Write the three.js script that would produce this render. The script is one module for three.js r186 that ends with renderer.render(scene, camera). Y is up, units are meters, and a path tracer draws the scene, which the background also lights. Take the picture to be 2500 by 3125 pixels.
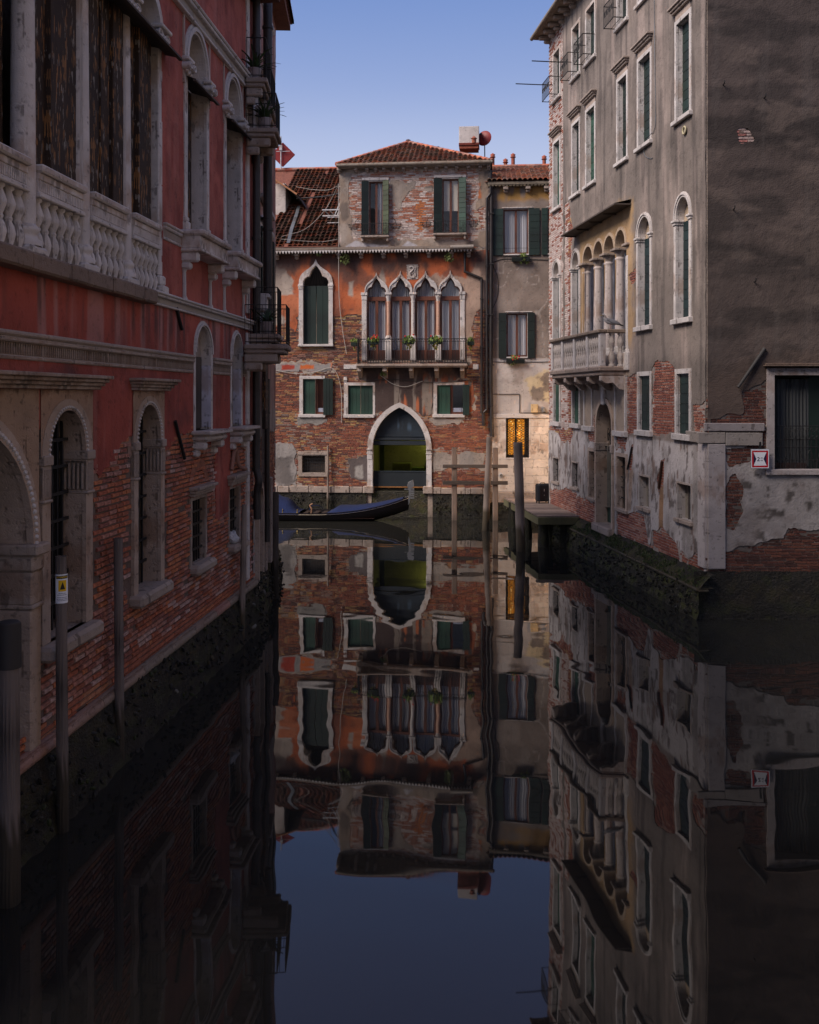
import * as THREE from 'three';

// ---------------------------------------------------------------- camera, sky, light
const F = 2900, HZ = 1210, CX = 1250, EYE = 4.8;            // focal length and horizon in pixels of the 2500 x 3125 photograph, eye height over the water
const scene = new THREE.Scene();
const camera = new THREE.PerspectiveCamera(2 * Math.atan(1562.5 / F) * 180 / Math.PI, 0.8, 0.1, 600);
camera.position.set(0, EYE, 0);
camera.lookAt(0, EYE, -10);
camera.setViewOffset(2500, 3125, 0, 1562.5 - HZ, 2500, 3125);
const EXPOSURE = 3.0;
{
  const W = 256, H = 128, data = new Float32Array(W * H * 4);
  // radiance of a clear dusk sky by elevation in degrees
  const stops = [[-90, .05, .05, .06], [-4, .10, .10, .12], [0, .72, .72, .82], [10, .58, .64, .82], [14, .48, .56, .79], [18, .30, .40, .69], [23, .19, .30, .62], [32, .215, .265, .52], [60, .18, .205, .37], [90, .16, .18, .31]];
  for (let j = 0; j < H; j++) {
    const el = (j + .5) / H * 180 - 90;
    let k = 0; while (k < stops.length - 2 && stops[k + 1][0] < el) k++;
    const a = stops[k], b = stops[k + 1], t = Math.min(1, Math.max(0, (el - a[0]) / (b[0] - a[0])));
    for (let i = 0; i < W; i++) {
      const o = (j * W + i) * 4;
      for (let c = 0; c < 3; c++) data[o + c] = (a[c + 1] + (b[c + 1] - a[c + 1]) * t) / EXPOSURE;
      data[o + 3] = 1;
    }
  }
  const sky = new THREE.DataTexture(data, W, H, THREE.RGBAFormat, THREE.FloatType);
  sky.mapping = THREE.EquirectangularReflectionMapping; sky.magFilter = sky.minFilter = THREE.LinearFilter; sky.needsUpdate = true;
  scene.background = sky; scene.environment = sky;
}
const sun = new THREE.DirectionalLight(new THREE.Color(1, .865, .77), 1.5);   // the soft glow after sunset, from the left behind the camera
sun.position.set(-.66 * 60, .66 * 60, .38 * 60 - 30); sun.target.position.set(0, 0, -30);
sun.shadow.radius = 55; sun.castShadow = true; sun.shadow.mapSize.set(2048, 2048);
Object.assign(sun.shadow.camera, { left: -40, right: 40, top: 40, bottom: -40, near: 1, far: 160 });
scene.add(sun, sun.target);
const renderer = new THREE.WebGLRenderer({ antialias: true });
renderer.toneMapping = THREE.LinearToneMapping;
renderer.toneMappingExposure = EXPOSURE;
renderer.shadowMap.enabled = true;

// ---------------------------------------------------------------- numbers
function rng(seed) { let a = seed >>> 0; return () => { a |= 0; a = a + 0x6D2B79F5 | 0; let t = Math.imul(a ^ a >>> 15, 1 | a); t = t + Math.imul(t ^ t >>> 7, 61 | t) ^ t; return ((t ^ t >>> 14) >>> 0) / 4294967296; }; }
function hash(x, y) { let h = Math.imul(x | 0, 374761393) + Math.imul(y | 0, 668265263) | 0; h = Math.imul(h ^ h >>> 13, 1274126177); return ((h ^ h >>> 16) >>> 0) / 4294967296; }
function vnoise(x, y, per) {
  const xi = Math.floor(x), yi = Math.floor(y), fx = x - xi, fy = y - yi, sx = fx * fx * (3 - 2 * fx), sy = fy * fy * (3 - 2 * fy);
  let x0 = xi, x1 = xi + 1, y0 = yi, y1 = yi + 1;
  if (per) { x0 = ((x0 % per) + per) % per; x1 = ((x1 % per) + per) % per; y0 = ((y0 % per) + per) % per; y1 = ((y1 % per) + per) % per; }
  const a = hash(x0, y0), b = hash(x1, y0), c = hash(x0, y1), d = hash(x1, y1);
  return a + (b - a) * sx + (c - a) * sy + (a - b - c + d) * sx * sy;
}
function fbm(x, y, o = 4, per = 0) { let s = 0, w = .5, t = 0; for (let k = 0; k < o; k++) { s += w * vnoise(x + k * 17 * (per ? 0 : 1), y + k * 31 * (per ? 0 : 1), per); t += w; w *= .5; x *= 2; y *= 2; per *= 2; } return s / t; }
const clamp = (x, a = 0, b = 1) => Math.min(b, Math.max(a, x)), lerp = (a, b, t) => a + (b - a) * t, sstep = (a, b, x) => { const t = clamp((x - a) / (b - a)); return t * t * (3 - 2 * t); };
const mix3 = (a, b, t) => [lerp(a[0], b[0], t), lerp(a[1], b[1], t), lerp(a[2], b[2], t)], mul3 = (a, s) => [a[0] * s, a[1] * s, a[2] * s];

// ---------------------------------------------------------------- textures: grain only
function tex(size, metres, fn, srgb = true) {
  const d = new Uint8Array(size * size * 4);
  for (let j = 0; j < size; j++) for (let i = 0; i < size; i++) {
    const c = fn(i / size, j / size), o = (j * size + i) * 4, a = Array.isArray(c) ? c : [c, c, c];
    for (let k = 0; k < 3; k++) { const l = clamp(a[k]); d[o + k] = Math.round(255 * (srgb ? (l <= .0031308 ? l * 12.92 : 1.055 * Math.pow(l, 1 / 2.4) - .055) : l)); }
    d[o + 3] = 255;
  }
  const t = new THREE.DataTexture(d, size, size);
  t.wrapS = t.wrapT = THREE.RepeatWrapping; t.magFilter = THREE.LinearFilter; t.minFilter = THREE.LinearMipmapLinearFilter; t.generateMipmaps = true;
  if (srgb) t.colorSpace = THREE.SRGBColorSpace;
  t.repeat.set(1 / (metres[0] ?? metres), 1 / (metres[1] ?? metres)); t.needsUpdate = true;
  return t;
}
const T = {
  plaster: tex(512, 2.7, (x, y) => { const a = fbm(x * 5, y * 5, 5, 5), b = fbm(x * 40, y * 40, 3, 40), s = fbm(x * 22, y * 4, 3, 4); return clamp(.62 + .5 * a - .25 * Math.max(0, b - .62) * 4 + .16 * (s - .5), .3, 1); }),
  plasterB: tex(512, 1.3, (x, y) => .6 * fbm(x * 14, y * 14, 5, 14) + .4 * fbm(x * 60, y * 60, 2, 60), false),
  stone: tex(512, 2.3, (x, y) => { const a = fbm(x * 6, y * 6, 5, 6), p = fbm(x * 34, y * 34, 3, 34), w = fbm(x * 9, y * 5, 5, 5), g = clamp(.66 + .45 * a - (p > .68 ? .45 * (p - .68) / .2 : 0), .2, 1); let c = mix3([g, g, g], [g * .62, g * .5, g * .42], sstep(.5, .72, w) * .75); return mix3(c, [.2, .18, .17], sstep(.66, .76, fbm(x * 12, y * 7, 5, 7)) * .7); }),
  stoneB: tex(512, .9, (x, y) => { const p = fbm(x * 20, y * 20, 4, 20); return clamp(.75 - Math.max(0, p - .6) * 2 + .25 * fbm(x * 70, y * 70, 2, 70)); }, false),
  brick: tex(256, .7, (x, y) => { const a = fbm(x * 12, y * 12, 4, 12), b = fbm(x * 48, y * 48, 2, 48); return clamp(.5 + .55 * a + .3 * (b - .5), .2, 1); }),
  brickB: tex(256, .35, (x, y) => fbm(x * 18, y * 18, 4, 18), false),
  wood: tex(256, [.5, 1.6], (x, y) => { const g = fbm(x * 26, y * 2, 4, 2), k = fbm(x * 5, y * 5, 3, 5); return clamp(.35 + .75 * g + .25 * (k - .5), .15, 1); }),
  woodB: tex(256, [.5, 1.6], (x, y) => fbm(x * 30, y * 2, 4, 2), false),
  peel: tex(512, [1.1, 2.2], (x, y) => {                       // old brown boards: weathered paint, bare orange and pale flecks
    const g = fbm(x * 48, y * 3, 3, 3), p = fbm(x * 40, y * 13, 5, 13), q = fbm(x * 46, y * 17, 4, 17);
    let c = mix3([.018, .010, .007], [.045, .026, .015], g);
    if (p > .60) c = mix3(c, [.32, .15, .05], sstep(.60, .65, p) * .85 * g * 1.5);
    if (q > .70) c = mix3(c, [.30, .28, .25], sstep(.70, .74, q) * .7);
    return c;
  }),
  weed: tex(512, 1.9, (x, y) => { const a = fbm(x * 9, y * 9, 5, 9), b = fbm(x * 34, y * 34, 3, 34), c = fbm(x * 4, y * 4, 3, 4); let k = mix3([.008, .008, .006], [.034, .029, .015], b); k = mix3(k, [.042, .046, .009], sstep(.52, .7, a) * .75); k = mix3(k, [.055, .04, .012], sstep(.6, .72, c) * b); if (b > .76) k = [.07, .065, .055]; return k; }),
  weedB: tex(512, .8, (x, y) => .6 * fbm(x * 24, y * 24, 3, 24) + .4 * fbm(x * 60, y * 60, 2, 60), false),
};
const MAT = {};
function mat(name, color, o = {}) {
  const m = new (o.physical ? THREE.MeshPhysicalMaterial : THREE.MeshStandardMaterial)({ roughness: o.r ?? .9, metalness: o.m ?? 0, vertexColors: true, side: THREE.DoubleSide });
  m.color.setRGB(...color); m.name = name;
  if (o.map) m.map = T[o.map]; if (o.bump) { m.bumpMap = T[o.bump]; m.bumpScale = o.bs ?? .01; }
  if (o.more) Object.assign(m, o.more);
  return MAT[name] = m;
}
mat('plaster', [1.12, 1.12, 1.12], { map: 'plaster', bump: 'plasterB', bs: .012, r: .95 });
mat('mortarpale', [.52, .44, .40], { map: 'plaster', bump: 'plasterB', bs: .02, r: 1 });
mat('mortardark', [.17, .12, .10], { map: 'plaster', bump: 'plasterB', bs: .03, r: 1 });
mat('mortar', [.34, .27, .22], { map: 'plaster', bump: 'plasterB', bs: .02, r: 1 });
mat('stone', [.66, .615, .59], { map: 'stone', bump: 'stoneB', bs: .008, r: .85 });
mat('stonedirty', [.40, .325, .275], { map: 'stone', bump: 'stoneB', bs: .014, r: .9 });
function shiftUV(m, du, dv) { const uv = m.geometry.attributes.uv; for (let k = 0; k < uv.count; k++) uv.setXY(k, uv.getX(k) + du, uv.getY(k) + dv); return m; }
mat('pinkstone', [.62, .38, .28], { map: 'stone', bump: 'stoneB', bs: .006, r: .8 });
mat('brick', [1.2, 1.2, 1.2], { map: 'brick', bump: 'brickB', bs: .008, r: .95 });
mat('tile', [1.2, 1.2, 1.2], { map: 'brick', bump: 'brickB', bs: .006, r: .9 });
mat('wood', [.33, .26, .215], { map: 'wood', bump: 'woodB', bs: .006, r: .9 });
mat('darkwood', [.10, .078, .065], { map: 'wood', bump: 'woodB', bs: .006, r: .85 });
mat('peel', [1, 1, 1], { map: 'peel', bump: 'woodB', bs: .01, r: .85 });
mat('brownframe', [.16, .05, .025], { map: 'wood', bump: 'woodB', bs: .002, r: .5 });
mat('green', [.022, .075, .05], { map: 'wood', bump: 'woodB', bs: .003, r: .6 });
mat('darkgreen', [.010, .028, .022], { map: 'wood', bump: 'woodB', bs: .003, r: .55 });
mat('palegreen', [.09, .13, .055], { map: 'wood', bump: 'woodB', bs: .003, r: .6 });  // lit copy of the shutter green, the light put into its colour
mat('iron', [.022, .021, .022], { r: .55, m: .3 });
mat('pipe', [.05, .043, .042], { map: 'stone', r: .45, m: .35 });
mat('zinc', [.25, .27, .29], { map: 'stone', r: .45, m: .5 });
mat('gutter', [.34, .30, .26], { map: 'stone', r: .7 });
mat('dark', [.012, .011, .012], { r: .8 });
mat('room', [.32, .29, .25], { r: 1, map: 'plaster' });
mat('curtain', [.44, .44, .46], { r: 1 });
mat('white', [.6, .6, .62], { r: .7, map: 'stone' });
mat('weed', [1.25, 1.25, 1.25], { map: 'weed', bump: 'weedB', bs: .05, r: .75 });
mat('leaf', [.07, .13, .025], { r: .7 });
mat('flower', [.6, .03, .02], { r: .6 });
mat('rope', [.45, .42, .38], { r: .9 });
mat('cable', [.03, .028, .028], { r: .7 });
mat('reddish', [.23, .012, .01], { r: .5, m: .0 });
mat('blue', [.005, .015, .070], { map: 'plaster', bump: 'plasterB', bs: .012, r: .95 });
mat('hull', [.010, .008, .009], { r: .22, more: {} });
mat('steel', [.42, .41, .40], { r: .35, m: .85, map: 'stone' });
mat('bluepanel', [.011, .018, .026], { map: 'plaster', bump: 'plasterB', bs: .004, r: .7 });
const GLASS = new THREE.MeshPhysicalMaterial({ color: 0xffffff, transmission: 1, thickness: 0, roughness: .03, ior: 1.5, side: THREE.DoubleSide }); GLASS.name = 'glass';

// ---------------------------------------------------------------- mesh builder
class MB {
  constructor(col) { this.p = []; this.n = []; this.c = []; this.i = []; this.col = col ?? [1, 1, 1]; }
  vert(x, y, z, nx, ny, nz, c) { this.p.push(x, y, z); this.n.push(nx, ny, nz); c = c ?? this.col; this.c.push(c[0], c[1], c[2]); return this.p.length / 3 - 1; }
  quad(a, b, c, d, col) {
    const e = [b[0] - a[0], b[1] - a[1], b[2] - a[2]], f = [d[0] - a[0], d[1] - a[1], d[2] - a[2]];
    let n = [e[1] * f[2] - e[2] * f[1], e[2] * f[0] - e[0] * f[2], e[0] * f[1] - e[1] * f[0]]; let l = Math.hypot(...n);
    if (l < 1e-12) { const g = [c[0] - b[0], c[1] - b[1], c[2] - b[2]]; n = [e[1] * g[2] - e[2] * g[1], e[2] * g[0] - e[0] * g[2], e[0] * g[1] - e[1] * g[0]]; l = Math.hypot(...n) || 1; }
    const k = [a, b, c, d].map(q => this.vert(q[0], q[1], q[2], n[0] / l, n[1] / l, n[2] / l, col));
    this.i.push(k[0], k[1], k[2], k[0], k[2], k[3]); return this;
  }
  // box with chamfered edges (ch > 0) in the local axes
  box(x0, x1, y0, y1, z0, z1, col, ch = 0) {
    if (x1 < x0) [x0, x1] = [x1, x0]; if (y1 < y0) [y0, y1] = [y1, y0]; if (z1 < z0) [z0, z1] = [z1, z0];
    const c = Math.min(ch, (x1 - x0) / 3, (y1 - y0) / 3, (z1 - z0) / 3);
    if (c <= 0) {
      const q = (a, b, d, e) => this.quad(a, b, d, e, col);
      q([x0, y0, z1], [x1, y0, z1], [x1, y1, z1], [x0, y1, z1]); q([x1, y0, z0], [x0, y0, z0], [x0, y1, z0], [x1, y1, z0]);
      q([x1, y0, z1], [x1, y0, z0], [x1, y1, z0], [x1, y1, z1]); q([x0, y0, z0], [x0, y0, z1], [x0, y1, z1], [x0, y1, z0]);
      q([x0, y1, z1], [x1, y1, z1], [x1, y1, z0], [x0, y1, z0]); q([x0, y0, z0], [x1, y0, z0], [x1, y0, z1], [x0, y0, z1]);
      return this;
    }
    const P = [[x0, x1], [y0, y1], [z0, z1]], S = [-1, 1];
    const v = (f, s) => s.map((q, k) => k === f ? P[k][(q + 1) / 2] : P[k][(q + 1) / 2] - q * c);      // corner s on the face of axis f
    const put = (pts, nd) => { const e = pts[1].map((x, k) => x - pts[0][k]), g = pts[2].map((x, k) => x - pts[0][k]); const n = [e[1] * g[2] - e[2] * g[1], e[2] * g[0] - e[0] * g[2], e[0] * g[1] - e[1] * g[0]]; if (n[0] * nd[0] + n[1] * nd[1] + n[2] * nd[2] < 0) pts.reverse(); this.quad(pts[0], pts[1], pts[2], pts[3] ?? pts[2], col); };
    for (let f = 0; f < 3; f++) for (const s of S) { const a = (f + 1) % 3, b = (f + 2) % 3, mk = (p, q) => { const t = [0, 0, 0]; t[f] = s; t[a] = p; t[b] = q; return v(f, t); }; const nd = [0, 0, 0]; nd[f] = s; put([mk(-1, -1), mk(1, -1), mk(1, 1), mk(-1, 1)], nd); }
    for (let f = 0; f < 3; f++) { const a = (f + 1) % 3, b = (f + 2) % 3; for (const p of S) for (const q of S) { const mk = (ff, r) => { const t = [0, 0, 0]; t[f] = r; t[a] = p; t[b] = q; return v(ff, t); }; const nd = [0, 0, 0]; nd[a] = p; nd[b] = q; put([mk(a, -1), mk(a, 1), mk(b, 1), mk(b, -1)], nd); } }
    for (const p of S) for (const q of S) for (const r of S) put([v(0, [p, q, r]), v(1, [p, q, r]), v(2, [p, q, r])], [p, q, r]);
    return this;
  }
  geo(g, m, col) {
    const P = g.attributes.position, N = g.attributes.normal, o = this.p.length / 3, a = new THREE.Vector3(), nm = m ? new THREE.Matrix3().getNormalMatrix(m) : null;
    for (let k = 0; k < P.count; k++) { a.fromBufferAttribute(P, k); if (m) a.applyMatrix4(m); this.p.push(a.x, a.y, a.z); a.fromBufferAttribute(N, k); if (nm) a.applyMatrix3(nm).normalize(); this.n.push(a.x, a.y, a.z); const c = col ?? this.col; this.c.push(c[0], c[1], c[2]); }
    if (g.index) for (let k = 0; k < g.index.count; k++) this.i.push(o + g.index.getX(k)); else for (let k = 0; k < P.count; k++) this.i.push(o + k);
    return this;
  }
  lathe(profile, x, y, z, seg = 12, col) { return this.geo(new THREE.LatheGeometry(profile.map(q => new THREE.Vector2(q[0], q[1])), seg), new THREE.Matrix4().makeTranslation(x, y, z), col); }
  tube(pts, r, seg = 6, col, closed = false) {
    const c = new THREE.CatmullRomCurve3(pts.map(q => new THREE.Vector3(...q)), closed, 'catmullrom', .5);
    return this.geo(new THREE.TubeGeometry(c, Math.max(4, pts.length * 4), r, seg, closed), null, col);
  }
  rod(a, b, r, seg = 6, col, r2) {
    const A = new THREE.Vector3(...a), B = new THREE.Vector3(...b), d = B.clone().sub(A), L = d.length();
    const g = new THREE.CylinderGeometry(r2 ?? r, r, L, seg, 1), m = new THREE.Matrix4().compose(A.clone().add(B).multiplyScalar(.5), new THREE.Quaternion().setFromUnitVectors(new THREE.Vector3(0, 1, 0), d.normalize()), new THREE.Vector3(1, 1, 1));
    return this.geo(g, m, col);
  }
  // ring between two outlines of as many points, from z0 (back) to z1 (front)
  ring(inn, out, z0, z1, col, skip = -1) {
    const n = inn.length;
    for (let k = 0; k < n; k++) {
      if (k === skip) continue; const l = (k + 1) % n, a = inn[k], b = inn[l], c = out[l], d = out[k];
      this.quad([d[0], d[1], z1], [c[0], c[1], z1], [b[0], b[1], z1], [a[0], a[1], z1], col);
      this.quad([d[0], d[1], z0], [c[0], c[1], z0], [c[0], c[1], z1], [d[0], d[1], z1], col);
      this.quad([a[0], a[1], z1], [b[0], b[1], z1], [b[0], b[1], z0], [a[0], a[1], z0], col);
    }
    return this;
  }
  fill(poly, z, col, holes = []) {
    const s = new THREE.Shape(poly.map(q => new THREE.Vector2(...q))); for (const h of holes) s.holes.push(new THREE.Path(h.map(q => new THREE.Vector2(...q))));
    return this.geo(new THREE.ShapeGeometry(s), new THREE.Matrix4().makeTranslation(0, 0, z), col);
  }
  build(name, material) {
    const g = new THREE.BufferGeometry(), n = this.p.length / 3, uv = new Float32Array(n * 2);
    for (let k = 0; k < n; k++) {
      const x = this.p[3 * k], y = this.p[3 * k + 1], z = this.p[3 * k + 2], ax = Math.abs(this.n[3 * k]), ay = Math.abs(this.n[3 * k + 1]), az = Math.abs(this.n[3 * k + 2]);
      if (az >= ax && az >= ay) { uv[2 * k] = x; uv[2 * k + 1] = y; } else if (ax >= ay) { uv[2 * k] = z; uv[2 * k + 1] = y; } else { uv[2 * k] = x; uv[2 * k + 1] = z; }
    }
    g.setAttribute('position', new THREE.Float32BufferAttribute(this.p, 3)); g.setAttribute('normal', new THREE.Float32BufferAttribute(this.n, 3));
    g.setAttribute('uv', new THREE.BufferAttribute(uv, 2)); g.setAttribute('color', new THREE.Float32BufferAttribute(this.c, 3)); g.setIndex(this.i);
    const m = new THREE.Mesh(g, material); m.name = name; m.castShadow = m.receiveShadow = true; return m;
  }
}
const names = {};
function numbered(n) { if (!(n in names)) { names[n] = 0; return n; } return n + '_' + String(++names[n]).padStart(3, '0'); }
function thing(name, label, category, group, at) {
  const g = new THREE.Group(); g.name = numbered(name); g.userData = { label, category }; if (group) g.userData.group = group;
  if (at) g.position.set(...at); scene.add(g); return g;
}
function part(parent, name, mb, material, kind) { const m = mb.build(name, material); parent.add(m); if (kind) m.userData.kind = kind; return m; }
function single(name, label, category, mb, material, group) { const m = mb.build(numbered(name), material); m.userData = { label, category }; if (group) m.userData.group = group; scene.add(m); return m; }
function structure(name, mb, material) { const m = mb.build(numbered(name), material); m.userData = { kind: 'structure' }; scene.add(m); return m; }

// ---------------------------------------------------------------- wall planes: u along the wall (left to right), v up, n out of the wall
class Frame {
  constructor(P0, U) { const l = Math.hypot(...U); this.P = P0; this.U = [U[0] / l, U[1] / l]; this.N = [-this.U[1], this.U[0]]; }
  place(g) { g.position.set(this.P[0], 0, this.P[1]); g.rotation.y = Math.atan2(-this.U[1], this.U[0]); return g; }
  pix(px, py, n = 0) {
    const D = [(px - CX) / F, -1], N = this.N, t = ((this.P[0] + N[0] * n) * N[0] + (this.P[1] + N[1] * n) * N[1]) / (D[0] * N[0] + D[1] * N[1]);
    return [(D[0] * t - this.P[0]) * this.U[0] + (-t - this.P[1]) * this.U[1], EYE - (py - HZ) / F * t];
  }
  u(px, n = 0) { return this.pix(px, HZ, n)[0]; }
  poly(...pts) { return pts.map(q => this.pix(...q)); }
  rect(x0, y0, x1, y1, n = 0) { const a = this.pix(x0, y1, n), b = this.pix(x1, y0, n); return [a[0], b[0], a[1], b[1]]; }      // u0, u1, v0, v1
  world(u, v, n = 0) { return [this.P[0] + this.U[0] * u + this.N[0] * n, v, this.P[1] + this.U[1] * u + this.N[1] * n]; }
}
const groundPoint = (px, py, v = 0) => { const d = F * (EYE - v) / (py - HZ); return [(px - CX) / F * d, v, -d]; };
const a0 = groundPoint(68, 2304, .95), a1 = groundPoint(725, 1803, .95), c0 = groundPoint(2158, 1882, 0);
const FL = new Frame([a0[0], a0[2]], [a1[0] - a0[0], a1[2] - a0[2]]);             // red palazzo, left
const FR = new Frame([c0[0], c0[2]], [.1207, 1]);                                // grey corner house, canal side; u = 0 at the corner
const FD = new Frame([c0[0], c0[2]], [1, 0]);                                    // its dark side that faces the bridge
const FC = new Frame([(1160 - CX) / F * 38.1, -38.1], [Math.cos(.087), Math.sin(.087)]);   // centre house at the end of the canal
const p2 = FL.world(FL.u(769), 0, 0);
const F2 = new Frame([p2[0], p2[2]], [-.05, -1]);                                // houses beyond the palazzo

// ---------------------------------------------------------------- outlines and fields
function sdf(poly, x, y) {       // > 0 inside
  let d = 1e9, ins = false; const n = poly.length;
  for (let i = 0, j = n - 1; i < n; j = i++) {
    const a = poly[i], b = poly[j], ex = b[0] - a[0], ey = b[1] - a[1], wx = x - a[0], wy = y - a[1], t = clamp((wx * ex + wy * ey) / (ex * ex + ey * ey || 1e-9)), dx = wx - ex * t, dy = wy - ey * t;
    d = Math.min(d, dx * dx + dy * dy);
    if ((a[1] > y) !== (b[1] > y) && x < (b[0] - a[0]) * (y - a[1]) / (b[1] - a[1]) + a[0]) ins = !ins;
  }
  return ins ? Math.sqrt(d) : -Math.sqrt(d);
}
function bbox(p) { return [Math.min(...p.map(q => q[0])), Math.max(...p.map(q => q[0])), Math.min(...p.map(q => q[1])), Math.max(...p.map(q => q[1]))]; }
const rectPoly = (u0, u1, v0, v1) => [[u0, v0], [u1, v0], [u1, v1], [u0, v1]];
const OG_IN = [[1, 0], [.98, .13], [.88, .27], [.7, .36], [.5, .40], [.47, .50], [.36, .68], [.2, .85], [0, 1]], OG_OUT = [[1, 0], [.98, .16], [.92, .3], [.8, .42], [.64, .52], [.46, .60], [.27, .70], [.1, .83], [0, 1]];
function archPoly(u0, u1, v0, vs, rise, type = 'round', seg = 10) {
  const w = (u1 - u0) / 2, c = (u0 + u1) / 2, h = [];
  if (type === 'round') for (let k = 0; k <= seg; k++) { const t = k / seg * Math.PI / 2; h.push([w * Math.cos(t), rise * Math.sin(t)]); }
  else if (type === 'point') { const R = (w * w + rise * rise) / (2 * w), e = Math.asin(rise / R); for (let k = 0; k <= seg; k++) { const t = e * k / seg; h.push([w - R + R * Math.cos(t), R * Math.sin(t)]); } }
  else for (const q of (type === 'ogin' ? OG_IN : OG_OUT)) h.push([q[0] * w, q[1] * rise]);
  const out = [[u0, v0], [u1, v0]]; for (const q of h) out.push([c + q[0], vs + q[1]]); for (let k = h.length - 2; k >= 0; k--) out.push([c - h[k][0], vs + h[k][1]]);
  return out;
}
function fieldOf(start, ops, amp = .12, freq = 3, seed = 0) {       // ops: [+1 | -1, outline]
  const B = ops.map(o => { const b = bbox(o[1]); return [b[0] - .6, b[1] + .6, b[2] - .6, b[3] + .6]; });
  return (u, v) => {
    let f = start; const w = (fbm(u * freq + seed, v * freq - seed, 4) - .5) * amp * 2 + (vnoise(u * 14 + seed, v * 14) - .5) * amp * .25;
    for (let k = 0; k < ops.length; k++) { const b = B[k]; if (u < b[0] || u > b[1] || v < b[2] || v > b[3]) { if (false) continue; continue; } const s = sdf(ops[k][1], u, v) + w; f = ops[k][0] > 0 ? Math.max(f, s) : Math.min(f, -s); }
    return f;
  };
}
function tintOf(base, ops, seed = 0) {        // ops: [outline | null, colour, edge softness, edge noise, strength]
  return (u, v) => {
    let c = base;
    for (const [poly, col, soft = .1, amp = .15, str = 1] of ops) {
      if (typeof col === 'function') { c = col(u, v, c); continue; }
      const s = sdf(poly, u, v) + (fbm(u * 4 + seed, v * 4 + 3, 4) - .5) * 2 * amp; const t = sstep(-soft, soft, s) * str; if (t > 0) c = mix3(c, col, t);
    }
    return c;
  };
}
// plaster coat: marching squares over the field, with real edges
function coat(u0, u1, v0, v1, h, field, holes, tint, z1 = .03, z0 = -.002) {
  const nx = Math.ceil((u1 - u0) / h), ny = Math.ceil((v1 - v0) / h), f = new Float32Array((nx + 1) * (ny + 1)), id = new Int32Array((nx + 1) * (ny + 1)).fill(-1), mb = new MB();
  const hb = holes.map(p => { const b = bbox(p); return [b[0] - .15, b[1] + .15, b[2] - .15, b[3] + .15]; });
  const at = (i, j) => [Math.min(u1, u0 + i * h), Math.min(v1, v0 + j * h)];
  for (let j = 0; j <= ny; j++) for (let i = 0; i <= nx; i++) {
    const [u, v] = at(i, j); let q = field(u, v);
    if (q > 0) for (let k = 0; k < holes.length; k++) { const b = hb[k]; if (u > b[0] && u < b[1] && v > b[2] && v < b[3]) q = Math.min(q, -sdf(holes[k], u, v) - .035); }
    f[j * (nx + 1) + i] = clamp(q, -1, 1) || 1e-5;
  }
  const wob = (u, v) => z1 + (fbm(u * 1.3 + 5, v * 1.3, 3) - .5) * .02 + (vnoise(u * 9, v * 9) - .5) * .006;
  const put = (u, v) => { const e = .06, dx = (wob(u + e, v) - wob(u - e, v)) / (2 * e), dy = (wob(u, v + e) - wob(u, v - e)) / (2 * e), l = Math.hypot(dx, dy, 1); return mb.vert(u, v, wob(u, v), -dx / l, -dy / l, 1 / l, tint(u, v)); };
  const grid = (i, j) => { const k = j * (nx + 1) + i; if (id[k] < 0) id[k] = put(...at(i, j)); return id[k]; };
  for (let j = 0; j < ny; j++) for (let i = 0; i < nx; i++) {
    const C = [[i, j], [i + 1, j], [i + 1, j + 1], [i, j + 1]], val = C.map(q => f[q[1] * (nx + 1) + q[0]]);
    if (val.every(x => x <= 0)) continue;
    if (val.every(x => x > 0)) { const k = C.map(q => grid(...q)); mb.i.push(k[0], k[1], k[2], k[0], k[2], k[3]); continue; }
    const idx = [], cut = [];
    for (let k = 0; k < 4; k++) {
      const l = (k + 1) % 4, a = C[k], b = C[l];
      if (val[k] > 0) idx.push(grid(...a));
      if ((val[k] > 0) !== (val[l] > 0)) { const t = val[k] / (val[k] - val[l]), A = at(...a), B = at(...b), u = lerp(A[0], B[0], t), v = lerp(A[1], B[1], t); idx.push(put(u, v)); cut.push([u, v, val[k] > 0]); }
    }
    for (let k = 2; k < idx.length; k++) mb.i.push(idx[0], idx[k - 1], idx[k]);
    for (let k = 0; k < cut.length; k += 2) { let a = cut[k], b = cut[(k + 1) % cut.length]; if (!a[2]) [a, b] = [b, a]; const c = mul3(tint(a[0], a[1]), .9); mb.quad([a[0], a[1], wob(a[0], a[1])], [a[0], a[1], z0], [b[0], b[1], z0], [b[0], b[1], wob(b[0], b[1])], c); }
  }
  return mb;
}
// undercoat that shows as a ragged lip where the top coat has broken away
function undercoat(parent, u0, u1, v0, v1, field, holes, col, seed) { const f = (u, v) => { const a = field(u, v); return Math.min(a + .05 + (fbm(u * 5 + seed, v * 5, 3) - .42) * .5, .14 - a); }; part(parent, 'undercoat', coat(u0, u1, v0, v1, .05, f, holes, (u, v) => mul3(col, .75 + .5 * fbm(u * 3 + seed, v * 3, 3)), .014), MAT.plaster); }
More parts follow.
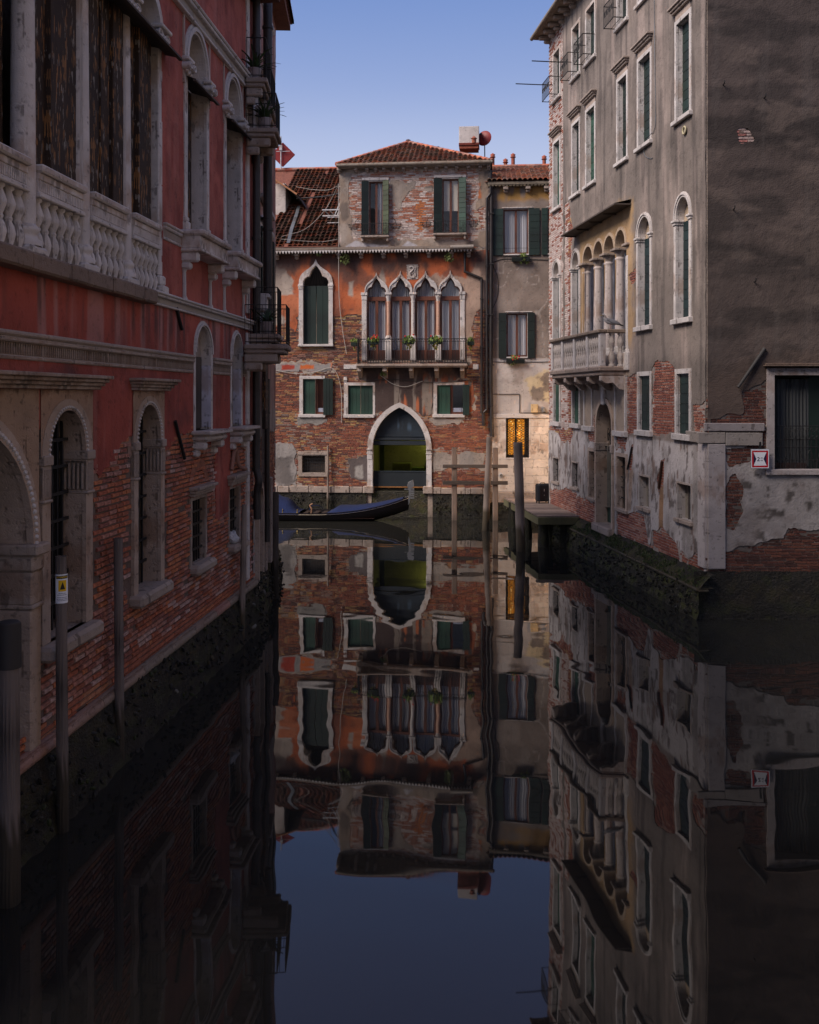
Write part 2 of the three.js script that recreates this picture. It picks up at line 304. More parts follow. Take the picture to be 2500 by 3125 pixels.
// bricks: those that show largest as parts, the rest joined
const toWorldPix = (fr, u, v, n) => { const w = fr.world(u, v, n), d = -w[2]; return d < .5 ? null : [CX + w[0] / d * F, HZ - (w[1] - EYE) / d * F, d]; };
const BRICK_TONES = [[.36, .13, .075], [.30, .10, .06], [.42, .17, .09], [.25, .085, .055], [.47, .23, .13], [.19, .085, .065], [.38, .20, .15], [.52, .30, .18]];
function brickShape(seed) {
  const r = rng(seed), mb = new MB(), j = () => (r() - .5) * .006, L = .122, H = .0255, c = .006;
  const B = [[-L, -H, 0], [L, -H, 0], [L, H, 0], [-L, H, 0]].map(q => [q[0] + j(), q[1] + j() * .5, 0]), Z = .016, Fp = B.map((q, k) => [q[0] - Math.sign(q[0]) * c, q[1] - Math.sign(q[1]) * c * .7, Z + j() * .6]);
  mb.quad(...Fp); for (let k = 0; k < 4; k++) { const l = (k + 1) % 4; mb.quad(B[k], B[l], Fp[l], Fp[k]); }
  return mb.build('x').geometry;
}
const BRICKS = [1, 2, 3, 4, 5, 6].map(brickShape);
const toneMats = {};
function toneMat(base, tone) { const key = base + tone.join(); if (!toneMats[key]) { const m = MAT[base].clone(); m.color.setRGB(tone[0] * 1.2, tone[1] * 1.2, tone[2] * 1.2); toneMats[key] = m; } return toneMats[key]; }
function bricks(parent, fr, u0, u1, v0, v1, show, holes, seed, most = 300, tones = BRICK_TONES, pick, course = .066, len = .258, zs = 1) {
  const r = rng(seed), list = [], hb = holes.map(bbox);
  for (let j = 0, v = v0 + course / 2; v < v1; v += course, j++) {
    let u = u0 + (j % 2) * len / 2 - r() * .05;
    while (u < u1) {
      const L = (r() < .26 ? .5 : 1) * len * (.86 + r() * .28), c = u + L / 2; u += L; if (zs > 1 && r() < .022) continue;
      if (c < u0 || c > u1) { r(); continue; }
      if (!show(c, v)) continue;
      let bad = false;
      for (let k = 0; k < holes.length && !bad; k++) { const b = hb[k]; if (c + L / 2 > b[0] && c - L / 2 < b[1] && v + .03 > b[2] && v - .03 < b[3]) for (const du of [-L / 2, 0, L / 2]) for (const dv of [-.026, .026]) if (sdf(holes[k], c + du, v + dv) > 0) bad = true; }
      if (bad) continue;
      const t = pick ? pick(c, v, r) : Math.floor(clamp(fbm(c * 1.2 + seed, v * 2.2, 3) * .9 + (r() - .5) * .75, 0, .999) * tones.length), p = toWorldPix(fr, c, v, 0);
      const seen = p && p[0] > 0 && p[0] < 2500 && p[1] > 0 && p[1] < 3125 ? 1 / p[2] : 0;
      list.push({ c, v: v + (r() - .5) * .009 + (vnoise(c * .8, j * .3) - .5) * .02, s: (L - .012) / .244, t, g: Math.floor(r() * 6), rz: (r() - .5) * .045, n: (r() - .4) * .008 * zs, seen });
    }
  }
  list.sort((a, b) => b.seen - a.seen);
  const rest = new MB(), M = new THREE.Matrix4();
  list.forEach((b, k) => {
    if (k < most && b.seen > 0) {
      const m = new THREE.Mesh(BRICKS[b.g], toneMat('brick', tones[b.t])); m.name = 'brick'; m.position.set(b.c, b.v, b.n); m.rotation.z = b.rz; m.scale.set(b.s, 1, zs); m.castShadow = m.receiveShadow = true; parent.add(m);
    } else { M.compose(new THREE.Vector3(b.c, b.v, b.n), new THREE.Quaternion().setFromEuler(new THREE.Euler(0, 0, b.rz)), new THREE.Vector3(b.s, 1, zs)); rest.geo(BRICKS[b.g], M, tones[b.t]); }
  });
  if (rest.p.length) part(parent, 'brickwork', rest, MAT.brick, 'stuff');
}
// curved roof tiles on a slope: lo / hi give the outline left and right at the share s of the slope
const TILE_TONES = [[.60, .19, .11], [.52, .16, .10], [.38, .17, .125], [.66, .23, .12], [.46, .24, .18], [.27, .17, .12], [.60, .34, .26]];
const TILE = (() => {
  const mb = new MB(), S = 6, r0 = .110, r1 = .088, L = .40, t = .026, P = (r, k, z) => { const a = Math.PI * k / S; return [r * Math.cos(a), r * Math.sin(a) * .8, z]; };
  for (let k = 0; k < S; k++) {
    const a = P(r0, k, 0), b = P(r0, k + 1, 0), c = P(r1, k + 1, -L), d = P(r1, k, -L), na = [Math.cos(Math.PI * k / S), Math.sin(Math.PI * k / S), 0], nb = [Math.cos(Math.PI * (k + 1) / S), Math.sin(Math.PI * (k + 1) / S), 0];
    const q = [mb.vert(...a, ...na), mb.vert(...b, ...nb), mb.vert(...c, ...nb), mb.vert(...d, ...na)]; mb.i.push(q[0], q[1], q[2], q[0], q[2], q[3]);
    mb.quad(P(r0, k, 0), P(r0 - t, k, 0), P(r0 - t, k + 1, 0), P(r0, k + 1, 0));
  }
  return mb.build('x').geometry;
})();
function tiledSlope(roof, fr, u0, u1, A, B, v0, n0, v1, n1, seed, most, pitch = .2, row = .29, skip) {
  const r = rng(seed), run = Math.hypot(v1 - v0, n1 - n0), dy = (v1 - v0) / run, dn = (n1 - n0) / run, rows = Math.ceil(run / row), list = [];
  const X = new THREE.Vector3(1, 0, 0), Z = new THREE.Vector3(0, -dy, -dn), Y = new THREE.Vector3().crossVectors(Z, X), basis = new THREE.Matrix4().makeBasis(X, Y, Z), chan = null;
  for (let k = 0; k < rows; k++) {
    const s = k * row / run, a = lerp(u0, A, s), b = lerp(u1, B, s);
    for (let c = Math.ceil(a / pitch); c * pitch < b - .02; c++) {
      const u = c * pitch + (r() - .5) * .016, w = k * row + (r() - .5) * .03, v = v0 + dy * w, n = n0 + dn * w;
      if (skip && skip(u, w)) continue;
      const p = toWorldPix(fr, u, v, n), seen = p && p[0] > 0 && p[0] < 2500 && p[1] > 0 ? 1 / p[2] : 0;
      list.push({ u, v, n, t: Math.floor(clamp(fbm(u * 1.5 + seed, w * 1.5, 2) * .4 - .1 + r() * .85, 0, .999) * 7), ry: (r() - .5) * .07, tilt: -.075 + (r() - .5) * .04, seen });
    }
  }
  list.sort((a, b) => b.seen - a.seen);
  const rest = new MB(), m4 = new THREE.Matrix4(), e = new THREE.Matrix4();
  list.forEach((t, k) => {
    m4.copy(basis).multiply(e.makeRotationFromEuler(new THREE.Euler(t.tilt, t.ry, 0))); m4.setPosition(t.u, t.v + Y.y * .025, t.n + Y.z * .025);
    if (k < most && t.seen) { const m = new THREE.Mesh(TILE, toneMat('tile', TILE_TONES[t.t])); m.name = 'tile'; m.applyMatrix4(m4); m.castShadow = m.receiveShadow = true; roof.add(m); } else rest.geo(TILE, m4, TILE_TONES[t.t]);
  });
  if (rest.p.length) part(roof, 'tiles', rest, MAT.tile, 'stuff');
}

// ---------------------------------------------------------------- windows and their fittings
function leaf(parent, name, u0, u1, v0, v1, n, m, horizontal = false, step = .14, th = .035) {       // shutter leaf of boards
  const mb = new MB(), r = rng(Math.floor(Math.abs(u0 * 977 + v0 * 131 + n * 57) + 7)), w = .65 + r() * .75;
  if (horizontal) { const k = Math.max(1, Math.round((v1 - v0) / step)); for (let i = 0; i < k; i++) { const g = w * (.75 + r() * .4); mb.box(u0, u1, lerp(v0, v1, i / k) + .004, lerp(v0, v1, (i + 1) / k) - .004, n, n + th, [g, g, g], .004); } }
  else { const k = Math.max(1, Math.round((u1 - u0) / step)); for (let i = 0; i < k; i++) { const g = w * (.75 + r() * .4); mb.box(lerp(u0, u1, i / k) + .003, lerp(u0, u1, (i + 1) / k) - .003, v0, v1, n, n + th - r() * .006, [g, g, g], .004); } }
  mb.box(u0 + .01, u1 - .01, v0 + .01, v1 - .01, n + .002, n + th * .6, [.5, .5, .5]);
  return part(parent, name, mb, m);
}
function curtain(parent, u0, u1, v0, v1, n, seed, col = [1, 1, 1]) {
  const mb = new MB(col), k = Math.max(8, Math.round((u1 - u0) / .012)), r = rng(seed), ph = r() * 9, fr = 60 + r() * 30, rows = 4;
  const z = (u, t) => n + .022 * Math.sin((u - u0) * fr + ph + t * .7) * (.6 + .4 * Math.sin(u * 21 + ph)) + .012 * Math.sin(u * 23 + ph * 2);
  for (let j = 0; j <= rows; j++) for (let i = 0; i <= k; i++) { const u = lerp(u0, u1, i / k), t = j / rows, s = (z(u + .003, t) - z(u - .003, t)) / .006, l = Math.hypot(s, 1); mb.vert(u, lerp(v0, v1, t), z(u, t), -s / l, 0, 1 / l); }
  for (let j = 0; j < rows; j++) for (let i = 0; i < k; i++) { const a = j * (k + 1) + i; mb.i.push(a, a + 1, a + k + 2, a, a + k + 2, a + k + 1); }
  return part(parent, 'curtain', mb, MAT.curtain);
}
function pane(parent, u0, u1, v0, v1, n) { return part(parent, 'pane', new MB().quad([u0, v0, n], [u1, v0, n], [u1, v1, n], [u0, v1, n]), GLASS); }
function glazing(parent, u0, u1, v0, v1, n, o = {}) {        // brown casement with two lights, panes, curtains and a dark room behind
  const f = o.f ?? .055, c = o.mid ?? (u0 + u1) / 2, mb = new MB();
  mb.box(u0, u0 + f, v0, v1, n - .05, n, null, .006).box(u1 - f, u1, v0, v1, n - .05, n, null, .006).box(u0 + f, u1 - f, v0, v0 + f * 1.3, n - .05, n, null, .006).box(u0 + f, u1 - f, v1 - f, v1, n - .05, n, null, .006).box(c - f * .8, c + f * .8, v0 + f * 1.3, v1 - f, n - .048, n + .004, null, .006);
  part(parent, 'casement', mb, MAT.brownframe);
  pane(parent, u0 + f, c - f * .8, v0 + f, v1 - f, n - .025); pane(parent, c + f * .8, u1 - f, v0 + f, v1 - f, n - .025);
  if (o.curtain !== 0) { if (o.curtain !== 'right') curtain(parent, u0 + f * .6, c, v0 + .03, v1 - .02, n - .12, Math.floor(u0 * 100 + v0 * 37) + 5); curtain(parent, c, u1 - f * .6, v0 + .03, v1 - .02, n - .12, Math.floor(u1 * 100 + v0 * 37) + 9); }
  part(parent, 'inner_room', new MB().box(u0 - .3, u1 + .3, v0 - .2, v1 + .2, n - .95, n - .9), MAT.room);
}
// stone surround with reveal; returns the part to hang the rest on
function surround(th, inn, out, o = {}) {
  const mb = new MB(), z1 = o.proud ?? .05, d = o.depth ?? .2, col = o.col;
  mb.ring(inn, out, -.01, z1, col, o.skip ?? -1);
  for (let k = 0; k < inn.length; k++) { if (k === (o.noBottom ? 0 : -1)) continue; const l = (k + 1) % inn.length; mb.quad([inn[k][0], inn[k][1], 0], [inn[l][0], inn[l][1], 0], [inn[l][0], inn[l][1], -d], [inn[k][0], inn[k][1], -d], col); }
  return part(th, o.name ?? 'window', mb, o.mat ?? MAT.stone);
}
const slab = (parent, name, u0, u1, v0, v1, n0, n1, m = MAT.stone, ch = .012) => part(parent, name, new MB().box(u0, u1, v0, v1, n0, n1, null, ch), m);
function bars(parent, u0, u1, v0, v1, n, nu, nv, r = .009) {
  const mb = new MB(); for (let k = 1; k < nu; k++) { const u = lerp(u0, u1, k / nu); mb.box(u - r, u + r, v0, v1, n - r, n + r); } for (let k = 1; k < nv; k++) { const v = lerp(v0, v1, k / nv); mb.box(u0, u1, v - r * 1.3, v + r * 1.3, n + r, n + 2 * r); }
  return part(parent, 'grille', mb, MAT.iron);
}
function rectWindow(th, u0, u1, v0, v1, o = {}) {
  const w = o.w ?? .1, inn = rectPoly(u0, u1, v0, v1), out = rectPoly(u0 - w, u1 + w, v0 - (o.bottom ?? w), v1 + (o.top ?? w)), p = surround(th, inn, out, o);
  if (o.sill) slab(p, 'sill', u0 - w - .05, u1 + w + .05, v0 - (o.sill.h ?? .12), v0 + .004, -.02, o.sill.n ?? .14, o.sill.m ?? MAT.stone);
  return p;
}
const backing = (p, u0, u1, v0, v1, n, m) => {                 // a wall of that material, or an unlit room behind the opening
  if (m) return part(p, 'inner_wall', new MB().quad([u0, v0, n], [u1, v0, n], [u1, v1, n], [u0, v1, n]), m);
  const b = n - 1.6, a = u0 - .5, c = u1 + .5, y = v0 - .2, t = v1 + .2, e = .001;
  return part(p, 'inner_room', new MB().quad([a, y, b], [c, y, b], [c, t, b], [a, t, b]).quad([a, y, n - e], [a, y, b], [a, t, b], [a, t, n - e]).quad([c, y, b], [c, y, n - e], [c, t, n - e], [c, t, b]).quad([a, t, b], [c, t, b], [c, t, n - e], [a, t, n - e]).quad([a, y, n - e], [c, y, n - e], [c, y, b], [a, y, b]), MAT.room);
};
function bevelCornice(parent, name, u0, u1, v0, v1, n1, m = MAT.stone, steps = 3) {     // moulding that steps out towards the top
  const mb = new MB(); for (let k = 0; k < steps; k++) { const a = k / steps, b = (k + 1) / steps, e = n1 * (.35 + .65 * b); mb.box(u0 - e * .4 * b, u1 + e * .4 * b, lerp(v0, v1, a), lerp(v0, v1, b) - .001, -.01, e, null, .008); }
  return part(parent, name, mb, m);
}
const BAL = (h, r) => [[r * .95, 0], [r * .95, h * .05], [r * .6, h * .08], [r * .85, h * .18], [r, h * .27], [r * .8, h * .38], [r * .5, h * .46], [r * .62, h * .49], [r * .62, h * .51], [r * .5, h * .54], [r * .95, h * .68], [r, h * .74], [r * .7, h * .86], [r * .5, h * .93], [r * .8, h * .96], [r * .8, h]];
// ---------------------------------------------------------------- water: a nearly calm sheet with slow ripples
{
  const waves = [], r = rng(77);
  for (let k = 0; k < 26; k++) { const L = .55 + 2.6 * r() * r(), a = r() * Math.PI * 2, s = (.0009 + .0006 * r()) * (L < 1.1 ? .9 : 1); waves.push([Math.cos(a) * 2 * Math.PI / L, Math.sin(a) * 2 * Math.PI / L, r() * 6.28, s * L / (2 * Math.PI)]); }
  const calm = (x, z) => .35 + 1.1 * fbm(x * .22 + 3, z * .13 + 8, 3);
  const H = (x, z) => { let y = 0; for (const w of waves) y += w[3] * Math.sin(w[0] * x + w[1] * z + w[2]); return y * calm(x, z); };
  const mb = new MB(), x0 = -6, x1 = 9.2, z0 = -40, z1 = -5, nx = 190, nz = 437;
  for (let j = 0; j <= nz; j++) for (let i = 0; i <= nx; i++) {
    const x = lerp(x0, x1, i / nx), z = lerp(z0, z1, j / nz), e = .02, dx = (H(x + e, z) - H(x - e, z)) / (2 * e), dz = (H(x, z + e) - H(x, z - e)) / (2 * e), l = Math.hypot(dx, dz, 1);
    mb.vert(x, H(x, z), z, -dx / l, 1 / l, -dz / l);
  }
  for (let j = 0; j < nz; j++) for (let i = 0; i < nx; i++) { const a = j * (nx + 1) + i; mb.i.push(a, a + nx + 1, a + nx + 2, a, a + nx + 2, a + 1); }
  const y = -.003; mb.quad([-40, y, -5], [40, y, -5], [40, y, -90], [-40, y, -90]); mb.i.length -= 6;
  const flat = (a, b, c, d) => mb.quad([a, y, d], [b, y, d], [b, y, c], [a, y, c]);
  flat(-60, 60, -5, 40); flat(-60, x0, -40, -5); flat(x1, 60, -40, -5); flat(-60, 60, -90, -40);
  const m = new THREE.MeshPhysicalMaterial({ color: new THREE.Color().setRGB(.022, .022, .019), roughness: .018, ior: 1.5, metalness: 0 }); m.name = 'water';
  structure('canal_water', mb, m);
  const bed = new MB(); bed.quad([-90, -2.5, 60], [90, -2.5, 60], [90, -2.5, -200], [-90, -2.5, -200]); structure('canal_bed_ground', bed, MAT.weed);
}
// ---------------------------------------------------------------- plants, foundations
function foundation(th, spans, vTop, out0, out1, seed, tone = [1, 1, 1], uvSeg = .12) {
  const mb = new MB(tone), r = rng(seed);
  for (const [u0, u1] of spans) {
    const nx = Math.ceil((u1 - u0) / uvSeg), ny = 11, off = mb.p.length / 3;
    for (let j = 0; j <= ny; j++) for (let i = 0; i <= nx; i++) { const u = lerp(u0, u1, i / nx), t = j / ny, v = lerp(-.4, vTop, t); mb.vert(u, v + (fbm(u * 5, v * 5 + seed, 2) - .5) * (j && j < ny ? .05 : 0), lerp(out1, out0, t) + (fbm(u * 6 + seed, v * 6, 4) - .5) * .16 * (1 - t * .5), 0, 0, 1); }
    for (let j = 0; j < ny; j++) for (let i = 0; i < nx; i++) { const a = off + j * (nx + 1) + i; mb.i.push(a, a + 1, a + nx + 2, a, a + nx + 2, a + nx + 1); }
    const tp = []; mb.quad([u0, vTop, -.02], [u0, vTop - .001, out0], [u1, vTop - .001, out0], [u1, vTop, -.02]);
  }
  const m = mb.build('foundation', MAT.weed), uv = m.geometry.attributes.uv; for (let k = 0; k < uv.count; k++) uv.setXY(k, mb.p[3 * k], mb.p[3 * k + 1] - mb.p[3 * k + 2]);
  m.geometry.computeVertexNormals(); th.add(m);
  // clumps of weed and mussels
  const cl = new MB(), g = new THREE.IcosahedronGeometry(1, 0), M = new THREE.Matrix4(), q = new THREE.Quaternion();
  for (const [u0, u1] of spans) { const n = Math.round((u1 - u0) * 36); for (let k = 0; k < n; k++) { const u = lerp(u0, u1, r()), t = Math.pow(r(), .8), v = lerp(.02, vTop - .02, t), s = .014 + .024 * r(); q.setFromEuler(new THREE.Euler(r() * 6, r() * 6, r() * 6)); M.compose(new THREE.Vector3(u, v, lerp(out1, out0, t) + .01 + (fbm(u * 6 + seed, v * 6, 4) - .5) * .16 * (1 - t * .5)), q, new THREE.Vector3(s, s * (1 + r()), s * .6)); const c = r(); cl.geo(g, M, c < .16 ? [.026, .034, .009] : c < .25 ? [.045, .034, .012] : c < .262 ? [.16, .15, .13] : mul3([.014, .013, .010], .5 + r())); } }
  part(th, 'seaweed', cl, mat('seaweed', [1, 1, 1], { r: .7 }), 'stuff');
}
function leafCloud(mb, rx, ry, n, r, tone, droop = 0) {
  for (let k = 0; k < n; k++) {
    let x, y, z; do { x = r() * 2 - 1; y = r() * 2 - 1; z = r() * 2 - 1; } while (x * x + y * y + z * z > 1);
    const s = .018 + .026 * r(), a = r() * 6.28, b = (r() - .5) * 2, ux = [Math.cos(a), 0, Math.sin(a)], uy = [-Math.sin(a) * b * .7, 1, Math.cos(a) * b * .7], c = [x * rx, y * ry - droop * Math.abs(x) * r(), z * rx * .7], t = .55 + r() * .9, col = mul3(tone, t);
    const P = (i, j) => [c[0] + ux[0] * i * s + uy[0] * j * s, c[1] + uy[1] * j * s, c[2] + ux[2] * i * s + uy[2] * j * s];
    mb.quad(P(0, -1.3), P(.8, 0), P(0, 1.3), P(-.8, 0), col);
  }
}
const LEAFY = mat('leafy', [1, 1, 1], { r: .75 });
function bush(at, rx, ry, n, label, category, seed, tone) { const g = thing(category, label, category, undefined, at), r = rng(seed), mb = new MB(); leafCloud(mb, rx, ry, n, r, tone, .1); part(g, 'leaves', mb, LEAFY); const st = new MB([.12, .10, .05]); for (let k = 0; k < 5; k++) st.rod([(r() - .5) * .04, 0, -rx], [(r() - .5) * rx, (r() - .5) * ry * 1.4, rx * .3 * r()], .005, 4); part(g, 'stems', st, LEAFY); return g; }
function flowerBox(fr, u, v, n, w, label, seed, blooms) {
  const g = thing('flower_box', label, 'flower box', 'flower boxes on the iron balcony', fr.world(u, v, n)); g.rotation.y = Math.atan2(-fr.U[1], fr.U[0]);
  part(g, 'trough', new MB([.3, .8, .5]).box(-w / 2, w / 2, 0, .15, -.08, .08, null, .012), MAT.darkgreen);
  const r = rng(seed * 91), mb = new MB(); leafCloud(mb, w * .62, .15, Math.round(420 * w), r, [.13, .19, .035], .12); for (const q of [0]) { for (let k = 0; k < mb.p.length; k += 3) mb.p[k + 1] += .2; } leafCloud(mb, w * .3, .2, Math.round(120 * w), r, [.2, .19, .03], .1);
  part(g, 'leaves', mb, LEAFY);
  if (blooms) { const fl = new MB(); for (let k = 0; k < blooms; k++) { const c = [(r() - .5) * w, .22 + r() * .16, .06 + r() * .06]; for (let j = 0; j < 6; j++) { const a = j * 1.05; fl.geo(new THREE.IcosahedronGeometry(.018, 0), new THREE.Matrix4().makeTranslation(c[0] + .02 * Math.cos(a), c[1] + .02 * Math.sin(a), c[2])); } } part(g, 'blooms', fl, MAT.flower); }
  return g;
}
// ---------------------------------------------------------------- centre: the old house with the pointed windows at the end of the canal
const STREAK = (u, v, f, s = 0) => fbm(u * f + s, v * .35 + s, 3);
{
  const fr = FC, R = (...a) => fr.rect(...a), th = thing('gothic_house', 'old brick and orange plaster house with four pointed arch windows at the canal end', 'house'); fr.place(th);
  const PP = (...p) => fr.poly(...p), box = (x0, y0, x1, y1) => rectPoly(...R(x0, y0, x1, y1));
  const uL = fr.u(700), uR = fr.u(1494), vCor = fr.pix(1200, 760)[1], uA0 = fr.u(1036), vEave = fr.pix(1260, 500)[1];
  // openings
  const og = { u0: fr.u(926), u1: fr.u(1004), v0: fr.pix(960, 1051)[1], vs: fr.pix(960, 866)[1] };
  const bay = [[1120, 1179], [1193, 1253], [1269, 1330], [1345, 1404.5]].map(b => [fr.u(b[0]), fr.u(b[1])]), vFl = fr.pix(1260, 1100)[1], vSp = fr.pix(1260, 892)[1];
  const gate = { u0: fr.u(1138), u1: fr.u(1301.8), vs: fr.pix(1220, 1369)[1], rise: 1.645, v0: -.3 };
  const M = [[925, 1156, 990, 1264], [1062.5, 1176, 1138.5, 1265], [1334, 1175, 1415, 1264]].map(q => R(...q)), G = R(922.6, 1390.6, 993, 1442), W1 = R(1126, 553, 1170, 719), W2 = R(1350, 545, 1401, 712);
  const holes = [archPoly(og.u0 - .05, og.u1 + .05, og.v0, og.vs, .8, 'ogout'), ...bay.map(b => archPoly(b[0] - .03, b[1] + .03, vFl, vSp, .62, 'ogout')), archPoly(gate.u0 - .05, gate.u1 + .05, gate.v0, gate.vs, gate.rise + .06, 'point'), ...[...M, G].map(q => rectPoly(...q))];
  const upHoles = [rectPoly(...W1), rectPoly(...W2)];
  // mortar core
  part(th, 'wall', new MB().fill(rectPoly(uL, uR, -1, vCor), 0, null, holes), MAT.mortar);
  part(th, 'upper_wall', new MB([1, 1, 1]).fill(rectPoly(uA0, uR, vCor, vEave), 0, null, upHoles).quad([uA0, vCor, 0], [uA0, vCor, -6], [uA0, vEave, -6], [uA0, vEave, 0]).quad([uR, vCor - 6, 0], [uR, vEave, 0], [uR, vEave, -6], [uR, vCor - 6, -6]), MAT.mortarpale);
  part(th, 'back_wall', new MB().box(uL, uR, -1, vEave - .3, -6.3, -6), MAT.mortar);
  // plaster coats
  const ops = [[1, box(700, 766, 1500, 972)], [-1, PP([1030, 968], [1108, 955], [1108, 1100], [1020, 1100])], [1, PP([838, 950], [905, 940], [905, 1010], [870, 1062], [838, 1062])], [-1, PP([844, 1000], [866, 985], [900, 1010], [905, 1075], [840, 1075])], [1, PP([1418, 780], [1496, 780], [1496, 930], [1455, 945], [1440, 1040], [1418, 1050])], [-1, PP([1452, 945], [1496, 935], [1496, 1130], [1444, 1130])],
    [1, PP([1090, 1108], [1432, 1108], [1425, 1150], [1330, 1178], [1322, 1262], [1290, 1270], [1220, 1225], [1150, 1265], [1140, 1180], [1090, 1150])], [1, PP([838, 1350], [900, 1355], [905, 1480], [838, 1490])], [1, PP([1066, 1400], [1125, 1385], [1128, 1470], [1075, 1455])], [1, PP([1318, 1385], [1480, 1380], [1480, 1432], [1400, 1425], [1318, 1440])], [1, PP([912, 1274], [1003, 1274], [1003, 1293], [912, 1295])], [1, PP([1312, 1276], [1420, 1276], [1400, 1300], [1330, 1298])], [1, PP([840, 1112], [1010, 1108], [1010, 1131], [840, 1135])], [1, PP([1140, 1185], [1160, 1185], [1160, 1262], [1140, 1262])], [1, PP([1420, 1165], [1444, 1165], [1444, 1250], [1425, 1270])]];
  const field = fieldOf(-.4, ops, .16, 3.2, 2);
  const ORANGE = [.45, .118, .045], GREY = [.30, .245, .205], PALE = [.44, .36, .30], SOOT_SHADE = [.075, .05, .045], DGREY = [.17, .15, .14];  // the darkest colour serves stains and the painted shade under cornice and balcony
  const tint = tintOf(ORANGE, [
    [null, (u, v, c) => mix3(mix3(c, [.54, .19, .085], sstep(.45, .7, fbm(u * 1.3 + 4, v * 1.3, 5)) * .75), [.22, .085, .055], sstep(.52, .66, fbm(u * 2.3 + 14, v * 1.9, 6)) * .85)],
    [PP([700, 780], [880, 820], [905, 880], [900, 960], [860, 1000], [700, 1010]), PALE, .06, .3], [PP([850, 905], [905, 895], [912, 960], [880, 980], [852, 960]), [.46, .15, .07], .05, .16],
    [PP([1300, 838], [1420, 850], [1496, 775], [1496, 1050], [1300, 1050]), [.40, .28, .215], .06, .3], [PP([1148, 860], [1168, 815], [1180, 860], [1170, 890]), PALE, .04, .06], [PP([1065, 862], [1080, 858], [1078, 905], [1064, 900]), PALE, .04, .04],
    [null, (u, v, c) => { const [x, y] = [u, v]; const vt = fr.pix(1200, 775)[1], d = vt - y; const s = fbm(x * 1.9 + 3, y * .9, 4); return mix3(c, SOOT_SHADE, sstep(.40, .58, s + .14 - d * .16) * sstep(1.7, .3, d) * .9); }],  // stains below the cornice, with part of its shadow painted in
    [PP([1090, 1100], [1440, 1100], [1440, 1175], [1330, 1290], [1100, 1290]), DGREY, .05, .05],
    [null, (u, v, c) => { const a = fr.pix(1090, 1108), b = fr.pix(1430, 1290); if (u < a[0] || u > b[0] || v > a[1] || v < b[1] - .2) return c; const s = fbm(u * 4.0 + 7, v * .45 + 7, 4), t = fbm(u * 5.0 + 19, v * .6, 4); let k = mix3(SOOT_SHADE, [.56, .17, .07], sstep(.49, .57, s) * .85); k = mix3(k, mul3(PALE, .6), sstep(.59, .66, t)); return mix3(k, SOOT_SHADE, sstep(a[1] - .75, a[1] - .25, v + (s - .5) * .9)); }],  // stain streaks, and the balcony shadow painted dark below its slab
    [box(836, 1105, 1012, 1136), [.27, .25, .24], .05, .05], [PP([860, 1114], [900, 1114], [900, 1128], [860, 1128]), [.33, .045, .025], .03, .05], [PP([918, 1113], [960, 1113], [960, 1127], [918, 1127]), [.5, .12, .03], .03, .04],
    [box(836, 1340, 910, 1495), [.34, .31, .29], .05, .1], [PP([838, 1400], [890, 1400], [905, 1500], [838, 1500]), DGREY, .12, .5], [box(1060, 1380, 1132, 1480), [.13, .105, .10], .05, .1], [PP([1085, 1430], [1105, 1420], [1110, 1460], [1085, 1455]), [.40, .37, .34], .05, .1], [box(1310, 1370, 1490, 1445), [.36, .31, .27], .05, .05], [box(905, 1272, 1010, 1300), [.25, .23, .21], .05, .05], [box(1310, 1270, 1425, 1305), [.31, .27, .24], .05, .05],
  ], 4);
  part(th, 'plaster', coat(fr.u(830), uR, .9, vCor, .04, field, holes, tint), MAT.plaster);
  undercoat(th, fr.u(830), uR, .9, vCor, field, holes, [.36, .30, .25], 3);
  const upOps = [[1, box(1030, 495, 1500, 545)], [-1, PP([1080, 535], [1280, 528], [1440, 522], [1445, 560], [1080, 552])], [1, PP([1030, 500], [1078, 500], [1072, 600], [1080, 680], [1085, 740], [1030, 760])], [1, PP([1186, 545], [1280, 545], [1275, 580], [1255, 595], [1235, 625], [1228, 650], [1205, 640], [1188, 600])], [1, PP([1290, 560], [1330, 560], [1325, 590], [1290, 585])], [1, PP([1030, 722], [1500, 722], [1500, 765], [1030, 765])], [1, PP([1455, 520], [1500, 515], [1500, 760], [1452, 750], [1448, 640])], [1, PP([1420, 568], [1450, 568], [1450, 580], [1420, 582])], [-1, PP([1466, 645], [1480, 640], [1482, 700], [1466, 705])]];
  const upField0 = fieldOf(-.4, upOps, .14, 3.4, 9), upField = (u, v) => upField0(u, v) - .11;
  const upTint = tintOf([.33, .25, .19], [[null, (u, v, c) => mix3(c, [.36, .31, .27], sstep(.45, .7, fbm(u * 1.3, v * 1.3 + 9, 4)) * .8)], [null, (u, v, c) => mix3(c, [.13, .105, .09], sstep(.53, .68, fbm(u * 2.1 + 40, v * 1.7, 5)) * .75)], [PP([1240, 600], [1262, 600], [1260, 650], [1235, 655]), [.42, .17, .08], .06, .15], [PP([1055, 752], [1085, 733], [1120, 745], [1185, 750], [1185, 764], [1055, 764]), [.50, .48, .50], .03, .06], [PP([1225, 752], [1245, 735], [1275, 748], [1270, 764], [1225, 764]), [.50, .48, .50], .03, .06], [PP([1335, 738], [1420, 728], [1420, 760], [1335, 760]), [.42, .34, .28], .05, .06], [PP([1450, 560], [1468, 555], [1468, 605], [1450, 605]), [.48, .16, .06], .04, .05]], 6);
  part(th, 'upper_plaster', coat(uA0, uR, vCor, vEave, .04, upField, upHoles, upTint), MAT.plaster);
  undercoat(th, uA0, uR, vCor, vEave, upField, upHoles, [.42, .35, .29], 5);
  // brickwork: lower storeys red, the attic limewashed with one orange toothing
  const tones = [[.29, .095, .055], [.22, .07, .045], [.34, .12, .06], [.17, .06, .042], [.36, .18, .085], [.12, .055, .045], [.30, .15, .11], [.42, .26, .11], [.27, .19, .155]];
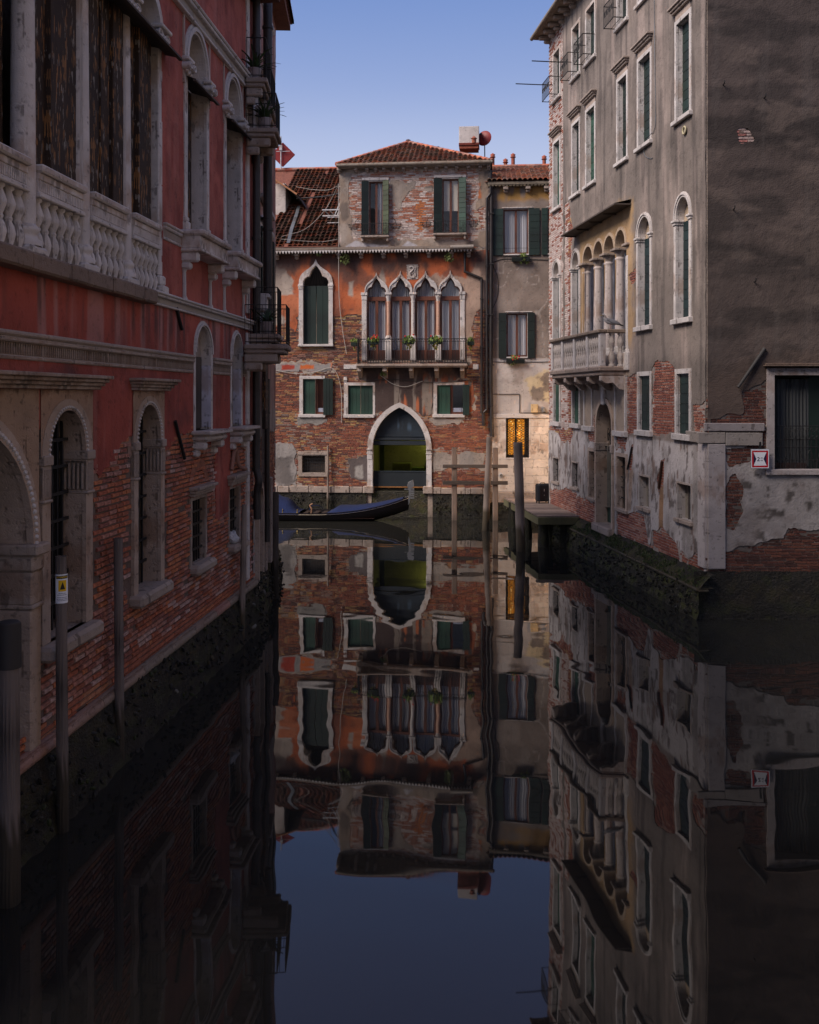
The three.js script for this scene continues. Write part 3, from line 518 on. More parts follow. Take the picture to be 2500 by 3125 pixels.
  bricks(th, fr, fr.u(830), uR, .92, vCor - .1, (u, v) => field(u, v) < .05, holes, 31, 200, tones, (u, v, r) => { const ph = fr.pix(1000, 1290)[1]; let k = clamp(fbm(u * .9, v * 1.6, 4) * 1.2 - .1 + (r() - .5) * .6, 0, .999); if (v < ph && r() < .45) k *= .45; return Math.floor(k * 9); });
  const lime = [[.60, .49, .44], [.50, .36, .31], [.64, .54, .49], [.46, .23, .16], [.40, .15, .085], [.56, .44, .39], [.56, .19, .06]];
  const tooth = PP([1272, 620], [1293, 600], [1292, 705], [1273, 705]);
  bricks(th, fr, uA0, uR, vCor, vEave - .1, (u, v) => upField(u, v) < .05, upHoles, 37, 100, lime, (u, v, r) => sdf(tooth, u, v) > 0 ? 6 : Math.floor(clamp(fbm(u * 1.1 + 3, v * 1.8, 3) * .95 + (r() - .5) * .6, 0, .84) * 7));
  // stone base course and weedy foundation
  const vb0 = fr.pix(1200, 1505)[1], vb1 = fr.pix(1200, 1486)[1];
  { const cuts = [700, 770, 850, 884, 944, 1022, 1068, 1108, 1142]; for (let k = 0; k < cuts.length - 1; k++) slab(th, 'base_stone', fr.u(cuts[k]) + .006, fr.u(cuts[k + 1]) - .006, vb0, vb1 + .02 * (k % 2), -.05, .10 + .012 * (k % 3), MAT.stonedirty, .02); const c2 = [1299, 1347, 1386, 1421, 1438, 1474, 1494]; for (let k = 0; k < c2.length - 1; k++) slab(th, 'base_stone', fr.u(c2[k]) + .006, fr.u(c2[k + 1]) - .006, vb0 - .01, vb1 - .02 * (k % 2), -.05, .10 + .012 * (k % 2), MAT.stonedirty, .02); }
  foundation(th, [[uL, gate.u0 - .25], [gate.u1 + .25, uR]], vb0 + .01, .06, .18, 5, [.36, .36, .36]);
  // single ogee window, shutters closed
  {
    const inn = archPoly(og.u0, og.u1, og.v0, og.vs, .74, 'ogin'), out = archPoly(og.u0 - .17, og.u1 + .17, og.v0, og.vs, .98, 'ogout'), p = surround(th, inn, out, { proud: .09, depth: .2 });
    for (const u of [og.u0 - .09, og.u1 + .09]) part(p, 'capital', new MB().box(u - .11, u + .11, og.vs - .14, og.vs - .02, 0, .13, null, .02).box(u - .095, u + .095, og.vs - .22, og.vs - .14, 0, .115, null, .01), MAT.stone);
    const vt = fr.pix(960, 872)[1], m = (og.u0 + og.u1) / 2;
    leaf(p, 'shutter', og.u0 + .01, m - .008, og.v0 + .02, vt, -.1, MAT.darkgreen, false, .26); leaf(p, 'shutter', m + .008, og.u1 - .01, og.v0 + .02, vt, -.1, MAT.darkgreen, false, .26);
    part(p, 'fanlight', new MB().fill(archPoly(og.u0, og.u1, vt, og.vs, .74, 'ogin'), -.14), GLASS); backing(p, og.u0, og.u1, vt - .1, og.vs + .8, -.21);
    const tr = new MB(); for (let k = 0; k < 5; k++) tr.rod([m - .3 + k * .15, vt, -.12], [m - .1 + k * .05, og.vs + .5, -.12], .006); part(p, 'tracery', tr, MAT.iron);
    slab(p, 'sill', og.u0 - .2, og.u1 + .2, og.v0 - .09, og.v0 + .004, -.02, .14);
  }
  // four-light window
  {
    const p = part(th, 'four_light_window', new MB(), MAT.stone), mb = new MB();
    bay.forEach((b, k) => {
      const inn = archPoly(b[0], b[1], vSp - .001, vSp, .58, 'ogin'), out = archPoly(b[0] - .09, b[1] + .09, vSp - .001, vSp, k ? .86 : .74, 'ogout');
      mb.ring(inn, out, -.12, .08, null, 0); const mid = archPoly(b[0] - .05, b[1] + .05, vSp - .001, vSp, .7, 'ogout'), o2 = archPoly(b[0] - .085, b[1] + .085, vSp - .001, vSp, .8, 'ogout'); mb.ring(mid, o2, .07, .115, null, 0);
    });
    // spandrel stone behind the arches
    part(p, 'arches', mb, MAT.stone);
    const vCap = fr.pix(1260, 921)[1], vB = fr.pix(1260, 1024)[1];
    [[1186, 'pinkstone'], [1261, 'stone'], [1337.6, 'pinkstone']].forEach(([x, m]) => {
      const u = fr.u(x, .0), c = part(p, 'column', new MB().lathe([[.082, 0], [.078, .3], [.075, vCap - vB - .02], [.09, vCap - vB - .01], [.09, vCap - vB + .02], [.07, vCap - vB + .03]], u, vB, -.02, 14), MAT[m]);
      const h = vSp - vCap; part(c, 'capital', new MB().lathe([[.075, 0], [.085, h * .3], [.12, h * .62], [.105, h * .66], [.13, h * .74]], u, vCap, -.02, 10).box(u - .135, u + .135, vSp - h * .26, vSp, -.15, .11, null, .012), MAT.stone);
      part(c, 'plinth', new MB().box(u - .12, u + .12, vFl, vB - .1, -.12, .08, null, .012).lathe([[.13, 0], [.13, .04], [.1, .08], [.085, .11]], u, vB - .1, -.02, 12), MAT.stone);
    });
    for (const [x0, x1] of [[1105, 1120], [1404.5, 1419]]) { const a = fr.u(x0), b = fr.u(x1); const j = part(p, 'jamb', new MB().box(a, b, vFl, vSp - .3, -.12, .07, null, .012), MAT.stone); part(j, 'capital', new MB().box(a - .01, b + .01, vSp - .299, vSp - .12, -.12, .085, null, .01).box(a - .03, b + .03, vSp - .119, vSp, -.12, .11, null, .012), MAT.stone); }
    const vT0 = fr.pix(1260, 917)[1], vT1 = fr.pix(1260, 904)[1];
    bay.forEach((b, k) => {
      const c = part(p, 'casement', new MB().box(b[0] - .02, b[1] + .02, vT0, vT1, -.17, -.08, null, .01), MAT.brownframe), m = (b[0] + b[1]) / 2, mb = new MB();
      for (const [x0, x1] of [[b[0] - .02, b[0] + .05], [b[1] - .05, b[1] + .02], [m - .055, m + .055]]) mb.box(x0, x1, vFl, vT0, -.165, -.085, null, .008);
      mb.box(b[0] + .05, b[1] - .05, vFl, vFl + .42, -.155, -.1, [.45, .4, .45], .008).ring(archPoly(b[0] + .045, b[1] - .045, vT1, vSp, .5, 'ogin'), archPoly(b[0], b[1], vT1, vSp, .58, 'ogin'), -.16, -.1);
      part(p, 'mullions', mb, MAT.brownframe);
      pane(p, b[0] + .05, m - .055, vFl + .42, vT0, -.13); pane(p, m + .055, b[1] - .05, vFl + .42, vT0, -.13);
      part(p, 'pane', new MB().fill(archPoly(b[0], b[1], vT1, vSp, .56, 'ogin'), -.13), GLASS);
      curtain(p, b[0] - .03, m, vFl + .3, vT0, -.24, 40 + k); curtain(p, m, b[1] + .03, vFl + .3, vT0, -.24, 50 + k); curtain(p, b[0] - .06, b[1] + .06, vT1 - .05, vSp + .62, -.25, 60 + k, [.8, .8, .8]);
    });
    part(p, 'inner_room', new MB().box(bay[0][0] - .5, bay[3][1] + .5, vFl - .2, vSp + 1, -1.3, -1.2), MAT.room);
  }
  // iron balcony
  {
    const s = R(1094, 1111, 1428, 1103), D = .62, u0 = s[0], u1 = s[1], v1 = s[3] - .0, b = part(th, 'balcony', new MB().box(u0, u1, v1 - .1, v1, -.02, D, null, .02).box(u0 + .03, u1 - .03, v1 - .14, v1 - .101, -.02, D - .04, null, .01), MAT.stonedirty);
    [1101, 1178, 1257, 1334, 1412].forEach(x => { const u = fr.u(x); const mb = new MB(); const pr = [[0, 0], [D - .12, 0], [D - .12, -.14], [D - .3, -.2], [.06, -.42], [0, -.42]]; for (let k = 0; k < pr.length; k++) { const a = pr[k], c = pr[(k + 1) % pr.length]; mb.quad([u - .08, v1 - .142 + a[1], a[0]], [u + .08, v1 - .142 + a[1], a[0]], [u + .08, v1 - .142 + c[1], c[0]], [u - .08, v1 - .142 + c[1], c[0]]); } const sh = pr.map(q => [q[0], v1 - .142 + q[1]]); for (const e of [-1, 1]) { const g = new THREE.ShapeGeometry(new THREE.Shape(sh.map(q => new THREE.Vector2(...q)))); mb.geo(g, new THREE.Matrix4().makeRotationY(-Math.PI / 2).setPosition(u + .08 * e, 0, 0)); } part(b, 'bracket', mb, MAT.stonedirty); });
    const h = fr.pix(1260, 1034, D)[1] - v1, mb = new MB(), n = D - .05, ua = u0 + .05, ub = u1 - .05;
    const run = (P0, P1) => { const L = Math.hypot(P1[0] - P0[0], P1[1] - P0[1]), k = Math.max(2, Math.round(L / .105)); const at = t => [lerp(P0[0], P1[0], t), lerp(P0[1], P1[1], t)]; for (const [y, r] of [[h, .017], [h - .11, .010], [.06, .012], [h * .3, .006]]) { if (r === .006) continue; mb.rod([P0[0], v1 + y, P0[1]], [P1[0], v1 + y, P1[1]], r, 5); } for (let i = 0; i <= k; i++) { const q = at(i / k); mb.rod([q[0], v1, q[1]], [q[0], v1 + h - .11, q[1]], .0085, 4); if (i < k) { const m = at((i + .5) / k), e = at((i + 1) / k); mb.tube([[q[0], v1 + .06, q[1]], [m[0], v1 + .2, m[1]], [e[0], v1 + .06, e[1]]], .006, 4); mb.tube([[q[0], v1 + h - .11, q[1]], [m[0], v1 + h - .01, m[1]], [e[0], v1 + h - .11, e[1]]], .006, 4); } } };
    run([ua, n], [ub, n]); run([ua, 0], [ua, n]); run([ub, 0], [ub, n]); for (const u of [ua, ub]) mb.box(u - .014, u + .014, v1, v1 + h + .04, n - .014, n + .014);
    part(b, 'railing', mb, MAT.iron);
    // flower boxes hang on the railing: things of their own
    const at = (u, v, nn) => fr.world(u, v, nn);
    [[1140, 'red geraniums', .42, 'first'], [1248, 'trailing greenery and one red bloom', .42], [1330, 'yellow green leaves and an orange bloom', .48]].forEach(([x, t, w], k) => flowerBox(fr, fr.u(x, D), v1 + h - .22, n + .05, w, `${['green flower box with red geraniums hung on the iron balcony', 'green flower box with trailing leaves midway along the iron balcony', 'broad green flower box with yellowish leaves and orange bloom on iron balcony'][k]}`, 3 + k, [6, 2, 3][k]));
    flowerBox(fr, u0 - .12, v1 + h - .26, n - .2, .24, 'small leafy flower box at the balcony end towards the shuttered ogee window', 8, 0); flowerBox(fr, u1 + .12, v1 + h - .26, n - .2, .26, 'small leafy flower box at the balcony end towards the downpipes', 9, 0);
  }
  // carved coat of arms
  {
    const q = R(1243, 809, 1276, 852), p = part(th, 'carved_panel', new MB().box(q[0], q[1], q[2], q[3], 0, .035, [.7, .66, .62], .008), MAT.stone), mb = new MB(), r = rng(5), c = (q[0] + q[1]) / 2;
    for (let k = 0; k < 34; k++) { const t = k / 34, s = t < .5 ? 0 : 1, L = s ? (t - .5) * 2 : t * 2, u = s ? q[L < .5 ? 0 : 1] : lerp(q[0], q[1], L), v = s ? lerp(q[2], q[3], (L * 2) % 1) : q[k % 2 ? 2 : 3]; mb.geo(new THREE.IcosahedronGeometry(.02, 1), new THREE.Matrix4().makeTranslation(u, v, .035)); }
    mb.tube([[c - .12, q[3] - .1, .05], [c - .05, q[3] - .06, .07], [c + .05, q[3] - .12, .07], [c - .02, q[3] - .24, .07], [c - .1, q[3] - .32, .06], [c - .06, q[2] + .08, .06], [c + .08, q[2] + .06, .06]], .032, 7).tube([[c + .13, q[3] - .08, .05], [c + .1, q[3] - .25, .06], [c + .13, q[2] + .12, .05], [c + .04, q[2] + .2, .06]], .024, 6).tube([[c - .13, q[3] - .2, .05], [c - .14, q[2] + .12, .05], [c - .08, q[2] + .05, .05]], .022, 6);
    for (let k = 0; k < 8; k++) mb.geo(new THREE.IcosahedronGeometry(.028, 1), new THREE.Matrix4().makeTranslation(c + (r() - .5) * .2, lerp(q[2], q[3], .2 + .6 * r()), .045)); part(p, 'relief', mb, MAT.stone);
  }
  // mezzanine windows
  M.forEach((q, k) => {
    const p = surround(th, rectPoly(...q), rectPoly(q[0] - (k === 1 ? .16 : .14), q[1] + (k === 1 ? .09 : .03), q[2] - .10, q[3] + .12), { proud: .05, depth: .22 });
    slab(p, 'sill', q[0] - .17, q[1] + (k === 0 ? .06 : .05), q[2] - .13, q[2] + .003, -.02, .10);
    if (k === 1) { const m = (q[0] + q[1]) / 2; leaf(p, 'shutter', q[0] + .01, m - .006, q[2] + .01, q[3] - .01, -.08, MAT.green, false, .17); leaf(p, 'shutter', m + .006, q[1] - .01, q[2] + .01, q[3] - .01, -.08, MAT.green, false, .17); slab(p, 'jamb_block', q[0] - .17, q[0] - .03, q[3] + .12, q[3] + .34, -.01, .06); }
    else { const a = lerp(q[0], q[1], k === 0 ? .56 : .5), w = k === 0 ? .40 : .27; leaf(p, 'shutter', q[0] + .01, a, q[2] + .01, q[3] - .01, -.07, MAT.green, false, .2); leaf(p, 'open_shutter', q[1] - .03, q[1] - .03 + w, q[2] - .03, q[3] + .01, .075, MAT.darkgreen, false, .13); part(p, 'casement', new MB().box(a, a + .09, q[2], q[3], -.16, -.1, null, .006).box(a + .09, q[1], q[2], q[2] + .07, -.16, -.1, null, .006), MAT.brownframe); if (k === 0) part(p, 'room_divider', new MB().quad([a, q[2], -.3], [q[1], q[2], -.3], [q[1], q[3], -.3], [a, q[3], -.3]), MAT.brownframe); else backing(p, a, q[1], q[2], q[3], -.23); part(p, 'card', new MB().box(a + .1, q[1] - .02, q[2] + .09, q[2] + .25, -.15, -.14, [.8, .85, 1]), MAT.white); pane(p, a + .09, q[1], q[2] + .07, q[3], -.13); }
  });
  { const p = surround(th, rectPoly(...G), rectPoly(G[0] - .15, G[1] + .08, G[2] - .15, G[3] + .14), { proud: .06, depth: .22, mat: MAT.stonedirty }); bars(p, G[0], G[1], G[2], G[3], -.05, 9, 5, .008); backing(p, G[0], G[1], G[2], G[3], -.22, MAT.darkwood); slab(p, 'lintel', G[0] - .17, G[1] + .1, G[3] + .03, G[3] + .17, 0, .09, MAT.stonedirty); }
  // attic windows with folded shutters and iron baskets
  [[W1, 1105, 1188, 'right'], [W2, 1325, 1423, 0]].forEach(([q, x0, x1, cur], k) => {
    const a = fr.u(x0), b = fr.u(x1), p = surround(th, rectPoly(...q), rectPoly(q[0] - .05, q[1] + .05, q[2] - .03, q[3] + .03), { proud: .035, depth: .2 });
    slab(p, 'lintel', a, b, q[3] + .035, q[3] + .14, -.01, .07); glazing(p, q[0], q[1], q[2], q[3], -.1, { curtain: cur }); if (k) part(p, 'sky_reflection_sheet', new MB([1, .9, .72]).quad([q[0], lerp(q[2], q[3], .42), -.16], [q[1], lerp(q[2], q[3], .42), -.16], [q[1], q[3], -.16], [q[0], q[3], -.16]), MAT.curtain);  // cream sheet behind the glass, painted as the sky reflected in the panes
    const sh = (n, s, e, m) => { const mb = leaf(p, n, 0, e, q[2] - .02, q[3] + .01, 0, m, true, .2); mb.position.set(s > 0 ? q[1] : q[0], 0, .06); mb.rotation.y = s > 0 ? -.42 : Math.PI + .25; };
    sh('open_shutter', -1, (q[0] - a) * 1.04, MAT.darkgreen); sh('open_shutter', 1, (b - q[1]) * 1.12, k ? MAT.green : MAT.palegreen);  // paler leaf: the light it catches is put into its green
    const s = new MB(), cu = (q[0] + q[1]) / 2; s.box(a - .03, b + .03, q[2] - .12, q[2] - .03, -.02, .3, null, .02).box(a, a + .09, q[2] - .27, q[2] - .12, -.02, .24, null, .02).box(b - .09, b, q[2] - .27, q[2] - .12, -.02, .24, null, .02); part(p, 'sill', s, MAT.stonedirty);
    const ir = new MB(), y0 = q[2] - .03, y1 = y0 + .46, n = .29; const L = [a, b]; for (const y of [y0 + .02, y1]) { ir.rod([L[0], y, n], [L[1], y, n], .011, 5); for (const u of L) ir.rod([u, y, 0], [u, y, n], .011, 5); } const kk = 11; for (let i = 0; i <= kk; i++) { const u = lerp(L[0], L[1], i / kk); ir.rod([u, y0, n], [u, y1 + .05, n], .007, 4); } for (let i = 0; i < 3; i++) { const u = lerp(L[0], L[1], i / 3), w = lerp(L[0], L[1], (i + 1) / 3); ir.rod([u, y0, n], [w, y1 - .1, n], .007, 4).rod([u, y1 - .1, n], [w, y0, n], .007, 4); }
    part(p, 'railing', ir, MAT.iron);
    for (const s2 of [-1, 1]) { const c = s2 < 0 ? a - .3 : b + .3, ba = new MB(); for (let t = 0; t < 3; t++) { const y = y1 - .02 - t * .09, r = .24 - t * .05; const pts = []; for (let i = 0; i < 10; i++) { const g = i / 10 * 6.283; pts.push([c + r * Math.cos(g), y, .17 + .12 * Math.sin(g)]); } ba.tube(pts, .008, 4, null, true); } for (let i = 0; i < 8; i++) { const g = i / 8 * 6.283; ba.tube([[c + .24 * Math.cos(g), y1, .17 + .12 * Math.sin(g)], [c + .22 * Math.cos(g), y1 - .1, .17 + .11 * Math.sin(g)], [c + .1 * Math.cos(g), y1 - .2, .17 + .05 * Math.sin(g)]], .006, 4); } ba.tube([[c - .2 * s2, y1 + .3, .05], [c - .08 * s2, y1 + .18, .06], [c, y1 - .02, .1]], .009, 4); part(p, 'basket', ba, MAT.iron); }
  });
  // water gate
  {
    const g = gate, inn = archPoly(g.u0, g.u1, .93, g.vs, g.rise, 'point', 12), out = archPoly(g.u0 - .21, g.u1 + .21, .93, g.vs, g.rise + .2, 'point', 12), p = surround(th, inn, out, { proud: .09, depth: .3, name: 'water_gate', skip: 0, noBottom: true });
    for (const [a, b] of [[g.u0 - .235, g.u0 + .012], [g.u1 - .012, g.u1 + .235]]) { part(p, 'capital', new MB().box(a, b, g.vs - .07, g.vs, -.05, .13, null, .015).box(a + .02, b - .02, g.vs - .17, g.vs - .071, -.05, .11, null, .02).box(a - .005, b + .005, g.vs - .21, g.vs - .171, -.05, .125, null, .01).box(a + .02, b - .02, g.vs - .44, g.vs - .211, -.05, .105, null, .015), MAT.stone); part(p, 'base_block', new MB().box(a - .12, b + .02, fr.pix(1200, 1505)[1], fr.pix(1200, 1486)[1] + .04, -.1, .15, null, .02), MAT.stonedirty); }
    const v1 = fr.pix(1220, 1359)[1], v2 = fr.pix(1220, 1439)[1], v3 = fr.pix(1220, 1487)[1], du = [g.u0 + .005, g.u1 - .005];
    const door = part(p, 'upper_panel', (() => { const po = archPoly(du[0] - .04, du[1] + .04, v1 + .25, g.vs, g.rise + .05, 'point', 12); return coat(du[0] - .05, du[1] + .05, v1 + .25, g.vs + g.rise + .05, .04, (u, v) => sdf(po, u, v), [], (u, v) => { const s = fbm(u * 5 + 2, v * 1.1, 4), w = sdf(po, u, v); let c = mix3([.8, .9, .9], [1.5, 1.6, 1.7], fbm(u * 2, v * 3, 3)); return mix3(c, [6, 6.2, 6.4], sstep(.56, .68, s) * sstep(.25, .45, w) * .75); }, -.2, -.3); })(), MAT.bluepanel);
    part(door, 'rail', new MB().box(du[0], du[1], v1 + .2, v1 + .29, -.22, -.1, null, .01).box(du[0], du[1], v1 + .0, v1 + .18, -.21, -.13, [1.2, 1.2, 1.2], .01).box(du[0] + .1, du[1] - .1, v1 + .34, v1 + .36, -.2, -.17, [1.6, 1.6, 1.6], .004), MAT.bluepanel);
    part(p, 'lower_panel', new MB().box(du[0], du[1], v3, v2, -.2, -.14, [.8, .85, .8], .008).box(du[0], du[1], v2 - .02, v2 + .01, -.21, -.12, [2.2, 2.1, 2], .004), MAT.bluepanel);
    part(p, 'rusty_edge', new MB().box(du[0], du[1], v3 - .035, v3 + .02, -.205, -.128, null, .004), mat('rust', [.30, .13, .035], { map: 'brick', bump: 'brickB', r: .9 }));
    part(p, 'threshold', new MB().box(g.u0 - .2, g.u1 + .2, -.5, v3 - .16, -.5, -.02, null, .02).box(g.u0 - .2, g.u1 + .2, v3 - .15, v3 - .04, -.4, -.22), MAT.weed);
    // lit store room behind the gate
    const rm = new MB(), z0 = -.31, z1 = -4.5, a = g.u0 - .3, b = g.u1 + .8, y0 = v3 - .05, y1 = v1 + .5;
    rm.quad([a, y0, z1], [b, y0, z1], [b, y1, z1], [a, y1, z1]).quad([a, y0, z0], [a, y0, z1], [a, y1, z1], [a, y1, z0]).quad([b, y0, z1], [b, y0, z0], [b, y1, z0], [b, y1, z1]).quad([a, y1, z1], [b, y1, z1], [b, y1, z0], [a, y1, z0]).quad([a, y0, z0], [b, y0, z0], [b, y0, z1], [a, y0, z1]).quad([a, y0 - .5, z0 - .0], [b, y0 - .5, z0], [b, y0, z0], [a, y0, z0]);
    part(p, 'store_room', rm, mat('limewash', [.30, .26, .12], { map: 'plaster', r: .9 }));
    part(p, 'store_crates', new MB().box(a + .7, a + 1.5, y0, y0 + .75, z1 + .2, z1 + .8, [1, .9, .5], .01).box(a + 1.55, a + 2.1, y0, y0 + .55, z1 + .1, z1 + .7, [.7, .8, .4], .01).box(b - 1.1, b - .5, y0, y0 + .9, z1 + .1, z1 + .5, [.5, .6, .2], .01).box(a + .3, a + .48, y0, y1, z1 + 1.9, z1 + 2.1, [.3, .35, .2]).box(a + .3, a + .6, y0, y0 + .6, z0 - .35, z0 - .3, [.9, 1.1, 1.5], .01), mat('crate', [.22, .24, .09], { map: 'wood', r: .9 }));
    const lampU = b - .5, tube = part(p, 'tube_lamp', new MB().box(lampU - .5, lampU + .1, y1 - .07, y1 - .03, z1 + .8, z1 + .88), new THREE.MeshStandardMaterial({ color: 0, emissive: new THREE.Color(.75, .95, .25), emissiveIntensity: 2 })); tube.material.name = 'tube';
    const L = new THREE.PointLight(new THREE.Color(.9, 1, .32), .45); L.position.set(lampU - .2, y1 - .25, z1 + .84); L.castShadow = true; p.add(L);
  }
  // main cornice with zigzag gutter front and brackets
  {
    const u0 = fr.u(700), u1 = fr.u(1446), y0 = fr.pix(1200, 775)[1], y1 = fr.pix(1200, 757)[1], c = part(th, 'cornice', new MB([.8, .72, .66]).box(u0, u1, lerp(y0, y1, .55), y1, -.1, .42, null, .01).box(u0, u1, y0 + .02, lerp(y0, y1, .54), -.1, .28, [.28, .24, .22], .01), MAT.gutter), zz = new MB();  // strip behind the zigzag coloured dark to paint in its shadow
    for (let u = u0; u < u1 - .1; u += .125) { const a = [u, lerp(y0, y1, .5), .43], b = [u + .125, lerp(y0, y1, .5), .43], d = [u + .0625, y0 - .01, .43]; zz.quad(a, d, b, b).quad([a[0], a[1], .36], [a[0], a[1], .43], d, [d[0], d[1], .36]).quad([b[0], b[1], .43], [b[0], b[1], .36], [d[0], d[1], .36], d); }
    part(c, 'zigzag_edge', zz, MAT.stone);
    [760, 847, 908, 1036, 1104, 1172, 1240, 1310, 1379, 1431].forEach(x => { const u = fr.u(x); part(c, 'corbel', new MB().box(u - .085, u + .085, y0 - .08, y0 + .02, -.02, .3, null, .02).box(u - .075, u + .075, y0 - .19, y0 - .081, -.02, .2, null, .03), MAT.stonedirty); });
    part(c, 'gutter_end', new MB().rod([fr.u(1376), y1 - .08, .46], [u1, y1 - .06, .46], .085, 10), MAT.gutter);
    // weeds rooted under the cornice
    [[1052, 790, 'yellowing weed tuft hanging under the cornice beside the cable', 1.4], [972, 772, 'small weed on the cornice above the shuttered ogee window', .7], [1370, 785, 'green weed tuft hanging from the cornice near the downpipe', 1.1], [1170, 1138, 'weed rooted below the iron balcony beside a bracket', .8]].forEach(([x, y, l, s], k) => { const q = fr.pix(x, y, .3); bush(fr.world(q[0], q[1], .28), .17 * s, .16 * s, 90 * s, l, 'weed', k + 70, [.10, .13, .03]); });
  }
  // eaves and hipped roof of the attic block
  {
    const e0 = fr.pix(1028, 507, .3), e1 = fr.pix(1503, 492, .3), ve = (e0[1] + e1[1]) / 2, u0 = e0[0], u1 = e1[0], vt = 15.72, nt = -3, uT = fr.u(1246, nt);
    const g = part(th, 'eaves', new MB([.8, .75, .68]).rod([u0, ve - .02, .36], [u1, ve + .0, .36], .075, 10), MAT.gutter);
    part(g, 'soffit', new MB().box(u0 + .05, u1 - .05, ve - .1, ve - .03, -.05, .34), MAT.gutter);
    [1035, 1086, 1121, 1147, 1173, 1202, 1232, 1269, 1300, 1333, 1362, 1394, 1430, 1466, 1492].forEach(x => { const u = fr.u(x, .15); part(g, 'corbel', new MB().box(u - .07, u + .07, ve - .2, ve - .1, -.02, .26, null, .02).box(u - .06, u + .06, ve - .26, ve - .2, -.02, .16, null, .02), MAT.stonedirty); });
    const rf = part(th, 'roof', new MB([.5, .5, .5]).quad([u0, ve, .34], [u1, ve, .34], [uT, vt, nt], [uT, vt, nt]).quad([u1, ve, .34], [u1, ve, -6.4], [uT, vt, nt], [uT, vt, nt]).quad([u0, ve, -6.4], [u0, ve, .34], [uT, vt, nt], [uT, vt, nt]).quad([u1, ve, -6.4], [u0, ve, -6.4], [uT, vt, nt], [uT, vt, nt]), toneMat('tile', [.42, .15, .095]));
    tiledSlope(rf, fr, u0, u1, uT, uT, ve, .36, vt, nt, 3, 150, .2, .29);
    const ridge = (a, b, n) => { const mb = new MB(), A = new THREE.Vector3(...a), B = new THREE.Vector3(...b), L = A.distanceTo(B), k = Math.ceil(L / .33); for (let i = 0; i < k; i++) { const p = A.clone().lerp(B, i / k), q = A.clone().lerp(B, (i + 1.12) / k); mb.rod(p.toArray(), q.toArray(), .1, 8, TILE_TONES[(i * 3 + n) % 5], .085); } part(rf, 'hip_tiles', mb, MAT.tile); };
    ridge([u0, ve + .03, .34], [uT, vt + .04, nt], 1); ridge([u1, ve + .03, .34], [uT, vt + .04, nt], 2);
    part(rf, 'ridge_cap', new MB([.10, .05, .045]).lathe([[0, .16], [.1, .12], [.14, 0]], uT, vt + .03, nt, 8), MAT.tile);
    // chimney on the right slope
    const nc = -1.9, c = fr.rect(1401, 442, 1462, 386, nc + .45), ch = part(rf, 'chimney', new MB().box(c[0], c[1], c[2], c[3], nc - .4, nc + .45, [.66, .6, .56], .015), MAT.plaster);
    part(ch, 'chimney_cap', new MB().box(c[0] - .01, c[1] + .01, c[3], c[3] + .1, nc - .41, nc + .46, [.2, .045, .03], .01), MAT.brick);
    const cb = new MB(); cb.box(c[0] + .02, c[1] - .02, c[2] - .9, c[2] - .12, nc - .36, nc + .41, [.32, .09, .05]); for (let k = 0; k < 9; k++) { const u = lerp(c[0] + .03, c[1] - .03, k / 8); cb.box(u - .03, u + .03, c[2] - .12, c[2], nc + .3, nc + .44, k % 2 ? [.4, .13, .06] : [.2, .06, .04], .004); } part(ch, 'chimney_base', cb, MAT.brick);
    part(rf, 'vent_hood', new MB([.38, .12, .07]).lathe([[.09, 0], [.09, .16], [.14, .18], [0, .3]], c[1] - .2, c[2] - .78, nc + .75, 8), MAT.tile);
    // round dish behind the chimney
    const dc = fr.pix(1478, 422, nc - .1), d = thing('satellite_dish', 'round dark red satellite dish behind the chimney on the tiled roof', 'dish'); const w = fr.world(dc[0], dc[1], nc - .1); d.position.set(...w); d.rotation.set(-.12, -.5, 0);
    part(d, 'reflector', new MB().geo(new THREE.SphereGeometry(.75, 20, 8, 0, 6.2832, 0, .45), new THREE.Matrix4().makeRotationX(Math.PI / 2).premultiply(new THREE.Matrix4().makeTranslation(0, 0, -.68))), MAT.reddish); part(d, 'mast', new MB().rod([0, -.95, -.04], [0, .05, -.04], .022, 6).rod([0, -.15, .02], [0, .05, .32], .012, 5).box(-.04, .04, .02, .1, .3, .36), MAT.pipe);
  }
  // lower roof left of the attic block
  {
    const ve = fr.pix(950, 752, .2)[1], nt = -7.2, vt = fr.pix(950, 519, nt)[1], u0 = fr.u(700), u1 = uA0 - .02;
    const rf = part(th, 'lower_roof', new MB([.5, .5, .5]).quad([u0, ve - .03, .3], [u1, ve - .03, .3], [u1, vt - .03, nt], [u0, vt - .03, nt]).quad([u0, vt - .05, nt], [u1, vt - .05, nt], [u1, ve - 2, nt - 4], [u0, ve - 2, nt - 4]), toneMat('tile', [.42, .15, .095]));
    tiledSlope(rf, fr, fr.u(820), u1 - .05, fr.u(790), u1 - .05, ve, .25, vt, nt, 8, 150, .2, .3, (u, w) => { const s = lerp(880, 915, w / 8.6); return Math.abs(u - fr.u(s, 0) + w * .02) < .06; });
    const rt = new MB(); for (let u = u0; u < u1; u += .36) rt.rod([u, vt + .04, nt], [u + .4, vt + .05, nt], .1, 8, TILE_TONES[Math.floor(u * 7 + 60) % 5], .09); part(rf, 'ridge_tiles', rt, MAT.tile);
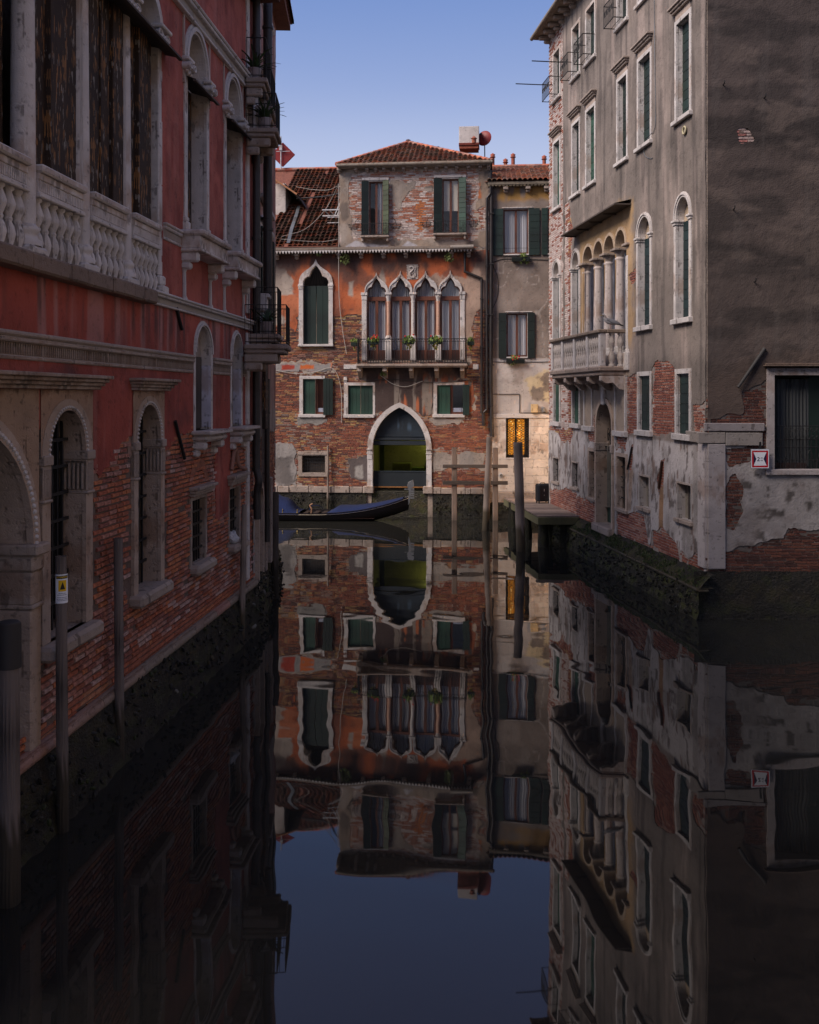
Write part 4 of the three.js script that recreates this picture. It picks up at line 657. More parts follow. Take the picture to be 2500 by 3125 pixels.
    // lead flashing down the roof
    const fl = new MB(), ends = [[912, 615, -3.1], [905, 650, -2.3], [890, 700, -1.0], [880, 742, .2]].map(q => { const p = fr.pix(q[0], q[1], q[2]), s = (q[2] - .25) / (nt - .25); return [p[0], lerp(ve, vt, s) + .13, q[2]]; }); for (let k = 0; k < 3; k++) fl.quad([ends[k + 1][0] - .07, ends[k + 1][1], ends[k + 1][2]], [ends[k + 1][0] + .07, ends[k + 1][1], ends[k + 1][2]], [ends[k][0] + .07, ends[k][1], ends[k][2]], [ends[k][0] - .07, ends[k][1], ends[k][2]]); part(rf, 'flashing', fl, MAT.zinc);
    // dormer: pale wall, tiled pent roof with dark eaves
    const n = -2.6, p0 = fr.pix(800, 700, n), p1 = fr.pix(872, 560, n), dm = part(th, 'dormer', new MB([.62, .55, .5]).box(p0[0], p1[0], p0[1] - 1.5, p1[1], n - 3, n, null, .01), MAT.plaster);
    const e = fr.pix(906, 625, n + .5), t = fr.pix(838, 540, n + .5); part(dm, 'dormer_roof', new MB([.42, .19, .09]).quad([t[0] - .4, t[1] + .2, n + .5], [e[0], e[1] + .5, n + .5], [e[0], e[1] + .5, n - 3], [t[0] - .4, t[1] + .2, n - 3]).quad([t[0] - .4, t[1] + .12, n + .5], [e[0], e[1] + .42, n + .5], [e[0], e[1] + .5, n + .5], [t[0] - .4, t[1] + .2, n + .5]), MAT.tile);
    part(dm, 'boarded_eaves', new MB().quad([p1[0], p1[1] - .05, n + .45], [e[0] + .05, e[1] + .4, n + .48], [e[0] + .12, e[1] - .05, n - 2.4], [p1[0], p1[1] - .6, n - 2.4]).quad([e[0] + .03, e[1] + .42, n + .48], [e[0] + .42, e[1] - .3, n - .6], [e[0] + .42, e[1] - .3, n - 2.6], [e[0] + .03, e[1] + .4, n - 2.6]), MAT.darkwood);
  }
  // plaques, downpipe and cables
  for (const q of [R(1050, 1112.6, 1089, 1126.7), R(1444, 1112, 1461, 1127.5)]) slab(th, 'stone_plaque', q[0], q[1], q[2], q[3], -.01, .05);
  const pipe = (pts, n, r, name = 'downpipe') => part(th, name, new MB().tube(pts.map(q => [...fr.pix(q[0], q[1], n), n]).flatMap((q, k, a) => k === 0 || k === a.length - 1 ? [q] : [q, q]), r, 8), MAT.pipe);
  { const mk = (pts, n, r) => { const mb = new MB(), P = pts.map(q => [...fr.pix(q[0], q[1], n), n]); for (let k = 0; k < P.length - 1; k++) mb.rod(P[k], P[k + 1], r, 8); P.forEach((q, k) => { if (k && k < P.length - 1) mb.geo(new THREE.SphereGeometry(r * 1.04, 8, 6), new THREE.Matrix4().makeTranslation(...q)); }); for (let k = 0; k < P.length - 1; k++) { const L = Math.hypot(P[k + 1][0] - P[k][0], P[k + 1][1] - P[k][1]); for (let s = .8; s < L - .3; s += 1.9) { const t = s / L; mb.box(lerp(P[k][0], P[k + 1][0], t) - r * 1.3, lerp(P[k][0], P[k + 1][0], t) + r * 1.3, lerp(P[k][1], P[k + 1][1], t) - .02, lerp(P[k][1], P[k + 1][1], t) + .02, -.02, n + r * 1.2); } } part(th, 'downpipe', mb, MAT.pipe); };
    mk([[1419, 772], [1419, 829], [1470, 850], [1470, 1262]], .12, .052); mk([[1497, 520], [1497, 590], [1486, 605], [1486, 1250], [1473, 1262]], .1, .05); mk([[1475, 1262], [1477, 1300]], .13, .07); }
  const wire = (pts, n, r, m, label) => single('cable', label, 'cable', new MB().tube(pts.map(q => fr.world(...fr.pix(q[0], q[1], q[2] ?? n), q[2] ?? n)), r, 4), m);
  wire([[1033, 560, .2], [1034, 720, .35], [1035, 900, .12], [1045, 1000, .08], [1058, 1080, .06]], .1, .012, MAT.rope, 'pale cable dropping from the attic corner past the ogee window');
  wire([[1030, 568, -1.2], [1000, 580, -2.5], [950, 578, -3.2], [905, 570, -3.4]], 0, .009, MAT.rope, 'pale line sagging across the upper tiles of the low roof');
  wire([[1032, 566, .1], [1010, 610, -1.0], [985, 650, -.6], [930, 700, -.8], [860, 722, .1]], 0, .009, MAT.rope, 'long pale line slanting down across the low tiled roof to its eaves');
  wire([[1030, 730, .1], [980, 738, .1], [920, 735, .1], [858, 730, .1]], 0, .008, MAT.rope, 'pale line sagging along the eaves of the low tiled roof');
  wire([[1036, 590, -1.0], [1000, 598, -2.2], [950, 603, -2.6], [905, 606, -2.8]], 0, .03, MAT.cable, 'thick black cable lying across the middle of the low tiled roof');
  wire([[840, 1130], [900, 1140], [960, 1136], [1015, 1124], [1040, 1180], [1043, 1290]], .06, .012, MAT.rope, 'pale cable sagging above the half open green shutter');
  wire([[1010, 1158], [1100, 1164], [1160, 1158], [1240, 1160], [1330, 1168], [1440, 1160], [1470, 1150]], .08, .012, MAT.cable, 'dark cable running under the iron balcony over two green shuttered windows');
  wire([[1160, 1145], [1170, 1152], [1200, 1172], [1240, 1180], [1290, 1163]], .1, .012, MAT.rope, 'pale cable looped below the iron balcony over the pointed water gate');
  wire([[905, 1068], [960, 1066], [1040, 1062], [1095, 1056]], .06, .011, MAT.cable, 'dark cable under the sill of the shuttered ogee window');
  // laundry frame on the attic's left side
  { const g = thing('laundry_rack', 'white wooden laundry frame sticking out of the attic over the low roof', 'laundry rack'); fr.place(g); const q = fr.rect(977, 650, 1036, 632, .0), n = -.6; for (const [v, k] of [[q[3], 0], [q[2] - .02, .35]]) { part(g, 'arm', new MB().box(q[0], q[1], v - .025, v + .025, n + k * .2, n + k * .2 + .05, null, .006), MAT.white); part(g, 'arm', new MB().box(q[0] + .05, q[1], v - .14, v - .1, n - .9, n - .85, null, .006), MAT.white); } for (const t of [0, .12, .24]) part(g, 'strut', new MB().rod([q[0] + .42 + t, q[3], n - .3], [q[1] - .02 + t * .1, q[3] + .85 - t, n - .3], .022, 5), MAT.white); for (const s of [.08, .35]) part(g, 'cross_bar', new MB().box(lerp(q[0], q[1], s), lerp(q[0], q[1], s) + .04, q[2] - .05, q[2] - .01, n - .9, n + .05, null, .006), MAT.white); }
  // diamond dish on a mast, far left
  { const n = -7.1, c = fr.pix(865, 474, n), w = fr.world(c[0], c[1], n + .1), d = thing('panel_antenna', 'diamond shaped red panel antenna on a mast above the low tiled roof', 'antenna'); d.position.set(...w);
    const s = .42; const pl = part(d, 'panel', new MB().box(-s, s, -s, s, -.03, .03, null, .02), MAT.reddish); pl.rotation.z = Math.PI / 4; part(d, 'mast', new MB().rod([-.08, -.72, .1], [-.08, .85, .1], .03, 6).rod([-.3, .12, .12], [.35, .14, .12], .015, 5).box(-.15, -.02, .18, .42, .06, .16), MAT.white); }
}
// ---------------------------------------------------------------- narrow grey house right of it, lit window on the quay
const GH = new Frame(FC.world(FC.u(1494), 0, -.12).filter((_, k) => k !== 1), FC.U);
{
  const fr = GH, R = (...a) => fr.rect(...a), PP = (...p) => fr.poly(...p), box = (...a) => rectPoly(...R(...a)), th = thing('grey_house', 'narrow grey house with yellow band under the eaves and a glowing barred window', 'house'); fr.place(th);
  const u0 = 0, u1 = fr.u(1980), vE = fr.pix(1580, 566)[1], A = R(1536.5, 638, 1613, 776), A2 = R(1672, 636, 1740, 774), B = R(1546, 956, 1609.5, 1089), Lw = R(1544, 1275, 1615, 1397), vS = fr.pix(1580, 1264)[1], vW = fr.pix(1580, 1093)[1];
  const holes = [A, A2, B, Lw].map(q => rectPoly(...q));
  part(th, 'wall', new MB([.55, .5, .46]).fill(rectPoly(u0, u1, -1, vE), 0, null, holes).quad([u1, -1, 0], [u1, -1, -7], [u1, vE, -7], [u1, vE, 0]), MAT.plaster);
  part(th, 'back_wall', new MB().box(u0, u1, -1, vE, -7.2, -7), MAT.mortar);
  const GR = [.235, .185, .155], tint = tintOf(GR, [
    [null, (u, v, c) => mix3(c, [.32, .265, .23], sstep(.45, .7, fbm(u * 1.4 + 8, v * 1.2, 4)) * .7)],
    [null, (u, v, c) => { const d = vE - v, s = fbm(u * 2.2 + 3, v * .6, 3); return mix3(c, [.47, .255, .06], sstep(.72, .5, d + (s - .5) * .5) * sstep(.40, .52, s + .04) * .85); }],
    [null, (u, v, c) => { const s = STREAK(u, v, 2.6, 40), d = vE - v; return mix3(c, [.17, .15, .135], sstep(.6, .72, s) * sstep(1.4, .3, d)); }],
    [rectPoly(u0 - 1, u1 + 1, vS - 1, vW), [.46, .43, .42], .03, .03], [null, (u, v, c) => v < vW ? mix3(c, [.33, .29, .27], sstep(.55, .72, fbm(u * 1.8, v * 1.8 + 4, 5))) : c],
    [PP([1605, 1160], [1640, 1135], [1690, 1130], [1690, 1225], [1650, 1225], [1610, 1200]), [.52, .44, .30], .05, .25], [PP([1622, 1190], [1655, 1180], [1660, 1222], [1625, 1222]), [.20, .17, .15], .03, .22], [PP([1640, 1150], [1680, 1140], [1690, 1190], [1660, 1190]), [.22, .18, .15], .03, .25],
    [null, (u, v, c) => { const a = fr.pix(1580, 800), w = (x) => Math.abs(fbm(u * 1.1 + x, v * .8, 3) - .5); return v > vW && v < a[1] ? mix3(c, [.42, .36, .32], sstep(.012, .004, w(2)) * .8) : c; }]], 3);
  part(th, 'plaster', coat(u0, u1, vS, vE, .05, () => 1, holes, tint, .02), MAT.plaster);
  // ashlar base, block by block
  { const y1 = vS - .16, y0 = 1.02, rows = 9, h = (y1 - y0) / rows, r = rng(14);
    for (let k = 0; k < rows; k++) { let u = u0 + .01, j = 0; while (u < fr.u(1760)) { const w = (k % 2 && j === 0 ? .45 : .72) + (r() - .5) * .16, a = u, b = Math.min(u + w, fr.u(1770)); const spans = []; const va = y0 + k * h, vb = va + h; if (vb > Lw[2] - .03 && va < Lw[3] + .03) { if (a < Lw[0] - .04) spans.push([a, Math.min(b, Lw[0] - .01)]); if (b > Lw[1] + .04) spans.push([Math.max(a, Lw[1] + .01), b]); } else spans.push([a, b]); for (const q of spans) if (q[1] - q[0] > .03) { const t = .92 + r() * .16; part(th, 'ashlar', new MB([t, t * .95, t * .88]).box(q[0] + .003, q[1] - .003, va + .003, vb - .003, -.02, .045 + r() * .006, null, .006), MAT.stone); } u += w; j++; } }
    slab(th, 'string_course', u0, fr.u(1780), vS - .155, vS + .01, -.02, .085); for (const [a, b] of [[u0, fr.u(1570)], [fr.u(1571), fr.u(1650)], [fr.u(1651), fr.u(1770)]]) slab(th, 'plinth_stone', a, b, .55, 1.015, -.02, .09, MAT.stonedirty, .02); }
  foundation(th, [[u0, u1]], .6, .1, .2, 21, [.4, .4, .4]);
  const q8 = R(1484, 1263, 1497, 1480); 
  // windows
  [[A, 1504, 1647, true], [A2, 1653, 1770, true], [B, 1522, 1632, false]].forEach(([q, x0, x1, grooved], k) => {
    const p = surround(th, rectPoly(...q), rectPoly(q[0] - .03, q[1] + .03, q[2] - .03, q[3] + .03), { proud: .03, depth: .16 });
    slab(p, 'lintel', q[0] - .06, q[1] + .2, q[3] + .035, q[3] + .07, -.01, .08); slab(p, 'sill', q[0] - .05, q[1] + .05, q[2] - .06, q[2] - .001, -.01, .08); glazing(p, q[0], q[1], q[2], q[3], -.06);
    leaf(p, 'open_shutter', fr.u(x0), q[0] - .01, q[2] - .06, q[3] + .02, .05, MAT.darkgreen, true, grooved ? .26 : .33, .04); leaf(p, 'open_shutter', q[1] + .01, fr.u(x1), q[2] - .06, q[3] + .02, .05, MAT.darkgreen, true, grooved ? .26 : .33, .04);
    if (k === 0) { part(p, 'guard_rail', new MB().rod([q[0], q[2] + .24, -.02], [q[1], q[2] + .24, -.02], .008, 5), MAT.iron); }
    if (k !== 1) { const v = q[2] - (k ? .27 : .32), uA = fr.u(1538), uB = fr.u(1621), ir = new MB(); for (const y of [v, v + .09, v + .17]) { ir.rod([uA, y, .24], [uB, y, .24], .007, 4); for (const u of [uA, uB]) ir.rod([u, y, 0], [u, y, .24], .007, 4); } for (let i = 0; i <= 8; i++) ir.rod([lerp(uA, uB, i / 8), v, .24], [lerp(uA, uB, i / 8), v + .19, .24], .005, 4); part(p, 'planter_rail', ir, MAT.iron);
      const g = thing('planter', k ? 'planter with red flowers under the lower shuttered window of the grey house' : 'planter with trailing green plant under the upper shuttered window of the grey house', 'planter', undefined, fr.world(lerp(uA, uB, .62 - .1 * k), v + .012, .13)), r = rng(30 + k); g.rotation.y = Math.atan2(-fr.U[1], fr.U[0]);
      part(g, 'trough', new MB([.4, .6, .5]).box(-.36, .36, 0, .15, -.09, .09, null, .012), MAT.darkgreen); const mb = new MB(); leafCloud(mb, .2, .2, 170, r, [.14, .2, .04], .2); for (let i = 1; i < mb.p.length; i += 3) mb.p[i] += .16; for (let i = 0; i < mb.p.length; i += 3) mb.p[i] += k ? -.05 : .12; part(g, 'leaves', mb, LEAFY); if (k) { const f = new MB(); for (let i = 0; i < 9; i++) f.geo(new THREE.IcosahedronGeometry(.026, 0), new THREE.Matrix4().makeTranslation((r() - .4) * .3, .12 + r() * .2, .1 + r() * .06)); part(g, 'blooms', f, MAT.flower); } }
  });
  // the glowing window: small lamps behind amber glass, scrolled grille in front
  { const p = surround(th, rectPoly(...Lw), rectPoly(Lw[0] - .05, Lw[1] + .05, Lw[2] - .05, Lw[3] + .05), { proud: .06, depth: .3 });
    const m = lerp(Lw[0], Lw[1], .42), amber = new THREE.MeshStandardMaterial({ color: new THREE.Color().setRGB(.3, .14, .02), roughness: .5, emissive: new THREE.Color().setRGB(.19, .07, .004), emissiveIntensity: 1 }); amber.name = 'amber_glass_glow';
    for (const [a, b] of [[Lw[0] + .1, m - .04], [m + .06, Lw[1] - .18]]) { const cu = new MB(), r = rng(Math.floor(a * 100)); const k = 14, rows = 34; for (let j = 0; j < rows; j++) for (let i = 0; i < k; i++) { const u = lerp(a, b, (i + .5 + (r() - .5) * .5) / k), v = lerp(Lw[2] + .12, Lw[3] - .08, (j + .5 + (r() - .5) * .6) / rows); cu.geo(new THREE.IcosahedronGeometry(.014 + r() * .012, 0), new THREE.Matrix4().makeTranslation(u, v, -.2)); } part(p, 'lit_bead_curtain', cu, amber); part(p, 'lit_drape', new MB([.6, .5, .3]).quad([a, Lw[2] + .1, -.24], [b, Lw[2] + .1, -.24], [b, Lw[3] - .06, -.24], [a, Lw[3] - .06, -.24]), (() => { const d = amber.clone(); d.emissive.setRGB(.035, .010, .0006); return d; })()); }
    const bulbs = new THREE.MeshStandardMaterial({ color: 0, emissive: new THREE.Color().setRGB(1, .75, .3), emissiveIntensity: .8 }); bulbs.name = 'bulb_glow'; [[.22, .9], [.3, .84], [.2, .72], [.28, .66], [.18, .55], [.24, .4], [.56, .93], [.62, .8], [.68, .7], [.58, .6], [.7, .48], [.62, .35]].forEach(([s, t]) => part(p, 'bulb', new MB().geo(new THREE.IcosahedronGeometry(.02, 1), new THREE.Matrix4().makeTranslation(lerp(Lw[0], Lw[1], s), lerp(Lw[2], Lw[3], t), -.17)), bulbs));
    const L = new THREE.PointLight(new THREE.Color(1, .55, .15), .1); L.position.set(lerp(Lw[0], Lw[1], .5), lerp(Lw[2], Lw[3], .6), -.1); L.castShadow = true; p.add(L);
    backing(p, Lw[0], Lw[1], Lw[2], Lw[3], -.3); const ir = new MB(), n = .0; for (let k = 0; k <= 6; k++) ir.box(lerp(Lw[0] + .01, Lw[1] - .01, k / 6) - .006, lerp(Lw[0] + .01, Lw[1] - .01, k / 6) + .006, Lw[2], Lw[3], n - .006, n + .006); for (const v of [Lw[2] + .03, Lw[3] - .03, Lw[2] + .26, Lw[3] - .26]) ir.box(Lw[0], Lw[1], v - .008, v + .008, n - .008, n + .008);
    for (const [v, s] of [[Lw[2] + .145, 1], [Lw[3] - .145, 1]]) for (let k = 0; k < 6; k++) { const c = lerp(Lw[0], Lw[1], (k + .5) / 6), pts = []; for (let t = 0; t <= 12; t++) { const a = t / 12 * 7.5, rr = .075 * (1 - t / 16); pts.push([c + rr * Math.cos(a), v + rr * Math.sin(a), n]); } ir.tube(pts, .011, 4); } for (let k = 0; k < 6; k++) { const c = lerp(Lw[0], Lw[1], (k + .5) / 6); for (let j = 0; j < 5; j++) { const v = lerp(Lw[2] + .3, Lw[3] - .3, j / 5), h = (Lw[3] - Lw[2] - .6) / 5; ir.tube([[c - .08, v, n], [c + .07, v + h / 2, n], [c - .08, v + h, n]], .010, 4).tube([[c + .08, v, n], [c - .07, v + h / 2, n], [c + .08, v + h, n]], .010, 4); } }
    part(p, 'scroll_grille', ir, MAT.iron); }
  // eaves, roof, flues
  { const g = part(th, 'cornice', new MB([.75, .7, .6]).box(u0 - .06, u1, vE - .02, vE + .1, -.05, .3, null, .01), MAT.gutter), zz = new MB([.8, .75, .6]); for (let u = u0 - .06; u < fr.u(1760); u += .14) zz.box(u, u + .1, vE - .07, vE - .02, .05, .28, null, .01); part(g, 'dentils', zz, MAT.gutter);
    [1544, 1612, 1668, 1720].forEach(x => { const u = fr.u(x, .1); part(g, 'corbel', new MB().box(u - .1, u + .1, vE - .2, vE - .075, -.02, .26, null, .02).box(u - .08, u + .08, vE - .29, vE - .2, -.02, .15, null, .02), MAT.stonedirty); });
    const nt = -4.6, vt = fr.pix(1580, 511, nt)[1], rf = part(th, 'roof', new MB([.5, .5, .5]).quad([u0 - .2, vE + .1, .3], [u1, vE + .1, .3], [u1, vt, nt], [u0 - .2, vt, nt]).quad([u0 - .2, vt, nt], [u1, vt, nt], [u1, vE - 1, nt - 4], [u0 - .2, vE - 1, nt - 4]), toneMat('tile', [.42, .15, .095])); tiledSlope(rf, fr, u0 - .1, fr.u(1720), u0 - .1, fr.u(1720), vE + .12, .36, vt, nt, 12, 140, .2, .29);
    const rt = new MB(); for (let u = u0 - .2; u < fr.u(1740); u += .36) rt.rod([u, vt + .04, nt], [u + .4, vt + .05, nt], .1, 8, TILE_TONES[Math.floor(u * 9 + 90) % 5], .09); part(rf, 'ridge_tiles', rt, MAT.tile);
    const far = new MB([.6, .5, .5]); const nf = nt - 6, vf = fr.pix(1580, 490, nf)[1]; far.box(fr.u(1460, nf), fr.u(1800, nf), vf - 8, vf - .35, nf - 3, nf, [.3, .2, .18]).quad([fr.u(1460, nf), vf - .35, nf + .3], [fr.u(1800, nf), vf - .35, nf + .3], [fr.u(1800, nf), vf, nf - 1.5], [fr.u(1460, nf), vf, nf - 1.5]); part(rf, 'rear_roof', far, toneMat('tile', [.22, .08, .055]));
    [[1504, 468, .5], [1566, 468, .55], [1661, 474, .6], [1543, 484, .25]].forEach(([x, y, h], k) => { const n = nt - 1.5, q = fr.pix(x, y, n); part(rf, 'flue', new MB([.36, .1, .06]).lathe([[.085, -h - .6], [.085, -.2], [.13, -.19], [.13, -.16], [.08, -.15], [.12, -.06], [0, .02]], q[0], q[1], n, 8), MAT.tile); }); }
  // pipes, conduit and boxes
  { const P = (x, y, n) => [...fr.pix(x, y, n), n], mk = (pts, n, r, m = MAT.pipe, name = 'downpipe') => { const mb = new MB(), q = pts.map(a => P(a[0], a[1], n)); for (let k = 0; k < q.length - 1; k++) { mb.rod(q[k], q[k + 1], r, 8); mb.geo(new THREE.SphereGeometry(r * 1.03, 8, 6), new THREE.Matrix4().makeTranslation(...q[k])); const L = q[k][1] - q[k + 1][1]; for (let s = 1; s < L; s += 2) mb.box(q[k][0] - r * 1.4, q[k][0] + r * 1.4, q[k][1] - s - .02, q[k][1] - s + .02, -.02, n + r * 1.2); } part(th, name, mb, m); };
    mk([[1510, 552], [1500, 575], [1498, 1160], [1502, 1334]], .16, .075, MAT.pipe); 
    const wire = (pts, r, label) => single('cable', label, 'cable', new MB().tube(pts.map(q => fr.world(...fr.pix(q[0], q[1], q[2] ?? .04), q[2] ?? .04)), r, 4), MAT.cable);
    wire([[1501, 803], [1520, 795], [1542, 790], [1600, 791], [1690, 794]], .014, 'dark cable along the grey wall above its upper planter'); wire([[1502, 806], [1517, 840], [1521, 870], [1517, 910], [1502, 945]], .014, 'dark cable bowing out beside the grey house downpipe'); wire([[1500, 1104], [1536, 1105], [1620, 1105], [1690, 1104]], .012, 'dark cable along the grey wall behind the lower planter');
    part(th, 'conduit', new MB().rod(P(1500, 1203, .045), P(1586, 1203, .045), .014, 6).rod(P(1586, 1203, .045), P(1586, 1260, .045), .014, 6).rod(P(1586, 1260, .045), P(1690, 1260, .045), .014, 6), MAT.cable);
    const b = R(1620, 1233, 1641, 1259); part(th, 'meter_box', new MB([.9, .72, .42]).box(b[0], b[1], b[2], b[3], .02, .2, null, .012), MAT.stone); const c = R(1655, 1243, 1664, 1258); part(th, 'small_lamp', new MB().box(c[0], c[1], c[2], c[3], .02, .16, null, .02), MAT.zinc);
    const o = R(1524, 1444, 1536, 1456), oc = [(o[0] + o[1]) / 2, (o[2] + o[3]) / 2]; part(th, 'drain_pipe_mouth', new MB().lathe([[.05, -.02], [.075, -.02], [.08, .04], [.055, .04]], 0, 0, 0, 12), MAT.white).position.set(0, 0, 0); const dm = th.children[th.children.length - 1]; dm.rotation.x = Math.PI / 2; dm.position.set(oc[0], oc[1], .06); part(dm, 'pipe_hole', new MB().lathe([[0, .0], [.056, .0]], 0, .02, 0, 12), MAT.room); }
}
// ---------------------------------------------------------------- the red palazzo on the left bank
{
  const fr = FL, th = thing('red_palazzo', 'tall red plastered palazzo with balustraded loggia and worn brick base on the left bank', 'palazzo'); fr.place(th);
  const U0 = -13, U1 = fr.u(769), VT = 13.35, PP = (...p) => fr.poly(...p);
  const colU = [-3.9, -2.55, -1.2, .17, 1.57, 2.94, 4.14], vF = 6.33, vCap = 10.1;
  // loggia outline with arches above the capitals
  const log = [[colU[0], vF], [4.20, vF], [4.20, vCap]]; for (let k = colU.length - 1; k > 0; k--) { const a = colU[k] - (k === 6 ? .02 : .14), b = colU[k - 1] + .14, c = (a + b) / 2, w = (a - b) / 2; for (let i = 0; i <= 10; i++) { const t = i / 10 * Math.PI; log.push([c + w * Math.cos(t), vCap + .12 + w * Math.sin(t)]); } log.push([b, vCap]); } log.push([colU[0], vCap]);
  const W1 = [5.42, 6.46], W2 = [7.72, 8.72], W3 = [5.86, 6.74], W4 = [8.12, 8.78], A1 = [.56, 1.5], A2 = [3.24, 4.15], S1 = [5.72, 6.47], S2 = [8.0, 8.7];
  const hole = {
    log, w1: archPoly(W1[0], W1[1], 7.5, 10.3, .62), w2: archPoly(W2[0], W2[1], 7.5, 10.3, .62), w3: archPoly(W3[0], W3[1], 4.22, 5.55, .46), w4: archPoly(W4[0], W4[1], 4.22, 5.6, .4), a1: archPoly(A1[0], A1[1], 2.02, 4.14, .5), a2: archPoly(A2[0], A2[1], 2.0, 4.16, .52), s1: rectPoly(S1[0], S1[1], 1.98, 3.05), s2: rectPoly(S2[0], S2[1], 1.97, 3.02), a0: archPoly(-2.5, .1, .4, 3.2, 1.3), a9: archPoly(-6.2, -4.2, .4, 3.2, 1.0) };
  const holes = Object.values(hole);
  part(th, 'wall', new MB().fill(rectPoly(U0, U1, -1, VT), 0, null, holes).quad([U1, -1, 0], [U1, -1, -8], [U1, VT, -8], [U1, VT, 0]), MAT.mortardark);
  part(th, 'roof', new MB([.5, .5, .5]).quad([U0, VT, .6], [U1 + .1, VT, .6], [U1 + .1, VT + 2, -8], [U0, VT + 2, -8]).box(U0, U1, VT - .3, VT - .02, -.1, .6), toneMat('tile', [.22, .08, .055]));
  part(th, 'rear_wall', new MB().box(U0, U1, -1, VT + 1.9, -8.3, -8), MAT.mortar);
  // plaster: gone near the water
  const low = PP([-300, 1500], [60, 1560], [100, 1380], [265, 1390], [300, 1450], [345, 1400], [362, 1345], [402, 1338], [490, 1380], [527, 1345], [580, 1318], [640, 1352], [652, 1360], [652, 1595], [692, 1560], [700, 1340], [770, 1310], [790, 1500], [790, 1900], [-300, 2900]);
  const field = fieldOf(1, [[-1, low], [-1, rectPoly(.18, .44, 1, 4.45)]], .11, 3.3, 12);
  const RED = [.34, .072, .050], tint = tintOf(RED, [
    [rectPoly(-20, 20, 6.3, 20), [.43, .125, .095], .1, .3, .8],
    [null, (u, v, c) => mix3(c, [.40, .105, .075], sstep(.4, .7, fbm(u * .9, v * .9 + 7, 4)) * .65)],
    [null, (u, v, c) => mix3(c, [.21, .042, .032], sstep(.5, .68, fbm(u * 2.2 + 9, v * 1.6, 4)) * .6)],
    [null, (u, v, c) => { const s = STREAK(u, v, 5.5, 3), t = STREAK(u, v, 9, 31); let k = c; if (v > 5.45 && v < 6.4) { const z = sstep(5.4, 5.9, v); k = mix3(k, [.42, .24, .22], sstep(.48, .64, s) * .55); k = mix3(k, [.10, .045, .04], sstep(.57, .68, t) * z * .85); } else { k = mix3(k, [.42, .17, .14], sstep(.62, .75, s) * .4); k = mix3(k, [.16, .05, .045], sstep(.66, .76, t) * .35); } return k; }],
    [PP([75, 1150], [150, 1128], [215, 1120], [230, 1152], [80, 1168]), [.09, .045, .045], .12, .2, .8],
    [PP([520, 1250], [560, 1230], [575, 1290], [530, 1320]), [.19, .05, .04], .15, .3, .7]], 21);
  part(th, 'plaster', coat(-2.6, U1, 1.0, VT, .05, field, holes, tint, .03), MAT.plaster); undercoat(th, -2.6, U1, 1.0, 5.3, field, holes, [.30, .20, .16], 8); part(th, 'rear_plaster', coat(U0, -2.6, 1.0, VT, .2, () => 1, holes, tint, .03), MAT.plaster);
  const tones = [[.46, .15, .075], [.40, .12, .065], [.50, .175, .08], [.34, .11, .062], [.43, .19, .14], [.27, .10, .075], [.40, .20, .16], [.50, .33, .29]];
  bricks(th, fr, -1.2, U1, 1.15, 4.7, (u, v) => field(u, v) < .06, [...holes, rectPoly(.33, 1.72, 1.9, 5), rectPoly(3.05, 4.34, 1.9, 5), rectPoly(-3, .26, .3, 5)], 51, 300, tones, (u, v, r) => { const k = clamp(fbm(u * 1.1 + 5, v * 1.6, 4) * .9 + (r() - .5) * .7, 0, .999); return v < 1.75 && r() < .5 ? 4 + Math.floor(r() * 4) : Math.floor(k * 8); }, .072, .262, 1.7);
  bricks(th, fr, -.5, U1, .93, 1.15, () => true, [], 52, 0, [[.50, .17, .08], [.42, .13, .07], [.36, .12, .07], [.46, .2, .11]], null, .072, .5, 1.5);
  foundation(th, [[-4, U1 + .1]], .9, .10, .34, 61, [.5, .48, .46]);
  { const r = rng(8); for (let u = -1.2; u < U1;) { const w = .7 + r() * .9, b = Math.min(u + w, U1); part(th, 'ledge_stone', new MB([.7 + r() * .4, .72, .68]).rod([u + .008, .9, .06], [b - .008, .9, .06], .085, 10), MAT.stonedirty); u += w; } }

  // string courses
  const course = (name, u0, u1, v0, v1, n, m = MAT.stone) => { const h = v1 - v0, mb = new MB(); mb.box(u0, u1, v0, v0 + h * .16, -.01, n * .55, null, .012).box(u0, u1, v0 + h * .161, v0 + h * .6, -.01, n * .4).box(u0, u1, v0 + h * .601, v0 + h * .8, -.01, n * .85, null, .015).box(u0, u1, v0 + h * .801, v1, -.01, n, null, .02); const p = part(th, name, mb, m); const fl = new MB([.8, .78, .75]); for (let u = u0 + .02; u < u1 - .03; u += .052) fl.box(u, u + .026, v0 + h * .18, v0 + h * .58, n * .4, n * .4 + .014, null, .004); part(p, 'fluting', fl, m); return p; };
  for (const [a, b] of [[-3.5, -1.5], [-1.495, .4], [.405, 2.2], [2.205, 4.0], [4.005, W3[0] - .14]]) course('frieze_course', a, b, 5.19, 5.49, .1, MAT.stonedirty);
  course('frieze_course', W3[1] + .14, W4[0] - .14, 5.2, 5.5, .1, MAT.stonedirty); course('frieze_course', W4[1] + .14, 9.5, 5.2, 5.5, .1, MAT.stonedirty);
  course('sill_course', 4.3, W1[0] - .32, 7.2, 7.46, .1); course('sill_course', W1[1] + .36, W2[0] - .3, 7.2, 7.46, .1); course('sill_course', W2[1] + .34, 9.5, 7.2, 7.46, .1);
  course('floor_course', 3.55, 9.55, 6.16, 6.36, .16);
  course('storey_course', 4.3, 9.6, 11.02, 11.3, .2); course('storey_course', -6, 4.29, 11.55, 11.85, .2);
  // corner strip
  for (const [a, b] of [[0.95, 4.1], [4.12, 6.1], [6.4, 9.9], [10, 13.2]]) slab(th, 'corner_strip', 9.16, 9.36, a + .1, b, -.01, .07);

